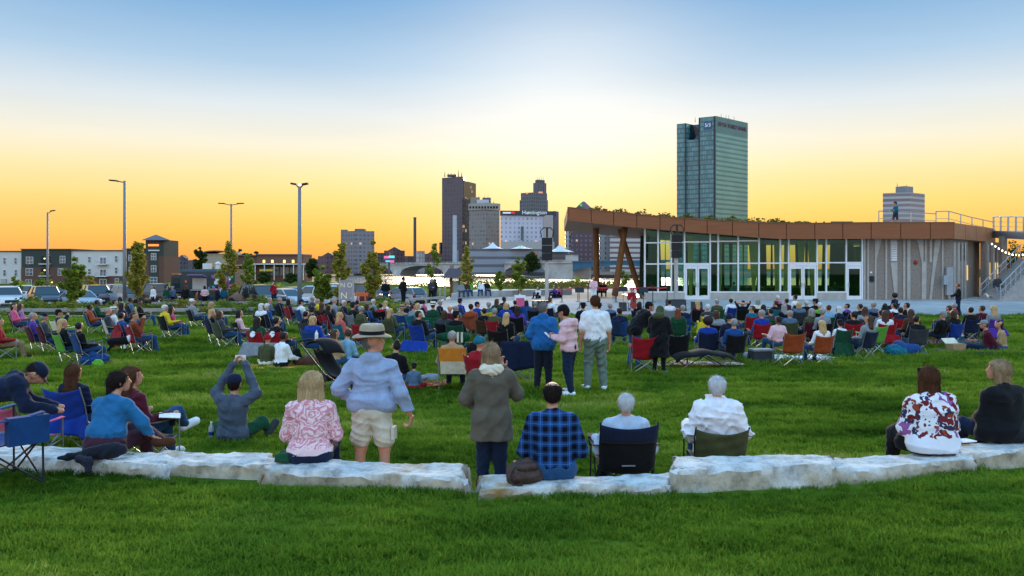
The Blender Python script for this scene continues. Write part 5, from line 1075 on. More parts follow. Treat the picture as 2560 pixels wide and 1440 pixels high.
    for s in (-1, 1):
        A = [(L2 - .10, s * W2 * .86, hd - .30), (L2 - .55, s * W2 * .985, hd - .17), (L2 - .48, s * W2 * .93, hd - .08), (L2 - .03, s * W2 * .58, hd - .24), (L2 + .0, s * W2 * .60, hd - .33)]
        MB().prism(A, [(p[0] + .015, p[1] + s * .015, p[2] + .01) for p in A]).build('headlight', M_hl, r)
        zt = deck - .1; MB().box(-L2 + .0, -L2 + .28, s * W2 * .9 - .03 * s - .04, s * W2 * .9 - .03 * s + .06, zt - .28, zt).build('taillight', M_tl, r)
        MB().prism([(xa - .15, s * wb_, bl + .02), (xa - .30, s * wb_, bl + .02), (xa - .30, s * (wb_ + .2), bl + .06), (xa - .15, s * (wb_ + .2), bl + .06)], [(xa - .15, s * wb_, bl + .14), (xa - .30, s * wb_, bl + .14), (xa - .30, s * (wb_ + .2), bl + .18), (xa - .15, s * (wb_ + .2), bl + .18)]).build('mirror', M_trim, r)
    MB().box(L2 - .06, L2 + .01, -W2 * .5, W2 * .5, gc + .2, hd - .34).build('grille', M_trim, r); MB().box(L2 - .02, L2 + .025, -.16, .16, gc + .12, gc + .24).build('number_plate', M_plate, r); MB().box(L2 - .16, L2 + .0, -W2 * .8, W2 * .8, gc - .02, gc + .1).build('bumper', M_trim, r)
    MB().box(-L2 - .03, -L2 + .12, -W2 * .8, W2 * .8, gc + .0, gc + .3).build('rear_bumper', M_trim, r); MB().box(-L2 - .05, -L2 - .028, -.16, .16, gc + .4, gc + .52).build('number_plate', M_plate, r)
    if kind == 'pickup': MB().box(-L2 + .1, xd - .05, -W2 * .82, W2 * .82, deck + .02, deck + .035).build('bed_liner', M_trim, r)
    if kind == 'suv':
        for s in (-1, 1): MB().tube([(xb - .1, s * wt * .8, H + .03), (xc + .2, s * wt * .8, H + .03)], .02, 5).build('roof_rail', M_trim, r)
    return r
PROTO = {k: car(k) for k in ('suv', 'sedan', 'pickup', 'hatch')}
used = set()
def park(kind, x, Y, rz, pn, pc, label, cat='car', dz=0):
    c = copy_tree(PROTO[kind]) if kind in used else PROTO[kind]; used.add(kind)
    X = px(x, Y); c.location = (X, Y, G(X, Y) + .01 + dz); c.rotation_euler.z = R(rz); tag(c, label, cat, 'cars parked along the lot'); m = paint(pn, pc)
    for ch in KIDS[c.name]:
        if ch.name.split('.')[0] in ('body', 'roof', 'pillars'): objmat(ch, 0, m)
# order: nearest row first; rz 0 = nose to the right, -90 = nose towards us
park('suv', 18, 63, -50, 'white', (.72, .73, .74), 'white crossover parked at the end of the row, nose towards the lawn')
park('suv', 112, 63.5, -50, 'navy', (.03, .04, .06), 'dark blue crossover beside the white one, silver headlights')
park('sedan', 200, 62, -42, 'silverblue', (.42, .47, .53), 'silver sedan behind the young green tree')
park('suv', 240, 68, -50, 'maroon', (.07, .025, .03), 'dark maroon crossover behind the silver sedan')
park('suv', 310, 67, 140, 'grey', (.30, .34, .38), 'grey wagon seen from the rear beside the tall lamp post')
park('pickup', 385, 66, 155, 'black', (.015, .016, .018), 'black pickup truck with its tail to the lawn', 'pickup')
park('hatch', 62, 76, -130, 'white', (.72, .73, .74), 'small white car in the second row behind the blue crossover'); park('sedan', 150, 73, -50, 'navy', (.03, .04, .06), 'dark sedan in the second row behind the blue crossover', dz=0)
park('hatch', 290, 80, -50, 'grey2', (.2, .21, .22), 'dark grey hatchback far back near the balconies'); park('hatch', 405, 82, 30, 'white', (.72, .73, .74), 'white van like car behind the black pickup')
park('pickup', 640, 61, -35, 'black', (.015, .016, .018), 'black pickup at the back end of the food truck', 'pickup'); park('hatch', 715, 63, -35, 'palesilver', (.55, .6, .66), 'pale silver hatchback behind the tall lamp post base'); park('sedan', 735, 73, -35, 'grey2', (.2, .21, .22), 'grey sedan in the second row behind the silver hatchback')
park('suv', 790, 66, 150, 'white', (.72, .73, .74), 'white crossover with red tail light behind the low green tree'); park('pickup', 845, 68, -30, 'white', (.72, .73, .74), 'white work truck behind the metal sign panel', 'pickup')
park('suv', 915, 67, -32, 'red', (.16, .015, .025), 'maroon red crossover beside the orange barrier'); park('hatch', 945, 77, -30, 'grey2', (.2, .21, .22), 'dark car behind the maroon red crossover')
park('hatch', 1008, 68, 145, 'grey', (.30, .34, .38), 'grey hatchback at the end of the row behind the two people in black')
# ---- food truck
YF = 69.; ft = empty('food_truck', (px(520, YF), YF, G(px(520, YF), YF)), R(-4), 'dark food truck with painted side, open serving hatch and queue', 'food truck')
k = YF / FPX; W_ = 85 * k; M_ft = mat('truck_charcoal', (.035, .045, .05), .5, var=.1, coat=.2)
body = MB(); body.loft([[(x, -1.15, z0), (x, 1.15, z0), (x, 1.15, 2.85), (x, .95, 3.05), (x, -.95, 3.05), (x, -1.15, 2.85)] for x, z0 in ((-W_ * .62, .55), (W_ * .98, .55))]); body.build('box_body', M_ft, ft)
MB().prism([(-W_, -1.05, .5), (-W_ * .621, -1.05, .5), (-W_ * .621, -1.05, 2.6), (-W_ * .93, -1.05, 2.5)], [(-W_, 1.05, .5), (-W_ * .621, 1.05, .5), (-W_ * .621, 1.05, 2.6), (-W_ * .93, 1.05, 2.5)]).build('cab', M_ft, ft)
MB().box(-W_ * .9, -W_ * .68, -1.075, -1.052, 1.5, 2.3).build('cab_window', M_cgl, ft); MB().box(-W_ * .5, -W_ * .44, -1.2, -1.16, 1.9, 2.1).build('marker_lamp', M_or, ft); MB().box(-W_ * .95, -W_ * .9, -.8, .8, 2.6, 2.7).build('marker_lamp', M_or, ft)
h = MB().box(-W_ * .28, W_ * .14, -1.17, -1.152, 1.35, 2.3).build('serving_hatch', mat('hatch_inside', (.45, .42, .38), .7), ft)
MB().prism([(-W_ * .3, -1.16, 2.35), (W_ * .16, -1.16, 2.35), (W_ * .16, -2.0, 2.55), (-W_ * .3, -2.0, 2.55)], [(-W_ * .3, -1.16, 2.4), (W_ * .16, -1.16, 2.4), (W_ * .16, -2.0, 2.6), (-W_ * .3, -2.0, 2.6)]).build('awning', mat('awning_lilac', (.35, .3, .5), .6), ft)
MB().box(-W_ * .28, W_ * .14, -1.5, -1.175, 1.25, 1.32).build('counter', M_steel, ft); MB().box(-W_ * .1, W_ * .06, -.4, .4, 3.06, 3.55).build('roof_vent', M_wfr, ft); MB().lathe([(.2, 3.06), (.2, 3.5), (.28, 3.52), (.1, 3.7)], 10, (W_ * .3, 0, 0)).build('roof_fan', M_wfr, ft)
rg = random.Random(2)
for i in range(26):   # bold painted blobs on the side
    cx, cz, ra = W_ * (.22 + .7 * rg.random()), .8 + 1.7 * rg.random(), .12 + .22 * rg.random(); n = 10; col = rg.choice([(.08, .55, .08), (.6, .1, .3), (.7, .2, .05), (.25, .1, .45), (.75, .75, .75), (.05, .35, .4)])
    A = [(cx + ra * (.7 + .5 * rg.random()) * math.cos(2 * math.pi * j / n), -1.153 - .002 * i, cz + ra * (.6 + .4 * rg.random()) * math.sin(2 * math.pi * j / n)) for j in range(n)]
    MB().prism(A, [(p[0], p[1] + .0015, p[2]) for p in A]).build('painted_shape', mat('graffiti_%d%d' % (int(col[0] * 100), int(col[1] * 100)), col, .6, var=0), ft)
text('lettering', 'LEG', .75, M_plate, ft, (W_ * .5, -1.215, 1.15), (R(90), R(-8), 0)); 
for x in (-W_ * .75, W_ * .62):
    for s in (-1, 1):
        y = s * .95
        def ring(rad, yy): return [(x + rad * math.cos(2 * math.pi * j / 18), yy, .45 + rad * math.sin(2 * math.pi * j / 18)) for j in range(18)]
        w = MB().loft([ring(.25, y - s * .14), ring(.44, y - s * .14), ring(.45, y), ring(.44, y + s * .16), ring(.27, y + s * .16)]).build('wheel', M_tyre, ft); MB().loft([ring(.26, y + s * .1), ring(.24, y + s * .155), ring(.05, y + s * .17)]).build('rim', M_rim, w)
MB().box(-W_ * .95, W_ * .95, -.8, .8, .42, .545).build('chassis', M_trim, ft)
# ================================================================ people
RGB = dict(black=(20, 20, 23), navy=(26, 38, 66), blue=(34, 80, 146), royal=(26, 66, 168), teal=(24, 116, 138), lightblue=(140, 190, 220), denim=(44, 88, 132), darkdenim=(26, 42, 70), grey=(132, 138, 144), darkgrey=(66, 70, 76), white=(226, 229, 232), cream=(222, 212, 190),
           tan=(168, 138, 100), khaki=(150, 130, 95), brown=(88, 56, 36), maroon=(92, 24, 44), red=(176, 26, 40), coral=(228, 98, 92), pink=(228, 100, 140), palepink=(222, 178, 182), lilac=(182, 132, 184), purple=(92, 56, 170), orange=(176, 80, 38), rust=(150, 70, 40), yellow=(216, 188, 34), lime=(110, 190, 56), green=(28, 84, 56), olive=(84, 90, 58), bluegrey=(96, 122, 152),
           skin=(198, 142, 116), skin2=(120, 78, 58), blond=(196, 160, 108), darkhair=(32, 24, 22), brownhair=(74, 48, 32), greyhair=(150, 148, 146), whitehair=(214, 212, 208), redhair=(120, 62, 34))
def CL(n):
    k = 1. if n in ('white', 'cream', 'palepink', 'black', 'grey', 'tan', 'yellow') else .86
    return cloth(tuple(c * k for c in RGB[n]), 'cloth_' + n)
def skinm(n='skin'): return mat(n, RGB[n], .55, var=.08, ns=12, spec=.3)
def hairm(n):
    return mat('hair_' + n, RGB[n], .6, var=.45, ns=16, bump=.5, bs=30, spec=.35, stretch=(3, 3, .5))
V_ = lambda *a: np.array(a, float)
def arms(J, mode):
    for s, k in ((-1, 'L'), (1, 'R')):
        sh, hd, pl = J['sho' + k], J['head'], J['pel']
        e, w = {'lap': (sh + V_(s * .07, .05, -.27), pl + V_(s * .10, .30, .12)), 'rest': (sh + V_(s * .11, .02, -.27), pl + V_(s * .28, .24, .20)), 'phone': (sh + V_(s * .05, .14, -.23), hd + V_(s * .06, .27, -.10)), 'behind': (hd + V_(s * .31, -.02, .03), hd + V_(s * .08, -.10, -.02)),
                'down': (sh + V_(s * .07, -.02, -.29), sh + V_(s * .09, .06, -.54)), 'pocket': (sh + V_(s * .10, -.05, -.28), pl + V_(s * .20, .10, .02)), 'text': (sh + V_(s * .07, .02, -.28), sh * V_(.3, 1, 1) + V_(0, .30, -.26)), 'knees': (sh + V_(s * .05, .14, -.24), V_(s * .08, pl[1] + .45, pl[2] + .22)),
                'chin': (sh + V_(s * .02, .12, -.25), hd + V_(s * .05, .12, -.13)), 'fwd': (sh + V_(s * .04, .12, -.26), sh + V_(s * -.02, .38, -.33)), 'back': (sh + V_(s * .07, -.13, -.25), sh + V_(s * .12, -.22, -.48))}[mode]
        J['elb' + k], J['wri' + k] = e, w
def sit(hs=.34, lean=.24, am='lap', kn=.15, reach=.46, slump=0., floor=0.):
    J = {}; pl = V_(0, -.08, hs + .09); up = V_(0, -math.sin(lean), math.cos(lean)); ch = pl + up * .49 + V_(0, slump, -slump * .35); J['pel'], J['chest'] = pl, ch; J['head'] = ch + up * .19 + V_(0, .05 + slump * .5, .02)
    for s, k in ((-1, 'L'), (1, 'R')): J['sho' + k] = ch + V_(s * .175, 0, -.045); J['hip' + k] = pl + V_(s * .09, 0, -.01); J['kne' + k] = V_(s * kn, .38, hs + .11); J['ank' + k] = V_(s * (kn + .02), reach, floor + .08); J['toe' + k] = J['ank' + k] + V_(s * .02, .16, -.03)
    arms(J, am); return J
def gsit(kind='knees', am='knees', lean=.0, slump=.03):
    J = sit(0.02, lean, am, slump=slump)
    for s, k in ((-1, 'L'), (1, 'R')):
        kn, an = {'knees': (V_(s * .15, .30, .42), V_(s * .13, .52, .07)), 'cross': (V_(s * .34, .24, .15), V_(-s * .10, .32, .08)), 'ext': (V_(s * .11, .42, .17), V_(s * .12, .82, .07)), 'kneel': (V_(s * .12, .36, .10), V_(s * .12, -.02, .06))}[kind]
        J['kne' + k], J['ank' + k] = kn, an; J['toe' + k] = an + (V_(0, .12, .08) if kind == 'ext' else V_(s * .02, .15, -.03) if kind != 'kneel' else V_(0, -.14, -.01))
    arms(J, am); return J
def stand(am='down', lean=0., wide=.10, step=0., slump=0.):
    J = {}; pl = V_(0, 0, .93); up = V_(0, math.sin(lean), math.cos(lean)); ch = pl + up * .50 + V_(0, slump, 0); J['pel'], J['chest'] = pl, ch; J['head'] = ch + up * .20 + V_(0, .03 + slump, .015)
    for s, k in ((-1, 'L'), (1, 'R')): J['sho' + k] = ch + V_(s * .18, 0, -.045); J['hip' + k] = pl + V_(s * .09, 0, -.02); J['kne' + k] = V_(s * wide, .03 + s * step * .5, .50); J['ank' + k] = V_(s * (wide + .02), -.03 + s * step, .085); J['toe' + k] = J['ank' + k] + V_(s * .05, .17, -.04)
    arms(J, am); return J
def limbs(J, b=1., cl=.012, yaw=0., face=True):
    """labelled bones; b widens, cl is cloth thickness"""
    L = []; A = lambda lab, a, c, ra, rb: L.append((tuple(a), tuple(c), ra, rb, lab))
    pl, ch, hd = J['pel'], J['chest'], J['head']; mid = pl * .55 + ch * .45
    A('hips', pl + V_(-.075 * b, 0, 0), pl + V_(.075 * b, 0, 0), .118 * b + cl, .118 * b + cl)
    for s, k in ((-1, 'L'), (1, 'R')):
        x = V_(s, 0, 0)
        A('torso', pl + x * .06 * b + V_(0, .01, .03), mid + x * .055 * b, .108 * b + cl, .100 * b + cl); A('torso', mid + x * .055 * b, ch + x * .075 * b + V_(0, 0, -.11), .100 * b + cl, .106 * b + cl)
        sh = J['sho' + k]; A('torso', ch + V_(0, 0, -.005), sh + x * -.01, .062 + cl, .050 * b + cl); A('uarm', sh, J['elb' + k], .056 * b + cl, .046 * b + cl); A('farm', J['elb' + k], J['wri' + k], .045 * b + cl, .031 + cl)
        d = J['wri' + k] - J['elb' + k]; d = d / (np.linalg.norm(d) + 1e-6); A('hand', J['wri' + k] + d * .01, J['wri' + k] + d * .09, .030, .034)
        A('thigh', J['hip' + k], J['kne' + k], .088 * b + cl, .064 * (b * .5 + .5) + cl); A('calf', J['kne' + k], J['ank' + k], .060 * (b * .5 + .5) + cl, .042 + cl)
        hl = J['ank' + k] + V_(0, -.035, -.03); A('foot', hl, J['toe' + k], .046, .042)
    A('neck', ch + V_(0, .0, .0), hd + V_(0, -.015, -.07), .058, .049)
    A('head', hd + V_(0, -.030, .02), hd + V_(0, .020, .025), .081, .076); A('head', hd + V_(0, .016, -.02), hd + V_(0, .016, .03), .068, .073)
    if face:
        c, s_ = math.cos(yaw), math.sin(yaw); rot = lambda x, y, z: hd + V_(x * c + y * s_, -x * s_ + y * c, z)
        A('head', rot(0, .064, -.084), rot(0, .050, -.05), .038, .050); A('head', rot(0, .086, .022), rot(0, .118, -.018), .011, .017); A('head', rot(0, .082, -.055), rot(0, .088, -.062), .022, .020)
        for s in (-1, 1): A('head', rot(s * .078, -.008, .014), rot(s * .082, -.012, -.024), .018, .013)
    return L
LAB = {'neck': 0, 'head': 0, 'hand': 0, 'torso': 1, 'uarm': 1, 'hips': 2, 'thigh': 2, 'foot': 3, 'calf': 4, 'farm': 5}
def person_mesh(J, h=.026, b=1., yaw=0., seed=1):
    B = limbs(J, b, .014, yaw); V, Q = blob(B, h, .035, .008, 34, seed)
    best = None; lab = None
    for bn in B:
        d = sd_cone(V.astype(np.float32), bn[0], bn[1], bn[2], bn[3]) - (.012 if bn[4] == 'torso' else 0)
        if best is None: best = d.copy(); lab = np.full(len(V), LAB[bn[4]])
        else: m = d < best; best[m] = d[m]; lab[m] = LAB[bn[4]]
    fm = np.array([np.bincount(lab[q]).argmax() for q in Q]); me = np_mesh('person', V, Q, [skinm(), CL('navy'), CL('denim'), CL('black'), CL('denim'), CL('navy')], fm)
    return me
# hair and hats, head centre at the origin, face towards +Y
def face_cut(y0=.03, z0=.05):
    return lambda P, d: np.maximum(d, -np.maximum(y0 - P[..., 1] + .25 * np.maximum(0, -P[..., 2]), P[..., 2] - z0))
HB = [((0, -.032, .022), (0, .018, .027), .089, .083), ((0, -.040, -.025), (0, -.028, .03), .066, .081)]
HAIR = {'short': (HB, face_cut(.015, .055), .004), 'long': (HB + [((s * .045, -.045, .0), (s * .075, -.07, -.24), .054, .040) for s in (-1, 1)] + [((0, -.06, 0), (0, -.095, -.27), .07, .045)], face_cut(.03, .055), .006), 'bob': (HB + [((s * .055, -.025, .0), (s * .075, -.03, -.13), .048, .036) for s in (-1, 1)] + [((0, -.05, 0), (0, -.075, -.13), .07, .05)], face_cut(.03, .055), .006),
        'bun': (HB + [((0, -.075, .10), (0, -.085, .11), .045, .045)], face_cut(.02, .055), .004), 'pony': (HB + [((0, -.11, .02), (0, -.13, -.17), .04, .02)], face_cut(.02, .055), .004), 'afro': ([((0, -.03, .04), (0, 0, .045), .142, .138)], face_cut(.05, .04), .010),
        'bald': (HB, lambda P, d: np.maximum(face_cut(.0, .2)(P, d), P[..., 2] - .088 + .9 * np.maximum(0, P[..., 1] + .05)), .003), 'beanie': ([((0, -.024, .03), (0, .008, .035), .112, .106), ((0, -.05, .11), (0, -.055, .12), .05, .04)], lambda P, d: np.maximum(d, -.0 - P[..., 2] + .15 * P[..., 1]), .002),
        'hood': ([((0, -.03, .02), (0, .01, .025), .125, .118), ((0, -.07, -.10), (0, -.04, 0), .10, .11)], face_cut(.05, .07), .004)}
HM = {}
def hair_mesh(style, h=.02):
    if (style, h) not in HM:
        B, cut, wr = HAIR[style]; V, Q = blob(B, h, .03, wr, 60, 3, cut); HM[(style, h)] = np_mesh('hair', V, Q, [hairm('brownhair')])
    return HM[(style, h)]
def cap_mesh(kind):
    if kind in HM: return HM[kind]
    mb = MB(); n = 20
    if kind == 'cap':
        rings = [[(.098 * r * math.cos(a), -.008 + .108 * r * math.sin(a), z) for a in (2 * math.pi * j / n for j in range(n))] for r, z in ((1.0, .025), (1.02, .06), (.92, .10), (.65, .132), (.2, .145))]; mb.loft(rings)
        A = [(.085 * math.cos(a), .08 + .105 * math.sin(a), .035 - .02 * math.sin(a)) for a in (math.pi * j / 8 for j in range(9))]; mb.prism(A, [(x, y, z + .008) for x, y, z in A])
    else:   # brimmed hat
        prof = [(.175, .040), (.178, .048), (.115, .062), (.113, .10), (.108, .135), (.095, .158), (.05, .160), (.01, .150)]
        mb.loft([[(r * .95 * math.cos(a), -.01 + r * 1.08 * math.sin(a), z + (.015 * math.cos(2 * a) if r > .17 else 0)) for a in (2 * math.pi * j / 24 for j in range(24))] for r, z in prof]); mb.m = [1 if 48 <= i < 72 else 0 for i in range(len(mb.m))]
    HM[kind] = mb.mesh(kind, [CL('navy'), CL('black')], True); return HM[kind]
def add_head(root, J, style, colr, yaw=0., h=.02, tiltx=0., hatcol=None):
    if style == 'none': return
    parts = style.split('+')
    for p in parts:
        if p in ('cap', 'hat'): o = link('cap' if p == 'cap' else 'hat', cap_mesh(p), root); m = CL(hatcol or 'navy')
        else:
            o = link('beanie' if p == 'beanie' else 'hood' if p == 'hood' else 'hair', hair_mesh(p, h), root); m = CL(hatcol or colr) if p in ('beanie', 'hood') else hairm(colr)
        o.location = tuple(J['head']); o.rotation_euler = (tiltx, 0, -yaw); objmat(o, 0, m)
POSES = {}
def pose(key):
    if key in POSES: return POSES[key]
    fam, am, var = (key + '::').split(':')[:3]; v = int(var or 0); yaw = (0, .5, -.5, .25, -.25)[v % 5]
    J = sit(am=am, lean=.20 + .04 * (v % 3), kn=.13 + .03 * (v % 2)) if fam == 'sit' else stand(am, wide=.08 + .02 * (v % 3), step=.04 * (v % 2)) if fam == 'stand' else stand(am, .0, .09, .22) if fam == 'walk' else gsit(fam, am, slump=.04)
    POSES[key] = (J, person_mesh(J, seed=v + 3, yaw=yaw, b=(1., 1.1, .94)[v % 3]), yaw); return POSES[key]
STAGE = Vector((8.0, 50.))
def facing(X, Y): return -math.atan2(STAGE.x - X, STAGE.y - Y)
def person(x, Y, key, top, pants, hair, hc, label, rz=None, s=1., z=None, shorts=False, bare=False, hat=None, skin='skin', shoes='black', group='people in the audience'):
    J, me, yaw = pose(key); X = px(x, Y); z = G(X, Y) if z is None else z
    o = link('person', me, None, (X, Y, z)); o.rotation_euler.z = facing(X, Y) if rz is None else R(rz); o.scale = (s, s, s); tag(o, label, 'person', group)
    sk = skinm(skin)
    for i, m in enumerate((sk, CL(top), CL(pants), CL(shoes), sk if shorts else CL(pants), sk if bare else CL(top))): objmat(o, i, m)
    add_head(o, J, hair, hc, yaw, hatcol=hat); return o
# ================================================================ folding chairs
M_cleg = mat('chair_leg_grey', (.34, .36, .38), .4, metal=.6); M_clegd = mat('chair_leg_dark', (.03, .032, .036), .5, metal=.3)
def sheet(fn, nu, nv, t=.006):
    """thin cloth of real thickness; fn(u, v) -> point"""
    P = [[Vector(fn(i / nu, j / nv)) for i in range(nu + 1)] for j in range(nv + 1)]; V = []; F = []
    def nrm(i, j):
        a = P[j][min(i + 1, nu)] - P[j][max(i - 1, 0)]; b = P[min(j + 1, nv)][i] - P[max(j - 1, 0)][i]; return a.cross(b).normalized()
    for sgn in (0, 1):
        for j in range(nv + 1):
            for i in range(nu + 1): V.append(P[j][i] + nrm(i, j) * t * sgn)
    k = (nu + 1) * (nv + 1); I = lambda i, j, s=0: s * k + j * (nu + 1) + i
    for j in range(nv):
        for i in range(nu): F.append((I(i, j), I(i, j + 1), I(i + 1, j + 1), I(i + 1, j))); F.append((I(i, j, 1), I(i + 1, j, 1), I(i + 1, j + 1, 1), I(i, j + 1, 1)))
    for i in range(nu): F.append((I(i, 0), I(i + 1, 0), I(i + 1, 0, 1), I(i, 0, 1))); F.append((I(i + 1, nv), I(i, nv), I(i, nv, 1), I(i + 1, nv, 1)))
    for j in range(nv): F.append((I(0, j + 1), I(0, j), I(0, j, 1), I(0, j + 1, 1))); F.append((I(nu, j), I(nu, j + 1), I(nu, j + 1, 1), I(nu, j, 1)))
    mb = MB(); mb.add(V, F); return mb
def camp_chair(top=.86, w=.52, seat=.36, n=9):
    r = empty('camp_chair'); w2 = w / 2
    def back(u, v):   # v 0 = seat, 1 = top; sags back, corners peak
        x = (u - .5) * w * (1 + .05 * v); q = 1 - (2 * u - 1) ** 2; return (x, -.20 - .17 * v - .05 * q * (1 - .5 * v) - .010 * math.sin(u * 11 + v * 7) * q - .007 * math.sin(v * 19 - u * 6), seat - .02 + (top - seat) * v - .055 * q * v ** 3 - .03 * q * (1 - v))
    sheet(back, n, n).build('back_panel', CL('blue'), r, smooth=True)
    sheet(lambda u, v: ((u - .5) * w, -.22 + .47 * v, seat + .04 * v - .06 * (1 - (2 * u - 1) ** 2) * (1 - .4 * v)), n, 4).build('seat_panel', CL('blue'), r, smooth=True)
    for s in (-1, 1):
        x = s * (w2 + .03)
        sheet(lambda u, v: (x + (u - .5) * .09 * 1.0, -.27 + .54 * v, .60 + .02 * v - .035 * math.sin(math.pi * v)), 2, 5).build('armrest', CL('blue'), r, smooth=True)
        T = lambda a, b: MB().tube([a, b], .0095, 5).build('leg', M_cleg, r)
        MB().tube([(s * w2, -.19, seat - .06), (s * (w2 + .01), -.265, .60), (s * (w2 + .015), -.375, top)], .0095, 5).build('upright', M_cleg, r)
        T((s * (w2 + .03), -.28, 0), (-s * w2, -.20, seat)); T((s * (w2 + .04), .27, 0), (-s * w2, .24, seat + .02)); T((s * (w2 + .03), -.27, 0), (s * w2, .25, seat + .03)); T((s * (w2 + .04), .26, 0), (s * w2, -.22, seat + .04)); T((s * (w2 + .04), .265, 0), (s * (w2 + .03), .26, .61))
    return r
CH0 = camp_chair(); ch_used = []
def chair(X, Y, rz, color, label, legs=None, s=1., z=None, seatc=None, src=None, group='folding camp chairs on the lawn'):
    src = src or CH0
    if src not in ch_used: c = src; ch_used.append(src)
    else: c = copy_tree(src)
    c.location = (X, Y, G(X, Y) if z is None else z); c.rotation_euler.z = rz; c.scale = (s, s, s); tag(c, label, 'chair', group); m = CL(color)
    for ch in KIDS[c.name]:
        k = ch.name.split('.')[0]
        if k in ('back_panel', 'armrest', 'seat_panel'): objmat(ch, 0, CL(seatc) if seatc and k == 'seat_panel' else m)
        elif legs: objmat(ch, 0, legs)
    return c
def drape(name, X, Y, rz, colr, label, w=.62, ztop=.55, zlow=.12, y0=-.34, seed=0, s=1., z=None, cat='blanket', out=.10):
    """cloth hung over the back or seat of a chair"""
    def f(u, v):
        x = (u - .5) * w * (1 + .28 * v); return (x, y0 - out * v - .035 * math.sin(u * 17 + seed) * v - .02, ztop + (zlow - ztop) * v + .03 * math.sin(u * 7 + seed) * v)
    o = sheet(f, 18, 8, .008).build(name, CL(colr), None, smooth=True, loc=(X, Y, G(X, Y) if z is None else z)); o.rotation_euler.z = rz; o.scale = (s, s, s); return tag(o, label, cat)
def heap(name, x, Y, colr, label, w=.5, d=.4, h=.2, seed=1, cat='bag', z=None, rz=0., rough=.05):
    """crumpled soft thing lying on the ground"""
    rs = np.random.RandomState(seed); B = [((rs.uniform(-w, w) * .42, rs.uniform(-d, d) * .42, h * .3), (rs.uniform(-w, w) * .42, rs.uniform(-d, d) * .42, h * (.3 + .3 * rs.rand())), h * .35, h * .3) for _ in range(7)]
    V, Q = blob(B, max(.016, min(w, d) / 16), .06, rough * .4, 34, seed, lambda P, dd: np.maximum(dd, -P[..., 2] - .0)); X = px(x, Y)
    o = link(name, np_mesh(name, V, Q, [CL(colr)]), None, (X, Y, G(X, Y) if z is None else z), rz); return tag(o, label, cat)
def spread(name, x, Y, colr, label, w=1.5, d=1.1, rz=0., m=None):
    X = px(x, Y)
    o = sheet(lambda u, v: ((u - .5) * w + .04 * math.sin(v * 9), (v - .5) * d + .05 * math.sin(u * 8), .035 + .02 * math.sin(u * 13 + x) * math.sin(v * 11)), 20, 14, .008).build(name, m or CL(colr), None, smooth=True, loc=(X, Y, .01)); o.rotation_euler.z = rz; return tag(o, label, 'blanket')
# ================================================================ the audience across the lawn
_n = [0]
def S(x, yc, top, ch, hair, hc, where, pants='denim', am=None, v=None, rz=None, legs=None, s=.94, hat=None, skin='skin', shorts=False, bare=False, gar='top', Y=None, seatc=None):
    """seated in a camp chair; yc = row of the head in the photograph"""
    _n[0] += 1; i = _n[0]; Y = Y or 2560. / (yc - 9 - 672); v = i % 5 if v is None else v; am = am or ('lap', 'rest', 'lap', 'lap', 'rest')[i % 5]
    hw = {'cap': ' and cap', 'hat': ' and hat', 'beanie': ' and knit cap', 'hood': ' and hood'}; ex = next((hw[k] for k in hw if k in hair), '')
    X = px(x, Y); f = facing(X, Y) + random.uniform(-.32, .32) if rz is None else R(rz)
    person(x, Y, 'sit:%s:%d' % (am, v), top, pants, hair, hc, 'person in %s %s%s seated %s' % (top, gar, ex, where), math.degrees(f) + random.uniform(-8, 8), s * random.uniform(.95, 1.05), None, shorts, bare, hat, skin)
    if ch: chair(X, Y, f, ch, '%s folding camp chair %s' % (ch, where), legs, random.uniform(.9, 1.0), seatc=seatc)
    return X, Y, f
def Gd(x, ybase, kind, am, top, hair, hc, label, pants='denim', v=0, rz=None, s=1., **k):
    Y = 4860. / (ybase - 672); person(x, Y, '%s:%s:%d' % (kind, am, v), top, pants, hair, hc, label, rz, s, **k)
def St(x, ytop, key, top, pants, hair, hc, label, rz, h=1.74, Y=None, **k):
    Y = Y or (CAM_Z - h) * 2000 / (ytop - 672); person(x, Y, key, top, pants, hair, hc, label, rz, h / 1.76, **k)
# ---- by the timber rail, left
S(49, 768, 'pink', 'maroon', 'bob', 'darkhair', 'at the far end of the timber rail', gar='jacket'); S(66, 764, 'lilac', 'blue', 'long', 'brownhair', 'next to the pink jacket by the rail', gar='sweater')
heap('bag', 62, 32, 'red', 'red bag on the grass under the maroon chair near the rail', .6, .4, .25, 3)
S(98, 797, 'purple', 'maroon', 'short', 'greyhair', 'behind the dark checked shirt', gar='vest', rz=-42, Y=23.5); S(128, 793, 'darkgrey', 'maroon', 'short+cap', 'greyhair', 'between purple vest and black cap', gar='checked shirt', rz=-42, Y=23); S(160, 784, 'navy', 'cream', 'short+cap', 'darkhair', 'with a beige back, left of the lime back', hat='black', gar='jacket', am='phone', rz=-42, Y=25.5)
S(174, 815, 'black', 'lime', 'long', 'blond', 'beside the long black overcoat', rz=-40, Y=20.6, gar='coat'); S(218, 812, 'black', 'blue', 'short', 'darkhair', 'in front with a bright green bag at the feet', rz=-44, Y=20.2, gar='overcoat')
heap('backpack', 238, 20.2, 'blue', 'blue backpack with lime pocket beside the black overcoat', .42, .36, .42, 5); heap('pouch', 243, 19.8, 'lime', 'lime green pouch leaning on the blue backpack', .16, .10, .2, 6)
S(15, 826, 'red', 'brown', 'short', 'darkhair', 'cut by the frame, legs stretched out in khaki', 'khaki', rz=-60, Y=21.5, gar='plaid shirt'); heap('cloth', 75, 22.4, 'orange', 'orange and red cloth crumpled on the grass by khaki legs', .6, .45, .12, 9, 'cloth')
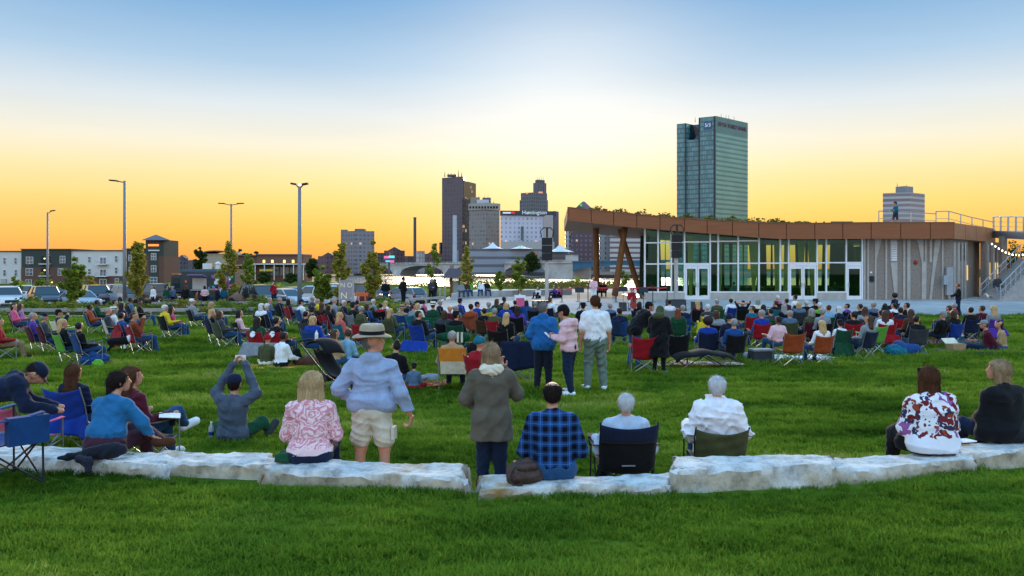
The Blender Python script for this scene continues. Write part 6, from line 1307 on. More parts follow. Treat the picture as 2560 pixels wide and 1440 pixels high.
S(237, 767, 'orange', 'blue', 'short', 'darkhair', 'at the edge of the bed, below the silver sedan', gar='shirt', skin='skin2'); S(254, 759, 'green', 'navy', 'short', 'darkhair', 'just behind the orange shirt', skin='skin2', gar='jacket')
S(286, 779, 'darkgrey', 'cream', 'short', 'greyhair', 'upright with a cream back', am='lap'); S(300, 777, 'white', 'grey', 'short+hat', 'greyhair', 'beside the cream backed chair', hat='cream', gar='patterned shirt'); S(297, 757, 'grey', 'navy', 'short', 'darkhair', 'far back under the tall lamp post', gar='shirt')
S(318, 767, 'navy', 'lime', 'long', 'darkhair', 'with lime back, left of the checked shirt', gar='vest'); S(336, 753, 'bluegrey', 'navy', 'short', 'darkhair', 'in the row below the olive tree', skin='skin2', gar='checked shirt', am='rest'); S(361, 757, 'black', 'yellow', 'short', 'darkhair', 'with a yellow bag at the end of that row', skin='skin2', gar='dress')
X, Y, f = S(321, 798, 'blue', 'red', 'short', 'darkhair', 'with a red blanket over the side, beside the dog', gar='jacket', rz=-44, Y=23.8); drape('blanket', X, Y, f, 'red', 'red blanket hanging off the chair above the dog', .7, .62, .15, -.30, 2)
S(349, 803, 'rust', 'red', 'short', 'brownhair', 'holding up a phone, legs stretched out', am='phone', rz=-46, Y=23.2, gar='jacket')
# ---- centre left
S(425, 773, 'yellow', 'black', 'short', 'whitehair', 'with a dark coat over the back', gar='sweater'); S(439, 772, 'pink', 'black', 'long', 'darkhair', 'beside the yellow sweater', gar='blouse'); S(490, 764, 'grey', 'black', 'short+cap', 'greyhair', 'alone in the row before the food truck', hat='white', gar='sweater', Y=33); S(541, 760, 'tan', 'navy', 'hood', 'tan', 'far row behind a black jacket', gar='coat', hat='tan')
S(541, 778, 'black', 'navy', 'long', 'blond', 'before the tan hooded coat', gar='jacket'); S(564, 785, 'darkgrey', 'olive', 'bob', 'brownhair', 'with an olive back next to the black jacket', gar='jacket'); S(611, 783, 'palepink', 'black', 'bob', 'darkhair', 'turned aside at the end of that group', gar='sweater', rz=-50)
S(662, 769, 'white', 'black', 'bob', 'whitehair', 'beside the tall lamp post, nearest the lens', gar='blouse'); S(681, 769, 'blue', 'navy', 'short', 'whitehair', 'next to the white blouse by the lamp post'); S(683, 751, 'bluegrey', 'darkgrey', 'short', 'greyhair', 'far back below the red jacket', gar='patterned coat')
for x, w in ((655, 'first of the two red chairs with round emblem'), (703, 'second red emblem chair, nearer the lamp post')):
    X, Y, f = S(x, 806 if x < 700 else 801, 'green' if x < 700 else 'black', 'red', 'long' if x < 700 else 'short', 'darkhair', 'in the ' + w, rz=-22, Y=21.5)
    drape('blanket', X, Y, f, 'grey', 'grey blanket hung behind the ' + w, .66, .48, .12, -.33, x * .1)
    e = MB(); e.loft([[(.085 * r_ * math.cos(a), d, .085 * r_ * math.sin(a)) for a in (2 * math.pi * j / 16 for j in range(16))] for r_, d in ((1, 0), (1, -.006), (.05, -.008))]); lo = Matrix.Rotation(f, 4, 'Z') @ Vector((0, -.372, .70)); o = e.build('emblem', CL('white'), None, loc=(X + lo.x, Y + lo.y, lo.z)); o.rotation_euler = (-.3, 0, f); tag(o, 'round white emblem on the ' + w, 'emblem')
S(791, 799, 'royal', 'blue', 'bob', 'blond', 'in front of the black jackets, bottle at its arm', gar='fleece'); S(790, 772, 'black', 'navy', 'short+cap', 'darkhair', 'behind the blue fleece', hat='black', gar='jacket'); S(812, 768, 'black', 'red', 'long', 'brownhair', 'with a red back beside the black cap', gar='jacket'); S(791, 751, 'darkgrey', 'navy', 'short', 'greyhair', 'far row near the low green tree', gar='jacket'); S(803, 754, 'yellow', 'navy', 'short', 'greyhair', 'far row beside the grey jacket', gar='scarf')
S(863, 785, 'coral', 'teal', 'long', 'blond', 'left of the bright red chair', gar='jacket'); S(915, 775, 'olive', 'olive', 'short', 'greyhair', 'hidden behind the bright red chair', gar='jacket', Y=27)
chair(px(914, 23.6), 23.6, facing(px(914, 23.6), 23.6), 'red', 'bright red empty camp chair left of the hat of the standing person'); S(869, 759, 'navy', 'brown', 'short', 'whitehair', 'below the metal sign panel', gar='jacket'); S(893, 769, 'black', 'grey', 'short+cap', 'darkhair', 'with a grey back near the olive jacket', gar='jacket'); S(941, 754, 'grey', 'green', 'short', 'whitehair', 'with a dark green back near the person in black tee')
S(984, 776, 'olive', 'olive', 'long', 'blond', 'with an olive back, right of the straw hat brim'); S(1010, 769, 'tan', 'blue', 'short+hat', 'blond', 'with a blue back beside the olive one', hat='tan', gar='jacket'); S(1043, 772, 'grey', 'teal', 'short', 'brownhair', 'with a grey jacket over a teal back', gar='jacket'); S(1051, 765, 'cream', 'red', 'bob', 'blond', 'with a red back behind the teal one')
X, Y, f = S(1087, 766, 'green', 'green', 'short+hat', 'brownhair', 'under a green blanket', hat='cream', gar='jacket', Y=29.5); drape('blanket', X, Y, f, 'green', 'dark green blanket spread over the back of a green chair', .9, .66, .25, -.34, 1)
X, Y, f = S(1056, 796, 'black', 'royal', 'short', 'darkhair', 'with a royal blue back and blanket', gar='coat', Y=23.5); drape('blanket', X, Y, f, 'royal', 'royal blue blanket bunched on the grass behind a black coat', .9, .34, .02, -.30, 4, out=.22)
S(1128, 774, 'maroon', 'maroon', 'none', 'darkhair', 'with a high maroon back near the striped scarf', gar='coat'); S(1146, 769, 'grey', 'darkgrey', 'short', 'greyhair', 'beside the high maroon back', gar='striped scarf'); S(1158, 757, 'royal', 'blue', 'short+cap', 'darkhair', 'behind the striped scarf', hat='black', gar='vest')
X, Y, f = S(1182, 772, 'orange', 'rust', 'short', 'darkhair', 'wrapped in a rust coloured coat', gar='coat'); drape('coat', X, Y, f, 'rust', 'rust brown coat hanging over a chair back', .8, .72, .28, -.33, 3, cat='coat')
S(1200, 762, 'royal', 'blue', 'short+cap', 'darkhair', 'between the rust coat and yellow chair', hat='navy', gar='jacket'); S(1230, 765, 'teal', 'yellow', 'short', 'greyhair', 'with a bright yellow back'); S(1265, 753, 'maroon', 'navy', 'short', 'darkhair', 'far row right of the yellow chair', gar='shirt', skin='skin2'); S(1267, 767, 'royal', 'royal', 'bob', 'blond', 'just before the maroon shirt'); S(1272, 793, 'black', 'black', 'long', 'blond', 'nearest the olive coat of the standing person', gar='jacket')
X, Y, f = S(1142, 800, 'black', 'green', 'short+hat', 'darkhair', 'broad and dark with a striped carry bag', hat='black', gar='poncho', Y=24); o = MB().loft([[(x, -.42 + .07 * math.cos(a), .42 + .16 * q * math.sin(a)) for a in (2 * math.pi * j / 10 for j in range(10))] for x, q in ((-.62, .25), (-.4, .7), (-.1, 1), (.3, 1), (.45, .7), (.5, .3))]).build('carry_bag', CL('green'), None, True, loc=(X, Y, 0)); o.rotation_euler.z = f; tag(o, 'long dark green carry bag slung behind the black poncho', 'bag')
for dx in (.12, .24): st_ = MB().box(dx, dx + .06, -.505, -.49, .27, .57).build('stripe', CL('cream'), o)
heap('backpack', 1193, 22.5, 'black', 'black backpack standing on the grass right of the striped carry bag', .45, .35, .62, 15, z=-.05)
chair(px(1252, 21.2), 21.2, facing(0, 21), 'black', 'empty black camp chair left of the standing trio', M_cleg)
# ---- in front of the stage
X, Y, f = S(1316, 756, 'maroon', 'blue', 'long', 'darkhair', 'with blue jacket on the back, by the sandwich board', gar='shirt'); drape('jacket', X, Y, f, 'blue', 'blue jacket over the chair back near the sandwich board', .55, .84, .3, -.40, 6, cat='jacket')
S(1380, 755, 'white', 'navy', 'bun', 'brownhair', 'behind the blue jacketed standing person', gar='shirt'); S(1455, 768, 'black', 'black', 'short+hat', 'darkhair', 'half hidden by the pale hoodie', hat='black', gar='jacket'); S(1500, 765, 'black', 'navy', 'short+hat', 'darkhair', 'right of the white tee shirt', hat='black', gar='coat')
X, Y, f = S(1549, 781, 'navy', 'blue', 'short', 'darkhair', 'with a big plain blue back', gar='jacket', Y=25.5, skin='skin2'); drape('jacket', X - .25, Y, f, 'darkdenim', 'dark denim jacket slung over one corner of the blue chair', .5, .82, .35, -.37, 5, cat='jacket')
S(1647, 769, 'lightblue', 'lightblue', 'bob', 'blond', 'with a pale blue back near the stage monitor', Y=27); S(1697, 778, 'green', 'green', 'long', 'redhair', 'with a dark green back near the big blue one', Y=26); S(1708, 768, 'navy', 'blue', 'short', 'greyhair', 'with a tall blue back and white print', Y=27.5)
X, Y, f = S(1767, 763, 'darkgrey', 'yellow', 'short', 'whitehair', 'black above, wrapped in yellow', Y=28); drape('blanket', X, Y, f, 'yellow', 'bright yellow blanket hung behind a chair', .72, .58, .18, -.35, 7)
S(1821, 755, 'white', 'royal', 'short', 'darkhair', 'with a royal blue back by the glass doors', gar='shirt'); S(1856, 757, 'black', 'black', 'short', 'darkhair', 'with hands clasped behind the head', am='behind', bare=True, gar='tee shirt'); S(1903, 769, 'navy', 'grey', 'long', 'darkhair', 'beside the clasped hands', gar='jacket')
S(1767, 806, 'royal', 'navy', 'afro', 'darkhair', 'low with a white patterned collar', gar='shirt', Y=21); S(1831, 806, 'blue', 'black', 'short', 'greyhair', 'with a black back and purple arm', gar='shirt', Y=20.5, legs=M_clegd); S(1822, 795, 'navy', None, 'beanie', 'navy', 'close beside the blue shirt', hat='navy', gar='coat', Y=22.5); S(1897, 782, 'royal', 'red', 'short', 'greyhair', 'with a red back and blue sleeves', gar='jacket', Y=24.5)
chair(px(1690, 19.8), 19.8, R(-5), 'black', 'empty black camp chair right of the long black coat', M_clegd)
# covered table
r = empty('side_table', (px(1752, 19.6), 19.6, 0), R(8), 'low folding table covered by a black cloth, before the navy chair', 'table')
sheet(lambda u, v: ((u - .5) * 1.5, (v - .5) * .8, .44 - .16 * abs(2 * u - 1) ** 3 - .1 * abs(2 * v - 1) ** 3 + .02 * math.sin(u * 15)), 16, 8, .01).build('cover', CL('black'), r, smooth=True)
for sx in (-1, 1):
    for sy in (-1, 1): MB().tube([(sx * .6, sy * .28, 0), (-sx * .1, sy * .24, .40)], .012, 5).build('leg', M_clegd, r)
spread('blanket', 1740, 20.2, 'palepink', 'pale pink patterned blanket under the covered table', 2.2, .9, .1); r = empty('cooler', (px(1902, 20.8), 20.8, 0), .2, 'grey soft cooler with strap on the grass right of the black chair', 'cooler'); MB().prism([(-.3, -.18, 0), (.3, -.18, 0), (.3, .18, 0), (-.3, .18, 0)], [(-.28, -.16, .3), (.28, -.16, .3), (.28, .16, .3), (-.28, .16, .3)]).build('box', CL('darkgrey'), r); MB().box(-.29, .29, -.17, .17, .302, .35).build('lid', CL('grey'), r); MB().tube([(-.31, 0, .2), (-.34, 0, .02), (-.38, -.1, .01)], .015, 5).build('strap', CL('black'), r)
heap('bags', 1895, 21.6, 'grey', 'heap of picnic things behind the grey cooler', .8, .5, .25, 21, 'bags')
# ---- right of the stage
for a in ((1938, 748, 'pink', 'black', 'short', 'whitehair', 'in the last row by the first glass doors'), (1934, 760, 'black', 'teal', 'short', 'brownhair', 'with a teal back before the pink top'), (1980, 750, 'white', 'navy', 'bun', 'darkhair', 'arms up in the last row'), (1953, 771, 'black', 'blue', 'long', 'greyhair', 'against a plain blue back'), (2012, 757, 'black', 'black', 'short', 'whitehair', 'in front of the second glass doors'), (2046, 767, 'lime', 'black', 'short', 'whitehair', 'bright green among the dark jackets'), (2066, 772, 'lightblue', 'green', 'short', 'brownhair', 'with a green back beside the bright green top'),
          (2087, 772, 'navy', 'navy', 'bob', 'whitehair', 'beside the pale blue hoodie'), (2155, 779, 'grey', 'darkgrey', 'long', 'brownhair', 'between a red and a lime chair'), (2177, 763, 'bluegrey', 'navy', 'short', 'greyhair', 'last row below the louvre'), (2229, 745, 'navy', 'navy', 'afro', 'darkhair', 'highest head of the last row'), (2225, 763, 'white', 'black', 'short', 'darkhair', 'in striped knit before the highest head'), (2194, 780, 'grey', 'lime', 'pony', 'darkhair', 'with a lime back, knees up'), (2374, 764, 'red', 'navy', 'short', 'greyhair', 'by the feet of the person in yellow')):
    S(*a)
S(1972, 779, 'bluegrey', 'olive', 'short', 'greyhair', 'with an olive back in the middle rows', Y=25.5); S(2023, 780, 'olive', 'maroon', 'bob', 'greyhair', 'with a maroon back in the middle rows', Y=25.3)
for x, yc, t, h, hc, w in ((2127, 784, 'black', 'short', 'darkhair', 'with a red back next to dark pointed chairs'), (2210, 783, 'white', 'long', 'brownhair', 'middle one of three red backs'), (2244, 774, 'navy', 'short', 'darkhair', 'last of the three red backs')):
    X, Y, f = S(x, yc, t, 'red', h, hc, w, Y=2560. / (yc - 678)); drape('blanket', X, Y, f, 'red', 'red fabric hanging behind the chair ' + w, .62, .45, .2, -.34, x * .3)
chair(px(2112, 30), 30, .1, 'black', 'empty black camp chair with pointed corners in the middle rows'); chair(px(2134, 30.5), 30.5, .4, 'black', 'second empty black camp chair, wing raised')
S(2157, 808, 'grey', 'navy', 'long', 'brownhair', 'with a dark navy back, leaning', Y=21.8, rz=25, gar='hoodie'); chair(px(2178, 22.8), 22.8, .3, 'lime', 'lime green camp chair with white legs', mat('white_leg', (.7, .72, .74), .5)); X, Y, f = S(2092, 810, 'white', 'green', 'short+cap', 'darkhair', 'with a dark green back and cloth', hat='black', Y=22, s=.85); drape('cloth', X, Y, f, 'green', 'dark green cloth hanging under the green chair', .5, .42, .05, -.25, 9, cat='cloth')
S(1937, 815, 'palepink', None, 'short', 'darkhair', 'in front of the first orange chair', Y=22.5, skin='skin2', gar='tee shirt', bare=True); S(2046, 822, 'white', 'orange', 'long', 'blond', 'second orange chair, next to dark green', Y=20.4, rz=10); chair(px(1972, 20.2), 20.2, .12, 'orange', 'first orange camp chair, empty, grey frame'); spread('blanket', 1985, 21.5, 'white', 'white and red picnic blanket under the orange chairs', 2.2, 1.1, .1)
S(2287, 790, 'black', 'darkgrey', 'short', 'darkhair', 'with a dark grey back beside a flowered bag', Y=22.6, gar='jacket'); heap('bag', 2262, 22.4, 'blue', 'blue and pink flowered beach bag at the dark grey chair', .6, .5, .5, 31); heap('cloth', 2240, 22.2, 'teal', 'teal towel hanging by the flowered bag', .4, .3, .4, 33, 'cloth')
S(2347, 780, 'black', None, 'short+cap', 'greyhair', 'bare knees, beside the blue chair', hat='grey', shorts=True, pants='navy', gar='jacket', Y=24.5); S(2375, 782, 'black', 'royal', 'bob', 'brownhair', 'with a bright blue back', Y=25, gar='jacket')
S(2446, 770, 'maroon', 'maroon', 'short', 'brownhair', 'near the paved corner, in maroon', Y=27.5, gar='jacket'); X, Y, f = S(2475, 775, 'grey', 'purple', 'long', 'blond', 'with a purple back at the end of the rows', Y=27, gar='jacket'); drape('blanket', X, Y, f, 'purple', 'purple blanket under the last chair of the rows', .7, .45, .15, -.25, 8)
Gd(2390, 852, 'cross', 'lap', 'cream', 'long', 'blond', 'person in cream sweater sitting on a blue blanket before the blue chair', v=1); spread('blanket', 2385, 26.3, 'blue', 'blue picnic blanket with pink things on it', 2.4, 1.2, 0); heap('cloth', 2342, 25.6, 'pink', 'pink cloth on the grass beside the blue blanket', .6, .4, .12, 41, 'cloth'); heap('cloth', 2430, 26.4, 'pink', 'small pink shoes and cloth near the maroon chair', .4, .3, .12, 42, 'cloth')
spread('blanket', 2440, 23.2, 'navy', 'dark blanket under the reclining pair at the edge', 2.2, 1.0, .1); Gd(2463, 880, 'ext', 'back', 'maroon', 'short+cap', 'brownhair', 'person in maroon jacket and cap leaning back on the dark blanket', 'darkdenim', 0, 75, hat='grey'); Gd(2500, 878, 'cross', 'lap', 'tan', 'long', 'darkhair', 'person in taupe jacket sitting behind the maroon jacket', 'denim', 2, 60)
r = empty('paper_bag', (px(2390, 23.3), 23.3, .05), .3, 'open brown paper bag and box before the reclining pair', 'bag'); MB().prism([(-.22, -.12, 0), (.22, -.12, 0), (.22, .12, 0), (-.22, .12, 0)], [(-.24, -.14, .2), (.24, -.14, .2), (.24, .14, .2), (-.24, .14, .2)]).build('box', CL('tan'), r); MB().prism([(-.24, .141, .2), (.24, .141, .2), (.24, .3, .34), (-.24, .3, .34)], [(-.24, .151, .19), (.24, .151, .19), (.24, .31, .33), (-.24, .31, .33)]).build('flap', CL('cream'), r)
# ---- further rows filling the band before the plaza
for a in ((708, 752, 'navy', 'black', 'short', 'greyhair', 'just right of the lamp post in the far row'), (733, 756, 'maroon', 'red', 'bob', 'darkhair', 'two along from the lamp post'), (762, 760, 'white', 'blue', 'short+cap', 'darkhair', 'left of the black cap group'), (776, 782, 'black', 'darkgrey', 'short', 'darkhair', 'close behind the blue fleece'), (832, 770, 'black', 'red', 'long', 'darkhair', 'between red back and coral jacket'), (846, 758, 'grey', 'navy', 'short', 'greyhair', 'far row left of the metal sign'), (905, 757, 'darkgrey', 'navy', 'short', 'darkhair', 'far row right of the metal sign'), (928, 766, 'blue', 'black', 'bob', 'brownhair', 'before the dark green back'), (957, 764, 'red', 'black', 'short', 'darkhair', 'below the person in black tee'), (972, 757, 'white', 'navy', 'long', 'blond', 'beside the red top below the black tee'),
          (1026, 757, 'darkgrey', 'navy', 'short', 'greyhair', 'far row over the tan hat'), (1070, 755, 'pink', 'navy', 'short', 'darkhair', 'far row near the green blanket'), (1108, 758, 'navy', 'black', 'short', 'greyhair', 'right of the green blanket'), (1117, 786, 'darkgrey', 'black', 'bob', 'brownhair', 'left shoulder to the black poncho'), (1213, 778, 'black', 'brown', 'short', 'darkhair', 'between rust coat and yellow back'), (1246, 757, 'green', 'navy', 'long', 'brownhair', 'behind the yellow back'), (1245, 781, 'olive', 'red', 'short', 'greyhair', 'near the empty black chair'), (1290, 757, 'black', 'navy', 'short', 'darkhair', 'left of the sandwich board'), (1297, 775, 'purple', 'black', 'long', 'darkhair', 'behind the navy blanket chair'), (1340, 762, 'darkgrey', 'black', 'short', 'greyhair', 'beside the blue jacket chair'),
          (1530, 764, 'bluegrey', 'navy', 'short', 'greyhair', 'behind the plain blue back'), (1600, 762, 'black', 'navy', 'bob', 'darkhair', 'just left of the pale blue back'), (1672, 758, 'white', 'grey', 'short', 'darkhair', 'before the large black case'), (1738, 760, 'maroon', 'black', 'long', 'blond', 'between tall blue and yellow'), (1790, 758, 'olive', 'green', 'short', 'greyhair', 'right of the yellow blanket'), (1795, 786, 'grey', 'black', 'bob', 'brownhair', 'behind the low navy chair'), (1872, 772, 'teal', 'red', 'short', 'brownhair', 'below the clasped hands'), (1890, 757, 'cream', 'black', 'bob', 'greyhair', 'right of the clasped hands'), (1922, 776, 'darkgrey', 'green', 'short', 'darkhair', 'before the teal back'), (1960, 756, 'maroon', 'navy', 'short', 'darkhair', 'last row between pink and white'), (1996, 764, 'bluegrey', 'darkgrey', 'bob', 'blond', 'left of a black top'), (2030, 757, 'black', 'maroon', 'short+hat', 'darkhair', 'last row in a hat by the doors'), (2052, 783, 'grey', 'black', 'short', 'greyhair', 'before the pale blue top'), (2107, 764, 'purple', 'black', 'short', 'darkhair', 'behind the empty black chairs'), (2140, 768, 'black', 'blue', 'short', 'darkhair', 'left of a plain grey top'), (2204, 765, 'darkgrey', 'red', 'bob', 'darkhair', 'left of the striped knit'), (2258, 768, 'black', 'black', 'short', 'darkhair', 'right end of the last row'), (2265, 785, 'brown', 'black', 'long', 'brownhair', 'right of the three red backs'), (2362, 772, 'olive', 'green', 'short', 'brownhair', 'behind the bright blue back'), (2420, 776, 'black', 'navy', 'short', 'darkhair', 'left of the maroon jacket by the paving')):
    S(*a)
# ---- on the grass in the middle
spread('blanket', 690, 19.6, 'yellow', 'mustard yellow blanket under the person in white sweater', 1.5, 1.0, .2, cloth((214, 150, 40), 'cloth_mustard'))
Gd(668, 917, 'cross', 'lap', 'olive', 'beanie', 'red', 'child in flowered shawl and red knit cap on mustard blanket', 'cream', 0, -10, .86, hat='red'); Gd(708, 921, 'knees', 'fwd', 'white', 'short', 'darkhair', 'person in white sweater sitting on the mustard blanket', 'black', 0, -35, .98, skin='skin2')
heap('paper_bag', 768, 19.8, 'brown', 'crumpled brown paper bag in front of the white sweater', .45, .35, .35, 51)
Gd(836, 914, 'cross', 'lap', 'tan', 'long', 'brownhair', 'person behind the stroller, only head and tan shoulder showing', v=1); Gd(869, 912, 'cross', 'lap', 'lightblue', 'short', 'brownhair', 'person in pale blue shirt sitting beyond the stroller', v=2)
Gd(990, 958, 'cross', 'lap', 'black', 'bun', 'darkhair', 'person in black sweater sitting beside the small child', 'denim', 2, -10, .98); Gd(1035, 974, 'cross', 'lap', 'bluegrey', 'short+cap', 'darkhair', 'small child in grey and orange hoodie and dark cap on the grass', 'red', 0, -5, .58, hat='black'); spread('blanket', 1066, 16.6, 'red', 'red patterned blanket beside the small child', .9, .7, .2); heap('cloth', 1072, 17.2, 'grey', 'grey cloth bundle on the red blanket', .4, .3, .2, 61, 'cloth')
# aluminium lawn chair with orange band
def lawn_chair(x, Y, rz, label, c1, c2):
    r = empty('lawn_chair', (px(x, Y), Y, 0), rz, label, 'chair', 'folding camp chairs on the lawn')
    sheet(lambda u, v: ((u - .5) * .54, -.28 - .10 * v, .60 + .27 * v), 4, 3).build('back_band', c1, r); sheet(lambda u, v: ((u - .5) * .50, -.20 - .085 * v, .34 + .255 * v), 4, 3).build('back_panel', c2, r); sheet(lambda u, v: ((u - .5) * .5, -.2 + .45 * v, .36 + .03 * v), 4, 3).build('seat_panel', c2, r)
    for s in (-1, 1): MB().tube([(s * .29, -.16, 0), (s * .285, -.26, .58), (s * .28, -.37, .88)], .014, 6).build('leg', M_steel, r); MB().tube([(s * .29, .28, 0), (s * .285, .2, .58), (s * .285, -.27, .60)], .014, 6).build('leg', M_steel, r); MB().box(s * .285 - .03, s * .285 + .03, -.22, .22, .605, .63).build('armrest', CL('brown'), r)
    return r
Yo = 16.1; lawn_chair(1136, Yo, R(-3), 'aluminium lawn chair with orange top band and cream mesh back', cloth((222, 140, 50), 'cloth_amber'), CL('cream')); person(1133, Yo, 'sit:rest:0', 'tan', 'navy', 'short', 'greyhair', 'person in tan sweater seated in the lawn chair with orange band', -3, .97)
S(1212, 862, 'red', 'red', 'beanie', 'teal', 'behind the olive coat', hat='teal', Y=15.2, gar='plaid shirt', s=.95)
X = px(1292, 17.3); chair(X, 17.3, .05, 'navy', 'navy camp chair hidden under a navy blanket, right of the olive coat'); drape('blanket', X, 17.3, .05, 'navy', 'navy blanket covering a chair right of the olive coat', .72, .90, .30, -.36, 2, out=.06)
# ---- standing people
St(964, 709, 'stand:down:1', 'black', 'denim', 'short', 'greyhair', 'person in black tee shirt and jeans standing by the timber rail', 0, 1.75, 51, bare=True); St(1008, 699, 'stand:pocket:0', 'black', 'black', 'short', 'darkhair', 'tall person all in black standing at the rail beside the black tee', -40, 1.86, 51)
St(1078, 700, 'stand:text:2', 'darkgrey', 'black', 'long', 'darkhair', 'person in grey cardigan standing near the bollards', -150, 1.7, 56); St(1088, 705, 'stand:text:0', 'black', 'darkdenim', 'long', 'darkhair', 'person in black jacket facing the grey cardigan', 60, 1.68, 56.6)
St(685, 708, 'stand:chin:1', 'red', 'darkdenim', 'short', 'darkhair', 'person in bright red jacket standing by the parked cars', 150, 1.72, 54)
St(2396, 713, 'stand:fwd:1', 'black', 'darkdenim', 'short', 'redhair', 'person in black jacket over yellow shirt standing on the plaza edge', 70, 1.66, 41.8); St(2494, 694, 'walk:down:0', 'darkgrey', 'grey', 'short', 'darkhair', 'person in grey shirt and shorts walking with a small dog', 175, 1.76, 54.5, shorts=True)
St(2239, 490, 'walk:rest:1', 'teal', 'darkgrey', 'short+cap', 'darkhair', 'person in teal shirt and shorts stepping along the pavilion roof', 95, 1.75, 57.6, z=5.5, shorts=True, hat='maroon')
for i, (x, Y, t, p, hr, hc, kk, w) in enumerate(((383, 58, 'white', 'black', 'long', 'darkhair', 'down:0', 'in white cardigan'), (416, 58.5, 'green', 'denim', 'short', 'darkhair', 'down:1', 'in dark green jacket'), (432, 59, 'bluegrey', 'darkdenim', 'short', 'greyhair', 'text:2', 'in blue grey shirt'), (464, 57.5, 'black', 'black', 'long', 'brownhair', 'down:2', 'in long black top and bare legs'), (491, 58, 'orange', 'darkgrey', 'short', 'darkhair', 'down:0', 'small in orange vest'), (512, 58.3, 'palepink', 'black', 'bob', 'darkhair', 'text:1', 'in pale pink blouse'), (528, 59, 'olive', 'denim', 'short', 'brownhair', 'down:1', 'in olive jacket'), (543, 59.5, 'navy', 'darkdenim', 'short', 'darkhair', 'pocket:0', 'in navy jacket'), (560, 60, 'teal', 'denim', 'long', 'brownhair', 'down:2', 'in teal top'))):
    person(x, Y, 'stand:' + kk, t, p, hr, hc, 'person %s queueing at the food truck' % w, (150, -20, 60, 5, -60, 10, 40, -30, 0)[i], .72 if i == 4 else .97, shorts=i == 3, group='people queueing at the food truck')
heap('cooler_bag', 445, 56.5, 'red', 'red bag on the ground before the food truck', .7, .4, .4, 71)
# on the seat wall
for x, Y, t, hr, hc, w, hat in ((1153, 58.2, 'grey', 'short+cap', 'brownhair', 'in grey top and green cap', 'lime'), (1166, 58.5, 'brown', 'short', 'brownhair', 'in brown, between grey and lime', None), (1174, 58.7, 'lime', 'long', 'brownhair', 'in lime jacket', None), (1202, 59.7, 'white', 'short', 'darkhair', 'in white shirt', None), (1218, 60.2, 'black', 'long', 'darkhair', 'in black at the end', None)):
    Yw = 58 + 9 * (x - 1130) / 300 + .22; X = px(x, Yw); J = None; person(x, Yw, 'sit:lap:%d' % (x % 5), t, 'denim', hr, hc, 'person %s seated on the low concrete wall' % w, 175 + x % 20, .95, G(X, Yw) + .10, hat=hat, group='people on the seat wall')
for x, Y, t, w in ((1345, 58, 'white', 'white'), (1385, 59, 'purple', 'purple'), (1398, 59.5, 'pink', 'pink')): person(x, Y, 'knees:knees:0', t, 'black', 'long', 'darkhair', 'person in %s sitting on the plaza behind the loudspeaker mast' % w, 150, .95)
# dogs
def dog(x, Y, rz, label, c1, c2, s=1.):
    B = [((-.22, 0, .36), (.18, 0, .37), .10, .125), ((.18, 0, .38), (.33, 0, .50), .085, .065), ((.35, 0, .53), (.40, 0, .52), .065, .055), ((.40, 0, .515), (.50, 0, .495), .04, .03), ((-.28, 0, .38), (-.42, 0, .46), .022, .012), ((.33, .05, .57), (.31, .075, .52), .022, .012), ((.33, -.05, .57), (.31, -.075, .52), .022, .012)]
    for sy in (-1, 1):
        B += [((.17, sy * .07, .34), (.16, sy * .07, .17), .05, .028), ((.16, sy * .07, .17), (.18, sy * .07, .03), .026, .024), ((.18, sy * .07, .02), (.22, sy * .07, .02), .024, .02), ((-.22, sy * .07, .36), (-.17, sy * .075, .23), .075, .045), ((-.17, sy * .075, .23), (-.27, sy * .075, .13), .036, .026), ((-.27, sy * .075, .13), (-.24, sy * .075, .03), .024, .022), ((-.24, sy * .075, .02), (-.20, sy * .075, .02), .024, .02)]
    V, Q = blob(B, .016, .03, .002, 40, 4); cx = V[Q].mean(1); fm = ((cx[:, 0] > .1) & ((cx[:, 2] < .3) | (cx[:, 0] > .2)) & (np.abs(cx[:, 1]) < .2) & (noise_v(cx) > -.1)).astype(int)
    o = link('dog', np_mesh('dog', V, Q, [CL(c1), CL(c2)], fm), None, (px(x, Y), Y, G(px(x, Y), Y))); o.rotation_euler.z = R(rz); o.scale = (s, s, s); return tag(o, label, 'dog')
def noise_v(c): return np.array([noise.noise(Vector(p) * 7) for p in c])
dog(297, 22.9, 18, 'black and white dog standing beside the red blanket', 'black', 'white'); dog(2476, 54.3, 170, 'small pale dog walking beside the person in shorts', 'tan', 'white', .8)
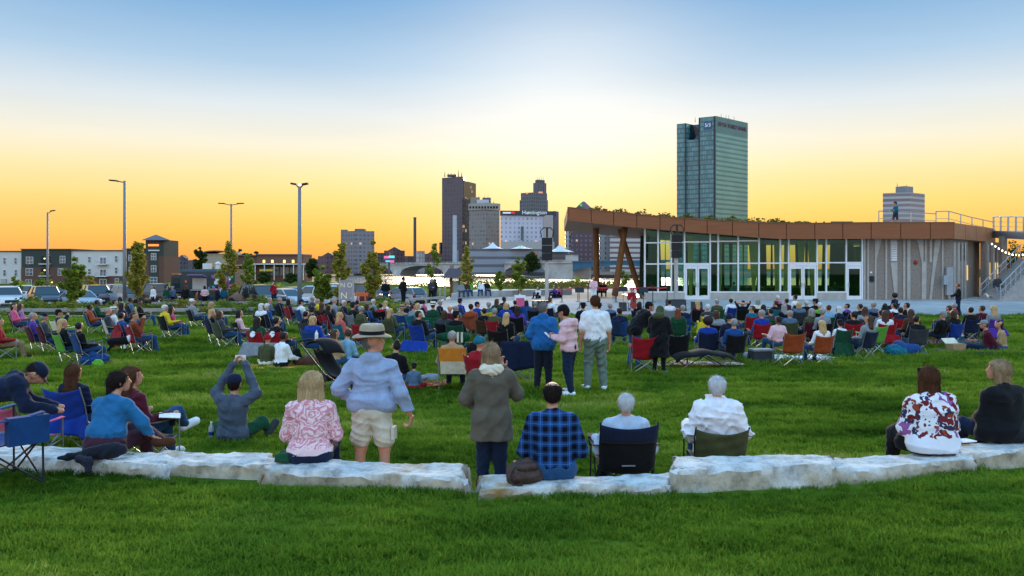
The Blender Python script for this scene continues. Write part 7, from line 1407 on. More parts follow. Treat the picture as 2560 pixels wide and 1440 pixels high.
# ================================================================ the people close to the lens
def tex_mat(name, build):
    m = bpy.data.materials.new(name); m.use_nodes = True; n, l = nodes_of(m); p = n['Principled BSDF']; p.inputs['Roughness'].default_value = .92; p.inputs['Specular IOR Level'].default_value = .15
    t = n.new('ShaderNodeTexCoord'); sp = n.new('ShaderNodeSeparateXYZ'); l.new(t.outputs['Object'], sp.inputs[0])
    def Mt(op, a, b=None):
        q = n.new('ShaderNodeMath'); q.operation = op
        for i, v in enumerate((a, b)):
            if v is None: continue
            if isinstance(v, (int, float)): q.inputs[i].default_value = v
            else: l.new(v, q.inputs[i])
        return q.outputs[0]
    def mix(f, a, b):
        q = n.new('ShaderNodeMix'); q.data_type = 'RGBA'
        for i, v in ((0, f), (6, a), (7, b)):
            if isinstance(v, (int, float)): q.inputs[i].default_value = v
            elif isinstance(v, tuple): q.inputs[i].default_value = v
            else: l.new(v, q.inputs[i])
        return q.outputs[2]
    l.new(build(n, l, t, sp, Mt, mix), p.inputs['Base Color'])
    nb = n.new('ShaderNodeTexNoise'); nb.inputs['Scale'].default_value = 16; nb.inputs['Detail'].default_value = 5; l.new(t.outputs['Object'], nb.inputs[0]); bp = n.new('ShaderNodeBump'); bp.inputs['Strength'].default_value = .35; bp.inputs['Distance'].default_value = .012; l.new(nb.outputs[0], bp.inputs['Height']); l.new(bp.outputs[0], p.inputs['Normal'])
    return m
def plaid(n, l, t, sp, Mt, mix):
    sx = Mt('FRACT', Mt('MULTIPLY', sp.outputs[0], 11.)); sz = Mt('FRACT', Mt('MULTIPLY', sp.outputs[2], 11.))
    bx, bz = Mt('LESS_THAN', sx, .48), Mt('LESS_THAN', sz, .48); f = Mt('MULTIPLY', Mt('ADD', bx, bz), .5)
    c = mix(f, srgb((30, 74, 132)), srgb((13, 15, 26))); ln = Mt('MAXIMUM', Mt('LESS_THAN', Mt('ABSOLUTE', Mt('SUBTRACT', sx, .74)), .035), Mt('LESS_THAN', Mt('ABSOLUTE', Mt('SUBTRACT', sz, .74)), .035))
    return mix(Mt('MULTIPLY', ln, .3), c, srgb((110, 150, 200)))
def damask(n, l, t, sp, Mt, mix):
    v = n.new('ShaderNodeTexVoronoi'); v.inputs['Scale'].default_value = 6.5; nz = n.new('ShaderNodeTexNoise'); nz.inputs['Scale'].default_value = 14; mp = n.new('ShaderNodeMix'); mp.data_type = 'RGBA'; mp.inputs[0].default_value = .12; l.new(t.outputs['Object'], nz.inputs[0]); l.new(t.outputs['Object'], mp.inputs[6]); l.new(nz.outputs[1], mp.inputs[7]); l.new(mp.outputs[2], v.inputs[0])
    w = Mt('SINE', Mt('MULTIPLY', v.outputs[0], 30.)); hem = Mt('GREATER_THAN', sp.outputs[2], .645); return mix(Mt('MULTIPLY', Mt('GREATER_THAN', w, .05), hem), srgb((240, 205, 208)), srgb((215, 142, 155)))
def floral(n, l, t, sp, Mt, mix):
    v = n.new('ShaderNodeTexVoronoi'); v.inputs['Scale'].default_value = 17; nz = n.new('ShaderNodeTexNoise'); nz.inputs['Scale'].default_value = 9; mp = n.new('ShaderNodeMix'); mp.data_type = 'RGBA'; mp.inputs[0].default_value = .2; l.new(t.outputs['Object'], nz.inputs[0]); l.new(t.outputs['Object'], mp.inputs[6]); l.new(nz.outputs[1], mp.inputs[7]); l.new(mp.outputs[2], v.inputs[0])
    rp = n.new('ShaderNodeValToRGB'); rp.color_ramp.interpolation = 'CONSTANT'; e = rp.color_ramp.elements
    for _ in range(3): e.new(.5)
    for el, pp_, cc in zip(e, (0, .3, .5, .68, .8), ((120, 40, 44), (232, 232, 238), (150, 70, 50), (150, 90, 150), (60, 56, 84))): el.position = pp_; el.color = srgb(cc)
    sc = n.new('ShaderNodeSeparateColor'); l.new(v.outputs[1], sc.inputs[0]); l.new(sc.outputs[0], rp.inputs[0])
    ring = Mt('LESS_THAN', v.outputs[0], .62); z = Mt('GREATER_THAN', Mt('ADD', sp.outputs[2], Mt('MULTIPLY', nz.outputs[0], .16)), .765)
    return mix(Mt('MULTIPLY', ring, z), srgb((228, 230, 238)), rp.outputs[0])
def stripe_hair(name, dark, light):
    return tex_mat(name, lambda n, l, t, sp, Mt, mix: (lambda nz: (l.new((lambda mp: (l.new(t.outputs['Object'], mp.inputs[0]), mp.outputs[0])[1])((lambda q: (setattr(q.inputs['Scale'], 'default_value', (26, 26, 1.6)), q)[1])(n.new('ShaderNodeMapping'))), nz.inputs[0]), mix(nz.outputs[0], srgb(dark), srgb(light)))[1])(n.new('ShaderNodeTexNoise')))
def hand(w, d, nrm, side, curl=.5, sc=1.):
    """palm and five fingers from the wrist; nrm is where the palm looks"""
    w, d, nrm = V_(*w), V_(*d), V_(*nrm); d = d / np.linalg.norm(d); nrm = nrm - d * (nrm @ d); nrm = nrm / (np.linalg.norm(nrm) + 1e-9); t = np.cross(d, nrm) * side; B = []
    for o in (-.026, -.009, .009, .026): B.append((tuple(w + t * o * .7), tuple(w + d * .085 * sc + t * o), .018, .013))
    for o, ln in ((-.030, .068), (-.010, .080), (.010, .084), (.030, .076)):
        p = w + d * .088 * sc + t * o; a = 0.
        for q in (.42, .33, .25):
            a += curl * .9; e = p + (d * math.cos(a) + nrm * math.sin(a)) * ln * q * sc; B.append((tuple(p), tuple(e), .0098, .0088)); p = e
    p = w + d * .03 + t * .032; a1 = p + (d * .55 + t * .7 + nrm * .35) * .042; a2 = a1 + (d * .85 + t * .1 + nrm * .5) * .034; B += [(tuple(p), tuple(a1), .014, .011), (tuple(a1), tuple(a2), .011, .009)]
    return B
def near(x, Y, rz, J, label, z=0., b=1., skin='skin', yaw=0., hands=None, s=1., h=.017):
    B = [q[:4] for q in limbs(J, b, 0., yaw) if q[4] != 'hand' or hands is None]; V, Q = blob(B, h, .03)
    if hands is not None:
        for k, hb in hands.items():
            v2, q2 = blob(hb, .0055, .008); Q = np.concatenate([Q, q2 + len(V)]); V = np.concatenate([V, v2])
    o = link('person', np_mesh('body', V, Q, [skinm(skin)]), None, (px(x, Y), Y, z)); o.rotation_euler.z = R(rz); o.scale = (s, s, s); tag(o, label, 'person', 'people near the limestone blocks'); return o
def wear(root, J, name, labs, m, b=1., cl=.02, extra=(), cut=None, wr=.005, wf=42, h=.0125, k=.035, seed=1, arm=1.):
    B = []; wr *= 2.3; wf *= .8
    for q in limbs(J, b, cl, 0, False):
        if q[4] in labs:
            if q[4] == 'uarm' and arm < 1: a, c = V_(*q[0]), V_(*q[1]); q = (q[0], tuple(a + (c - a) * arm), q[2], q[3] + .012)
            B.append(q[:4])
    B += list(extra)
    def cc(P, d):
        return cut(P, d) if cut else d
    V, Q = blob(B, h, k, wr, wf, seed, cc); return link(name, np_mesh(name, V, Q, [m]), root)
TOP = ('torso', 'uarm', 'farm'); TOPH = TOP + ('hips',); LEG = ('hips', 'thigh', 'calf')
zcut = lambda z0: (lambda P, d: np.maximum(d, z0 - P[..., 2]))
zcap = lambda z1: (lambda P, d: np.maximum(d, P[..., 2] - z1))
def shoes(root, J, m): return wear(root, J, 'shoes', ('foot',), m, 1, 0, extra=[(tuple(J['ank' + k] + V_(0, -.03, -.035)), tuple(J['toe' + k] + V_(0, .0, .0)), .052, .047) for k in 'LR'], wr=.001, h=.014)
def strands(ho, style, m, n=1100):
    me = ho.data; me.update(); N_ = len(me.vertices); co = np.zeros(N_ * 3); me.vertices.foreach_get('co', co); co = co.reshape(-1, 3); no = np.array([v.normal for v in me.vertices]); rs = np.random.RandomState(N_ % 997); mb = MB(); ln = .05 if style in ('short', 'bald') else .085
    for i in rs.randint(0, N_, n):
        p, q = co[i], no[i]
        if q[2] < -.5: continue
        g = V_(0, -.35, -1.) if p[2] < .08 else V_(rs.normal() * .3, -1., .1); d = g - q * (g @ q) + rs.normal(size=3) * .22; d /= np.linalg.norm(d) + 1e-9; w = np.cross(d, q) * .0022; L_ = ln * (.6 + .8 * rs.rand()); up = .001 + .004 * rs.rand(); f = .005 * rs.rand()
        a, b, c = p - q * .002, p + d * L_ * .5 + q * up - q * L_ * L_ * 1.1, p + d * L_ + q * (up + f) - q * L_ * L_ * 4.2
        mb.add([a - w, a + w, b + w, b - w, c], [(0, 1, 2, 3), (3, 2, 4)])
    mb.build('strands', m, ho, smooth=True)
def hairn(root, J, style, m, yaw=0., h=.011, tilt=0., sc=1.): 
    o = link('hair', hair_mesh(style, h), root, tuple(J['head'])); o.rotation_euler = (tilt, 0, -yaw); o.scale = (sc,) * 3; objmat(o, 0, m); strands(o, style, m); return o
H_bl = stripe_hair('hair_honey', (120, 88, 58), (222, 190, 140)); H_br = stripe_hair('hair_chestnut', (40, 24, 18), (104, 66, 44)); H_dk = stripe_hair('hair_near_black', (16, 12, 12), (52, 40, 36)); H_wh = stripe_hair('hair_silver', (150, 150, 152), (240, 240, 240)); H_gb = stripe_hair('hair_ash', (78, 60, 46), (190, 160, 122)); H_gr = stripe_hair('hair_steel', (60, 58, 58), (150, 148, 146))
# --- pink sweater on the longest block
J = sit(.50, .03, 'lap', slump=.05); o = near(779, 8.12, 4, J, 'person in pink damask sweater sitting on the longest limestone block', b=.96)
wear(o, J, 'sweater', TOPH, tex_mat('pink_damask', damask), .96, .024, cut=zcut(.515), extra=[((-.09, -.09, .60), (.09, -.09, .60), .135, .135)]); wear(o, J, 'jeans', LEG, CL('darkdenim'), .98, .02, extra=[((-.1, -.1, .575), (.1, -.1, .575), .125, .125)], cut=lambda P, d: np.maximum(d, .49 - P[..., 2] - 9 * (P[..., 1] > .12))); shoes(o, J, CL('black')); hairn(o, J, 'long', H_bl, sc=1.08).scale.x = 1.26
sp_ = heap('scarf', 722, 8.05, 'green', 'green and cream scarf bunched beside the person in pink', .2, .3, .12, 81, 'scarf', .50)
# --- grey sweatshirt and straw hat
J = stand('down', .02, .13); J['elbL'] = V_(-.36, -.04, 1.13); J['wriL'] = V_(-.20, .16, .98); J['shoL'] = J['shoL'] + V_(-.03, 0, -.01); J['shoR'] = J['shoR'] + V_(.03, 0, -.02); J['elbR'] = V_(.33, -.05, 1.10); J['wriR'] = V_(.40, .06, .86)
yw = 1.25; o = near(930, 8.62, -6, J, 'person in grey sweatshirt, khaki cargo shorts and brimmed hat, looking sideways', b=1.06, yaw=yw, hands={'R': hand(J['wriR'] + V_(.02, .02, -.03), (-.25, .1, -.9), (-1, .1, .1), 1, .75), 'L': hand(J['wriL'], (.6, .5, -.5), (.3, .3, .8), -1, .5)}, s=1.0)
wear(o, J, 'sweatshirt', TOP, CL('bluegrey') if 0 else cloth((146, 162, 190), 'cloth_sweatshirt'), 1.07, .026, cut=zcut(.905), extra=[((-.12, -.01, .99), (.12, -.01, .99), .155, .155), ((-.05, -.02, 1.46), (.05, -.02, 1.46), .075, .075)], wr=.009, wf=30, seed=4)
sh_ = [(tuple(J['hip' + k] + V_(0, -.01, -.05)), tuple(J['kne' + k] + V_(0, -.01, .10)), .116, .112) for k in 'LR']; M_kh = cloth((205, 200, 182), 'cloth_khaki_shorts')
p_ = wear(o, J, 'cargo_shorts', ('hips',), M_kh, 1.08, .02, sh_, zcut(.515), .006, 34, seed=6); MB().prism([(.225, -.06, .60), (.23, .07, .60), (.23, .07, .74), (.225, -.06, .74)], [(.255, -.055, .605), (.26, .065, .605), (.26, .065, .735), (.255, -.055, .735)]).build('cargo_pocket', M_kh, o); shoes(o, J, CL('white'))
hairn(o, J, 'bald', H_gr, yw); ht = link('hat', cap_mesh('hat'), o, tuple(J['head'] + V_(0, -.005, .012))); ht.rotation_euler = (.0, .06, -yw); ht.scale = (1.12, 1.12, 1.1); objmat(ht, 0, cloth((168, 154, 130), 'cloth_straw_hat')); objmat(ht, 1, CL('black'))
# --- olive coat
J = stand('chin', .0, .09); J['elbL'] = V_(-.29, .02, 1.14); J['wriL'] = V_(-.16, .22, 1.02); J['elbR'] = V_(.28, .08, 1.18); J['wriR'] = V_(.13, .16, 1.44); s_ = .945
o = near(1229, 8.3, 0, J, 'person in olive coat, scarf and jeans standing behind the limestone blocks', b=.98, s=s_, hands={'R': hand(J['wriR'], (-.3, .1, .8), (0, -.2, 1), 1, .5)})
wear(o, J, 'coat', TOPH, cloth((92, 86, 74), 'cloth_olive_coat'), .98, .03, [((s * .075, 0, .96), (s * .085, -.01, .72), .145, .152) for s in (-1, 1)], zcut(.70), .004, 32, seed=3); wear(o, J, 'jeans', ('thigh', 'calf'), CL('darkdenim'), 1.0, .016); wear(o, J, 'boots', ('foot',), CL('brown'), 1, .006, [(tuple(J['ank' + k] + V_(0, -.01, .16)), tuple(J['ank' + k] + V_(0, -.01, -.03)), .066, .056) for k in 'LR'], wr=.003)
wear(o, J, 'scarf', (), CL('cream'), extra=[((-.07, -.045, 1.475), (.07, -.045, 1.475), .066, .066), ((0, -.07, 1.46), (0, .06, 1.46), .062, .06)], wr=.006, wf=60, h=.012); hairn(o, J, 'bob', H_gb, .2, sc=1.03)
# --- blue plaid shirt
J = sit(.46, .05, 'lap', slump=.04); J['elbL'] = J['shoL'] + V_(-.09, .04, -.28); J['elbR'] = J['shoR'] + V_(.09, .04, -.28); o = near(1381, 7.66, -2, J, 'person in blue and black plaid shirt sitting beside a leather bag', b=1.02)
wear(o, J, 'shirt', TOPH, tex_mat('blue_plaid', plaid), 1.02, .024, [((-.085, -.09, .58), (.085, -.09, .58), .13, .13), ((-.045, -.01, .98), (.045, -.01, .98), .068, .068)], zcut(.50), seed=7); wear(o, J, 'jeans', LEG, CL('denim'), 1.02, .02, [((-.1, -.1, .54), (.1, -.1, .54), .13, .13)], lambda P, d: np.maximum(d, .455 - P[..., 2] - 9 * (P[..., 1] > .12))); shoes(o, J, CL('brown')); hairn(o, J, 'bald', H_dk, sc=1.0)
# --- denim jacket, reaching to the ankle
J = sit(.50, -.12, 'lap', slump=.06); J['elbR'] = J['shoR'] + V_(.14, .10, -.22); J['wriR'] = V_(.36, .20, .66); J['kneL'] = V_(.06, .40, .70); J['ankL'] = V_(.43, .26, .60); J['toeL'] = V_(.54, .34, .555)
o = near(276, 8.62, -14, J, 'person in blue denim jacket and maroon trousers on the end block', b=1.04, yaw=.7, s=.95, hands={'R': hand(J['wriR'] + V_(.02, .02, -.02), (.5, .3, -.7), (.3, .5, .4), 1, .6)})
wear(o, J, 'denim_jacket', TOP, cloth((36, 104, 150), 'cloth_denim_jacket'), 1.04, .024, [((-.1, -.06, .72), (.1, -.06, .72), .14, .14)], zcut(.655), seed=2); wear(o, J, 'trousers', LEG, CL('maroon') if 0 else cloth((66, 36, 50), 'cloth_plum'), 1.06, .02, [((-.11, -.09, .58), (.11, -.09, .58), .14, .14)], lambda P, d: np.maximum(d, .49 - P[..., 2] - 9 * (P[..., 1] > .14))); shoes(o, J, CL('brown')); hairn(o, J, 'pony', H_dk, .3, sc=1.06)
# --- flowered blouse
J = sit(.50, .04, 'lap', slump=.05); o = near(2321, 8.50, 4, J, 'person in flowered blouse with white hem sitting on the rough block', b=1.22)
wear(o, J, 'blouse', TOPH, tex_mat('flowered_cotton', floral), 1.22, .03, [((-.12, -.08, .60), (.12, -.08, .60), .155, .155)], zcut(.512), .008, 30, seed=5); wear(o, J, 'trousers', LEG, CL('black'), 1.2, .02, [((-.2, .1, .57), (-.1, -.05, .57), .10, .10)], lambda P, d: np.maximum(d, .49 - P[..., 2] - 9 * (P[..., 1] > .2))); shoes(o, J, CL('black')); hairn(o, J, 'bob', H_br, sc=1.1)
g_ = MB(); [g_.tube([(s * .105, .02, .0), (s * .10, .045, .055), (s * .045, .075, .095)], .006, 5) for s in (-1, 1)]; g_.box(-.10, -.01, .05, .058, .075, .115); g_.box(.01, .10, .05, .058, .075, .115); g_.build('sunglasses', M_black, o, loc=tuple(J['head'] + V_(0, -.035, -.012)))
# --- black shawl
J = sit(.52, .02, 'lap', slump=.05); o = near(2502, 8.95, 16, J, 'person wrapped in a black shawl sitting on the last limestone block', b=1.06, yaw=-.5)
wear(o, J, 'shawl', TOPH, CL('black'), 1.1, .03, [((s * .10, -.03, 1.00), (s * .24, -.04, .62), .10, .13) for s in (-1, 1)] + [((0, -.05, 1.02), (0, -.10, .62), .10, .17), ((-.1, -.1, .62), (.1, -.1, .62), .15, .15)], zcut(.535), .008, 26, seed=8); wear(o, J, 'trousers', LEG, CL('darkdenim'), 1.05, .02, cut=lambda P, d: np.maximum(d, .51 - P[..., 2] - 9 * (P[..., 1] > .12))); shoes(o, J, CL('black')); hairn(o, J, 'bob', H_gb, -.4, sc=1.06)
# --- chairs of finer make for the near row
CHB = camp_chair(.86, .56, .35, 12); CHN = camp_chair(.86, .56, .35, 12); CHG = camp_chair(.72, .54, .30, 12)
def near_chair(x, Y, rz, c, label, legs, z=0., src=None, s=1., seatc=None, cup=True):
    r = chair(px(x, Y), Y, R(rz), c, label, legs, s, z, seatc, src, 'chairs close to the limestone blocks')
    if cup:
        for sd in (-1, 1): MB().lathe([(.035, -.10), (.045, -.02), (.05, .0), (.046, .0), (.032, -.09)], 12, (sd * .31, .17, .61)).build('cup_holder', CL('black'), r)
    return r
def recol(r, m):
    for ch in KIDS[r.name]:
        if ch.name.split('.')[0] in ('back_panel', 'seat_panel', 'armrest'): objmat(ch, 0, m)
def band(ch, c, top=.86, w=.56, seat=.35, v0=.62, out=.024):
    sheet(lambda u, v: ((u - .5) * w * (1 + .05 * (v0 + (1 - v0) * v)) * 1.01, -.20 - .17 * (v0 + (1 - v0) * v) - .045 * (1 - (2 * u - 1) ** 2) * (1 - .5 * (v0 + (1 - v0) * v)) - out, seat - .02 + (top - seat) * (v0 + (1 - v0) * v) * 1.005 - .045 * (1 - (2 * u - 1) ** 2) * (v0 + (1 - v0) * v) ** 3), 12, 4).build('top_band', CL(c), ch, smooth=True)
r = near_chair(1558, 8.55, 2, 'black', 'black camp chair with navy top band behind the limestone block', M_clegd, src=CHB); band(r, 'navy')
MB().box(-.07, .07, -.318, -.312, .395, .408).build('printed_mark', CL('grey'), r)
J = sit(.33, .28, 'rest'); o = near(1556, 8.6, 2, J, 'person with pale blue jacket seated in the black and navy chair', s=.93); wear(o, J, 'jacket', TOPH, cloth((176, 190, 208), 'cloth_paleblue'), 1.05, .03, seed=3, wr=.008); wear(o, J, 'trousers', LEG, CL('navy'), 1, .02); shoes(o, J, CL('black')); hairn(o, J, 'short', H_wh, sc=1.02)
r = near_chair(1788, 9.0, -2, 'olive', 'olive green low camp chair holding the white puffer jacket', M_clegd, src=CHG, cup=False)
J = sit(.34, .18, 'rest', slump=.02); o = near(1786, 9.08, -2, J, 'person in white hooded puffer jacket seated in the olive chair', b=1.08); M_puf = cloth((228, 228, 234), 'cloth_puffer', bump=.5, bs=9)
wear(o, J, 'puffer_jacket', TOPH, M_puf, 1.12, .04, [((-.10, -.14, .80), (.10, -.14, .80), .085, .085), ((0, -.16, .74), (0, -.15, .70), .09, .07), ((-.055, -.06, .93), (.055, -.06, .93), .085, .085)], None, .010, 36, seed=12); wear(o, J, 'jeans', LEG, CL('denim'), 1, .02); shoes(o, J, CL('black')); hairn(o, J, 'short', H_wh, sc=1.06)
# --- blue chair and its sitter, brown chair and its sitter
r = near_chair(202, 11.0, -12, 'royal', 'royal blue camp chair left of the denim jacket', M_cleg, src=CHN, cup=False); drape('towel', px(202, 11.0), 11.0, R(-12), 'royal', 'royal blue cover hanging over the seat of the blue chair', .62, .48, .2, -.24, 4, cat='cover')
J = sit(.34, .22, 'lap'); o = near(208, 11.05, -12, J, 'person in dark top half hidden by the royal blue chair', s=.92, b=.92); wear(o, J, 'sweater', TOPH, CL('navy'), .92, .02); wear(o, J, 'jeans', LEG, CL('denim'), .95, .018); shoes(o, J, CL('white')); hairn(o, J, 'long', H_br, .1, sc=1.1)
r = near_chair(362, 9.85, -34, 'brown', 'taupe camp chair right behind the denim jacket', M_cleg, src=CHN); recol(r, cloth((100, 92, 84), 'cloth_taupe'))
J = sit(.34, .20, 'rest'); J['kneR'] = V_(.12, .36, .62); J['ankR'] = V_(.0, .55, .42); J['toeR'] = V_(.02, .70, .44); o = near(362, 9.9, -34, J, 'person in maroon sweater and jeans seated in the taupe chair', yaw=.3); wear(o, J, 'sweater', TOPH, CL('maroon'), 1, .02); wear(o, J, 'jeans', LEG, CL('denim'), 1, .018); shoes(o, J, CL('white')); hairn(o, J, 'long', H_br, .3, sc=1.1)
o = MB().box(-.12, .12, -.09, .09, 0, .008).build('programme', CL('white'), None, loc=(px(420, 9.7), 9.75, .64)); o.rotation_euler = (.15, .1, .4); tag(o, 'white folded programme on the lap beside the taupe chair', 'paper')
# --- raised phone
J = gsit('cross', 'lap', .02, .02)
for s, k in ((-1, 'L'), (1, 'R')): J['elb' + k] = J['sho' + k] + V_(s * .12, .10, .12); J['wri' + k] = J['head'] + V_(s * .085, .16, .27); J['sho' + k] = J['sho' + k] + V_(0, 0, .03)
J['kneR'], J['ankR'] = V_(.30, .26, .22), V_(.36, .34, .09); J['toeR'] = V_(.44, .40, .20)
o = near(588, 11.3, -4, J, 'person in dark grey shirt sitting on the grass, phone held overhead', b=1.05, hands={k: hand(J['wri' + k], (-s * .42, .25, .8), (-s * .8, .1, .1), -s, .42) for s, k in ((-1, 'L'), (1, 'R'))})
wear(o, J, 'shirt', TOPH, cloth((74, 84, 98), 'cloth_slate'), 1.05, .022, [((-.09, -.09, .12), (.09, -.09, .12), .13, .13)], zcut(.02), .007, 36, seed=9); wear(o, J, 'trousers', ('thigh', 'calf'), CL('green'), 1, .018, cut=zcut(.0)); shoes(o, J, CL('darkgrey')); hairn(o, J, 'short', H_dk); c_ = link('cap', cap_mesh('cap'), o, tuple(J['head'] + V_(0, 0, .005))); objmat(c_, 0, CL('navy')); c_.rotation_euler = (.12, 0, -.15); c_.scale = (1.06,) * 3
p = MB().sheet if 0 else MB().box(-.075, .075, -.004, .004, -.036, .036).build('phone', CL('white'), None, loc=Vector((px(588, 11.3), 11.3, 0)) + Vector(J['head'] + V_(.015, .19, .355))); tag(p, 'white phone held up in both hands above the dark cap', 'phone')
# --- bending person and the big navy chair at the frame edge
J = stand('fwd', 1.05, .12, .1); J['head'] = J['chest'] + V_(0, .20, .03); o = near(-75, 9.0, -62, J, 'person in navy top bending over at the edge of the frame', b=1.12, yaw=.0)
wear(o, J, 'top', TOPH, CL('navy'), 1.14, .025, seed=2); wear(o, J, 'trousers', LEG, CL('darkgrey'), 1.12, .02); shoes(o, J, CL('brown')); hairn(o, J, 'short', H_dk, tilt=-.9); c_ = link('cap', cap_mesh('cap'), o, tuple(J['head'])); c_.rotation_euler = (-.9, 0, 0); objmat(c_, 0, CL('navy'))
r = near_chair(-12, 7.55, -38, 'navy', 'big navy camp chair with side pouch in front of the blocks', M_clegd, .41, CHN, 1.08, cup=False); recol(r, cloth((26, 66, 118), 'cloth_petrol'))
MB().loft([[(x, y, z) for x, y in ((.26, -.02), (.36, -.02), (.36, .30), (.26, .30))] for z in (.36, .48, .60)]).build('side_pouch', cloth((26, 66, 118), 'cloth_petrol'), r)
r = near_chair(76, 10.0, -30, 'pink', 'pink child camp chair behind the big navy one', M_cleg, 0, CHN, .92, cup=False)
# --- trio standing mid lawn
J = stand('pocket', .02, .10); o = near(1358, 16.0, -8, J, 'person in blue jacket and dark trousers, first of the standing trio', b=1.0, yaw=.5, hands={}, h=.02)
wear(o, J, 'jacket', TOPH, cloth((34, 98, 158), 'cloth_azure'), 1.02, .028, [((-.10, 0, .93), (.10, 0, .93), .15, .15), ((-.04, -.02, 1.47), (.04, -.02, 1.47), .072, .072)], zcut(.80), .008, 30, .018, seed=2); wear(o, J, 'trousers', LEG, CL('black') if 0 else cloth((26, 32, 46), 'cloth_ink'), 1.05, .02, h=.018); shoes(o, J, CL('black')); hairn(o, J, 'short', H_gr, .5, sc=1.06)
J = stand('text', .06, .14, .08); J['head'] = J['head'] + V_(0, .06, -.02); o = near(1424, 15.4, 62, J, 'person in pale pink hoodie and jeans looking at a phone', b=1.04, s=.98, h=.02, hands={'L': hand(J['wriL'], (.4, .7, .2), (.6, 0, .5), -1, .7), 'R': hand(J['wriR'], (-.4, .7, .2), (-.6, 0, .5), 1, .7)})
wear(o, J, 'hoodie', TOPH, CL('palepink'), 1.02, .03, [((-.07, -.07, 1.43), (.07, -.07, 1.43), .08, .08), ((0, -.10, 1.40), (0, -.10, 1.34), .08, .06)], zcut(.86), .008, 32, .018, seed=5); wear(o, J, 'jeans', LEG, CL('darkdenim'), 1.04, .02, h=.018); shoes(o, J, CL('white')); hairn(o, J, 'short', H_dk); c_ = link('cap', cap_mesh('cap'), o, tuple(J['head'])); c_.rotation_euler = (-.35, 0, 0); c_.scale = (1.08,) * 3; objmat(c_, 0, CL('black'))
q = Matrix.Rotation(R(62), 4, 'Z') @ Vector((0, .47, 1.14)); p = MB().box(-.038, .038, -.075, .075, -.005, .005).build('phone', CL('white'), None, loc=(px(1424, 15.4) + q.x, 15.4 + q.y, q.z)); p.rotation_euler = (.7, 0, R(62)); tag(p, 'white phone in the hands of the person in pale pink hoodie', 'phone')
J = stand('down', .0, .13); o = near(1488, 16.0, 4, J, 'person in white tee shirt and sage trousers, tallest of the trio', b=1.0, s=1.075, h=.02, hands={k: hand(J['wri' + k], (0, .1, -1), (-s, 0, 0), s, .4) for s, k in ((-1, 'L'), (1, 'R'))})
wear(o, J, 'tee_shirt', ('torso', 'uarm'), CL('white'), 1.04, .030, [((-.08, 0, .99), (.08, 0, .99), .14, .14)], zcut(.885), .007, 34, .017, seed=7, arm=.72); wear(o, J, 'trousers', LEG, cloth((104, 122, 110), 'cloth_sage'), 1.05, .026, wr=.009, h=.017, seed=3); shoes(o, J, CL('white')); hairn(o, J, 'short', H_br, sc=1.04)
# --- leaning person, long black coat, red chair between them
J = stand('fwd', .55, .1, .05); J['head'] = J['chest'] + V_(0, .16, .14); o = near(1586, 19.6, -70, J, 'person in black jacket and jeans leaning over the red chair', h=.022, yaw=.3); wear(o, J, 'jacket', TOPH, CL('black'), 1.12, .03, h=.02, wr=.008); wear(o, J, 'jeans', LEG, CL('denim'), 1, .02, h=.02); shoes(o, J, CL('black')); hairn(o, J, 'short', H_dk, tilt=-.3)
chair(px(1610, 18.7), 18.7, R(-6), 'red', 'red camp chair beneath the leaning person', M_cleg, 1.05)
J = stand('lap', .05, .10); J['head'] = J['head'] + V_(0, .04, -.04); o = near(1648, 18.4, -25, J, 'person in long black coat with green hood beside the red chair', b=1.1, s=.9, h=.022); wear(o, J, 'coat', TOPH, CL('black'), 1.15, .04, [((s * .08, 0, .95), (s * .11, -.03, .48), .15, .16) for s in (-1, 1)], zcut(.44), .01, 26, .02, seed=3); wear(o, J, 'leggings', ('thigh', 'calf'), CL('black'), .95, .01, h=.02); shoes(o, J, CL('teal')); wear(o, J, 'hood', (), CL('olive'), extra=[((-.06, -.06, 1.50), (.06, -.06, 1.50), .09, .09), (tuple(J['head'] + V_(0, -.06, -.03)), tuple(J['head'] + V_(0, -.02, .06)), .11, .10)], h=.018)
# ================================================================ things on the blocks and the lawn
def leather_bag():
    r = empty('leather_bag', (px(1312, 7.45), 7.45, .445), R(15), 'brown leather rucksack slumped on the block beside the plaid shirt', 'bag'); m = mat('brown_leather', (.055, .028, .02), .5, var=.35, ns=12, bump=.5, bs=16)
    V, Q = blob([((-.09, 0, .09), (.08, 0, .08), .09, .085), ((-.05, .01, .12), (.03, .0, .17), .085, .06), ((-.1, -.03, .05), (.1, -.02, .05), .07, .06)], .011, .05, .007, 45, 4, zcut(.0)); link('bag_body', np_mesh('bag_body', V, Q, [m]), r)
    MB().tube([(-.10, -.05, .16), (-.17, -.1, .12), (-.19, -.12, .05), (-.14, -.14, .012), (-.06, -.13, .012)], .010, 6).build('strap', m, r, smooth=True); V, Q = blob([((-.06, -.06, .15), (.07, -.05, .15), .045, .045)], .011, .03, .004, 40, 2); link('flap', np_mesh('flap', V, Q, [m]), r)
leather_bag()
B = [((-.26, -.02, .03), (-.05, .0, .05), .03, .055), ((-.05, 0, .06), (.16, .05, .09), .065, .07), ((.10, .02, .04), (.24, .06, .08), .05, .05), ((-.12, -.1, .02), (.0, -.14, .0), .04, .035), ((-.02, -.12, .0), (.03, -.20, -.07), .04, .03), ((-.28, -.04, .02), (-.36, -.03, .02), .025, .02)]
V, Q = blob(B, .012, .05, .010, 42, 6); o = link('jacket', np_mesh('jacket', V, Q, [cloth((30, 34, 44), 'cloth_jacket_on_stone')]), None, (px(240, 8.12), 8.12, .50)); tag(o, 'dark jacket thrown across the end limestone block', 'jacket')
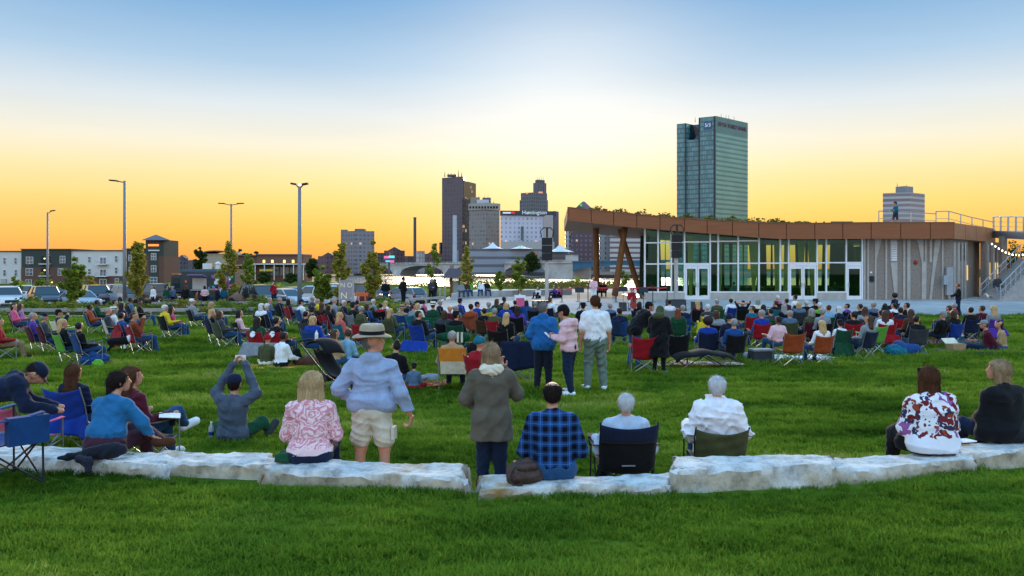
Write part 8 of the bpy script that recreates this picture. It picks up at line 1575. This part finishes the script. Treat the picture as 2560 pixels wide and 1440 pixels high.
r = empty('water_bottle', (px(528, 11.4), 11.4, .0), 0, 'clear plastic water bottle standing in the grass by the grey shirt', 'bottle'); MB().lathe([(.034, 0), (.036, .02), (.033, .09), (.036, .10), (.036, .17), (.014, .215), (.014, .225)], 14).build('bottle_body', mat('clear_plastic', (.75, .80, .84), .1, var=.05, trans=.5), r, smooth=True); MB().lathe([(.0365, .06), (.0375, .061), (.0375, .11), (.0365, .111)], 14).build('bottle_label', CL('blue'), r); MB().lathe([(.016, .226), (.016, .25), (.004, .251)], 10).build('bottle_cap', CL('white'), r)
o = MB().prism([(-.1, -.07, 0), (.1, -.07, 0), (.1, .07, 0), (-.1, .07, 0)], [(-.1, -.07, .012), (.1, -.07, .012), (.1, .07, .012), (-.1, .07, .012)]).build('booklet', CL('white'), None, loc=(px(2411, 8.75), 8.75, .545)); o.rotation_euler.z = .3; tag(o, 'white booklet lying on the last limestone block', 'booklet')
# stroller
r = empty('stroller', (px(818, 15.6), 15.6, 0), R(-35), 'black jogging stroller with open hood standing on the lawn', 'stroller'); k = CL('black')
def wheel(name, x, y, rad):
    w = MB(); ring = lambda q, yy: [(x + q * math.cos(2 * math.pi * j / 20), yy, rad + q * math.sin(2 * math.pi * j / 20)) for j in range(20)]
    w.loft([ring(rad * .82, y - .02), ring(rad, y - .018), ring(rad, y + .018), ring(rad * .82, y + .02), ring(rad * .82, y - .02)], cap=False); wo_ = w.build(name, M_tyre, r)
    for j in range(8): a = 2 * math.pi * j / 8; MB().tube([(x, y, rad), (x + rad * .83 * math.cos(a), y, rad + rad * .83 * math.sin(a))], .005, 4).build('spoke', M_steel, wo_)
    MB().tube([(x, y - .03, rad), (x, y + .03, rad)], .02, 8).build('hub', M_clegd, wo_)
for y in (-.27, .27): wheel('wheel', -.25, y, .2)
wheel('wheel', .55, 0, .15)
for y in (-.25, .25): MB().tube([(.55, y * .1, .16), (.2, y, .42), (-.35, y, .85), (-.55, y, 1.0)], .016, 6).build('frame_tube', M_clegd, r); MB().tube([(-.25, y, .2), (.1, y, .5)], .014, 6).build('frame_tube', M_clegd, r)
MB().tube([(-.55, -.25, 1.0), (-.58, 0, 1.02), (-.55, .25, 1.0)], .02, 6).build('handlebar', k, r)
sheet(lambda u, v: (.45 - .62 * v - .05 * math.sin(3 * v), (u - .5) * .42, .38 + .10 * (1 - v) * 0 + .5 * v ** 1.6 - .05 * math.sin(math.pi * u)), 6, 8).build('seat', k, r, smooth=True)
sheet(lambda u, v: (-.12 + .42 * math.sin(-.7 + 1.9 * v) * .9, (u - .5) * .5, .66 + .42 * math.cos(-.7 + 1.9 * v) - .04 * (2 * u - 1) ** 2), 6, 10, .02).build('hood', k, r, smooth=True)
V, Q = blob([((-.2, -.12, .3), (.05, -.12, .32), .09, .08), ((-.2, .12, .3), (.05, .12, .32), .09, .08)], .02, .05, .004); link('basket', np_mesh('basket', V, Q, [CL('darkgrey')]), r); MB().lathe([(.035, 0), (.035, .16), (.015, .2), (.015, .22)], 10, (-.42, .1, .98)).build('bottle', CL('white'), r)
# ================================================================ stage gear on the plaza
def speaker_mast(x, Y, ytop, label):
    X = px(x, Y); z = G(X, Y); r = empty('speaker_mast', (X, Y, z), 0, label, 'loudspeaker', 'loudspeaker masts by the stage'); k = Y / FPX; h = pz(ytop, Y) - z
    MB().box(-.11, .11, -.11, .11, 0, h - 1.9).build('mast', M_steel, r)
    for a in range(4): MB().box(*( (.1, .75, -.05, .05, .0, .08) if a == 0 else (-.75, -.1, -.05, .05, .0, .08) if a == 1 else (-.05, .05, .1, .75, .0, .08) if a == 2 else (-.05, .05, -.75, -.1, .0, .08))).build('outrigger', M_steel, r)
    for q in range(3):
        zt = h - .62 - q * .48; MB().prism([(-.33, -.38, zt - .46), (.33, -.38, zt - .46), (.28, .12, zt - .44), (-.28, .12, zt - .44)], [(-.33, -.38, zt), (.33, -.38, zt), (.28, .12, zt - .02), (-.28, .12, zt - .02)]).build('line_array_box', M_black, r)
    f = MB(); [f.tube([(s * .34, -.3, h - .6), (s * .40, -.3, h - .2), (s * .22, -.3, h)], .035, 5) for s in (-1, 1)]; f.tube([(-.24, -.3, h), (.24, -.3, h)], .035, 5); f.box(-.06, .06, -.36, -.24, h - .6, h - .03); f.build('lifting_frame', M_clegd, r)
speaker_mast(1367, 50, 570, 'black line array on a steel mast left of the stage'); speaker_mast(1690, 50, 563, 'black line array on a steel mast before the glass wall')
def cab(x, Y, w, h, d, label, rz=0.):
    X = px(x, Y); r = empty('stage_monitor', (X, Y, G(X, Y) + .01), rz, label, 'speaker', 'stage boxes on the plaza'); MB().prism([(-w, -d, 0), (w, -d, 0), (w, d, 0), (-w, d, 0)], [(-w, -d * .5, h), (w, -d * .5, h), (w, d, h), (-w, d, h)]).build('cabinet', M_black, r); MB().prism([(-w * .9, -d * .98 - .012, h * .08), (w * .9, -d * .98 - .012, h * .08), (w * .9, -d * .55 - .012, h * .92), (-w * .9, -d * .55 - .012, h * .92)], [(-w * .9, -d * .98, h * .08), (w * .9, -d * .98, h * .08), (w * .9, -d * .55, h * .92), (-w * .9, -d * .55, h * .92)]).build('grille', M_clegd, r)
cab(1355, 44.5, .55, .62, .4, 'black monitor box left of the stage near the sandwich board'); cab(1557, 45, .2, .5, .2, 'small black amplifier beside the seated musician'); cab(1690, 45.5, .52, .62, .4, 'large black case right of the musician'); cab(1742, 46, .28, .45, .3, 'grey black mixing case near the glass doors')
def mstand(x, Y, label):
    X = px(x, Y); r = empty('music_stand', (X, Y, G(X, Y)), 0, label, 'music stand', 'music stands'); MB().tube([(0, 0, .02), (0, 0, 1.05)], .015, 5).build('pole', M_black, r)
    for a in (0, 2.1, 4.2): MB().tube([(0, 0, .2), (.28 * math.cos(a), .28 * math.sin(a), .015)], .012, 5).build('leg', M_black, r)
    MB().prism([(-.26, -.05, 1.0), (.26, -.05, 1.0), (.26, .12, 1.28), (-.26, .12, 1.28)], [(-.26, -.04, .99), (.26, -.04, .99), (.26, .13, 1.27), (-.26, .13, 1.27)]).build('desk', M_black, r)
mstand(1449, 46, 'black music stand left of the pale hoodie'); mstand(1609, 46, 'black music stand right of the seated musician'); mstand(1558, 47, 'thin music stand behind the small amplifier')
tape = [(1405, 52), (1445, 52.5), (1470, 52.5), (1540, 52), (1632, 52), (1668, 52)]
r = empty('barrier_tape', (px(1405, 52), 52, .25), 0, 'red barrier tape strung between posts behind the stage', 'barrier'); o0 = Vector(r.location)
for (a, Y), (b, Y2) in zip(tape[:-1], tape[1:]):
    p, q = Vector((px(a, Y), Y, 1.22)) - o0, Vector((px(b, Y2), Y2, 1.22)) - o0; mid = (p + q) / 2 - Vector((0, 0, .05))
    MB().loft([[(c.x, c.y, c.z - .04), (c.x, c.y + .006, c.z - .04), (c.x, c.y + .006, c.z + .04), (c.x, c.y, c.z + .04)] for c in (p, mid, q)]).build('tape', mat('tape_red', (.6, .03, .05), .6), r)
for a, Y in tape: p = Vector((px(a, Y), Y, G(px(a, Y), Y))) - o0; MB().lathe([(.16, 0), (.16, .03), (.03, .05), (.03, 1.02)], 8, p).build('post', M_clegd, r)
# musicians
person(1580, 45.5, 'sit:fwd:0', 'red', 'white', 'short', 'darkhair', 'musician in red with red cap playing a cello on the stage', 175, 1.0, z=G(px(1580, 45.5), 45.5) + .06, hat='pink', group='musicians'); c_ = link('cap', cap_mesh('cap'), bpy.data.objects[[o.name for o in bpy.data.objects if o.get('group') == 'musicians'][0]], tuple(pose('sit:fwd:0')[0]['head'])); objmat(c_, 0, CL('pink'))
X = px(1580, 45.5); r = empty('cello', (X, 44.95, G(X, 45)), R(8), 'red brown cello held by the seated musician', 'cello'); m = mat('cello_varnish', (.30, .04, .03), .3, var=.2, coat=.5)
A = [(.20 * math.sin(a) * (1 - .28 * abs(math.cos(a)) ** 6) * (1.12 if math.cos(a) < 0 else .86) * (1 - .22 * math.exp(-((math.cos(a) - .05) / .18) ** 2)), 0, .48 - .36 * math.cos(a) * -1) for a in (2 * math.pi * j / 28 for j in range(28))]
MB().prism([(x, -.06, z) for x, y, z in A], [(x, .06, z) for x, y, z in A]).build('cello_body', m, r); MB().box(-.02, .02, -.085, -.062, .5, 1.25).build('neck', M_black, r); MB().tube([(0, 0, 0), (0, 0, .13)], .008, 5).build('spike', M_steel, r); MB().lathe([(.03, 0), (.035, .05), (.01, .09)], 8, (0, -.07, 1.25)).build('scroll', m, r)
o = MB().box(-.22, .22, -.2, .2, .38, .42).build('stool', M_black, None, loc=(X, 45.55, G(X, 45.5))); [MB().tube([(a * .18, b_ * .16, 0), (a * .17, b_ * .15, .379)], .015, 5).build('leg', M_black, o) for a in (-1, 1) for b_ in (-1, 1)]; tag(o, 'black stool under the musician in red', 'stool')
person(1484, 51, 'stand:fwd:1', 'palepink', 'white', 'long', 'darkhair', 'musician in pink and white with turquoise hair piece behind the pale hoodie', 170, .96, group='musicians'); 
for x, t, w in ((1500, 'navy', 'navy'), (1510, 'maroon', 'maroon')): person(x, 62, 'sit:lap:1', t, 'black', 'short', 'darkhair', 'person in %s jacket seated by the log column' % w, 170, .95, group='people near the log columns'); 
# sandwich board, red mat
r = empty('sandwich_board', (px(1300, 43.2), 43.2, G(0, 43.2)), R(10), 'white sandwich board with pink poster at the plaza edge', 'sign')
for s in (-1, 1): A = [(-.32, s * .28, 0), (.32, s * .28, 0), (.30, s * .02, 1.0), (-.30, s * .02, 1.0)]; MB().prism(A, [(x, y + .03, z) for x, y, z in A]).build('board', M_wfr, r)
A = [(-.24, -.255, .15), (.24, -.255, .15), (.23, -.06, .85), (-.23, -.06, .85)]; MB().prism(A, [(x, y + .004, z) for x, y, z in A]).build('poster', CL('pink'), r); MB().box(-.06, .06, -.015, .06, 1.0, 1.06).build('handle', M_wfr, r)
tag(MB().box(px(1490, 43.5), px(1690, 43.5), 42.3, 44.6, G(5, 43) - .02, G(5, 44.6) + .012).build('stage_mat', cloth((190, 150, 160), 'cloth_mat')), 'pinkish mat in front of the musicians on the plaza', 'mat')
person(1830, 60.5, 'sit:lap:2', 'lightblue', 'navy', 'short', 'darkhair', 'person in pale blue seated at a table inside the glass pavilion', 20, .95, z=.285, group='people inside the pavilion'); person(2088, 60.5, 'sit:lap:3', 'teal', 'navy', 'short', 'darkhair', 'person in teal seated inside the pavilion behind the last panes', 160, .95, z=.285, group='people inside the pavilion')
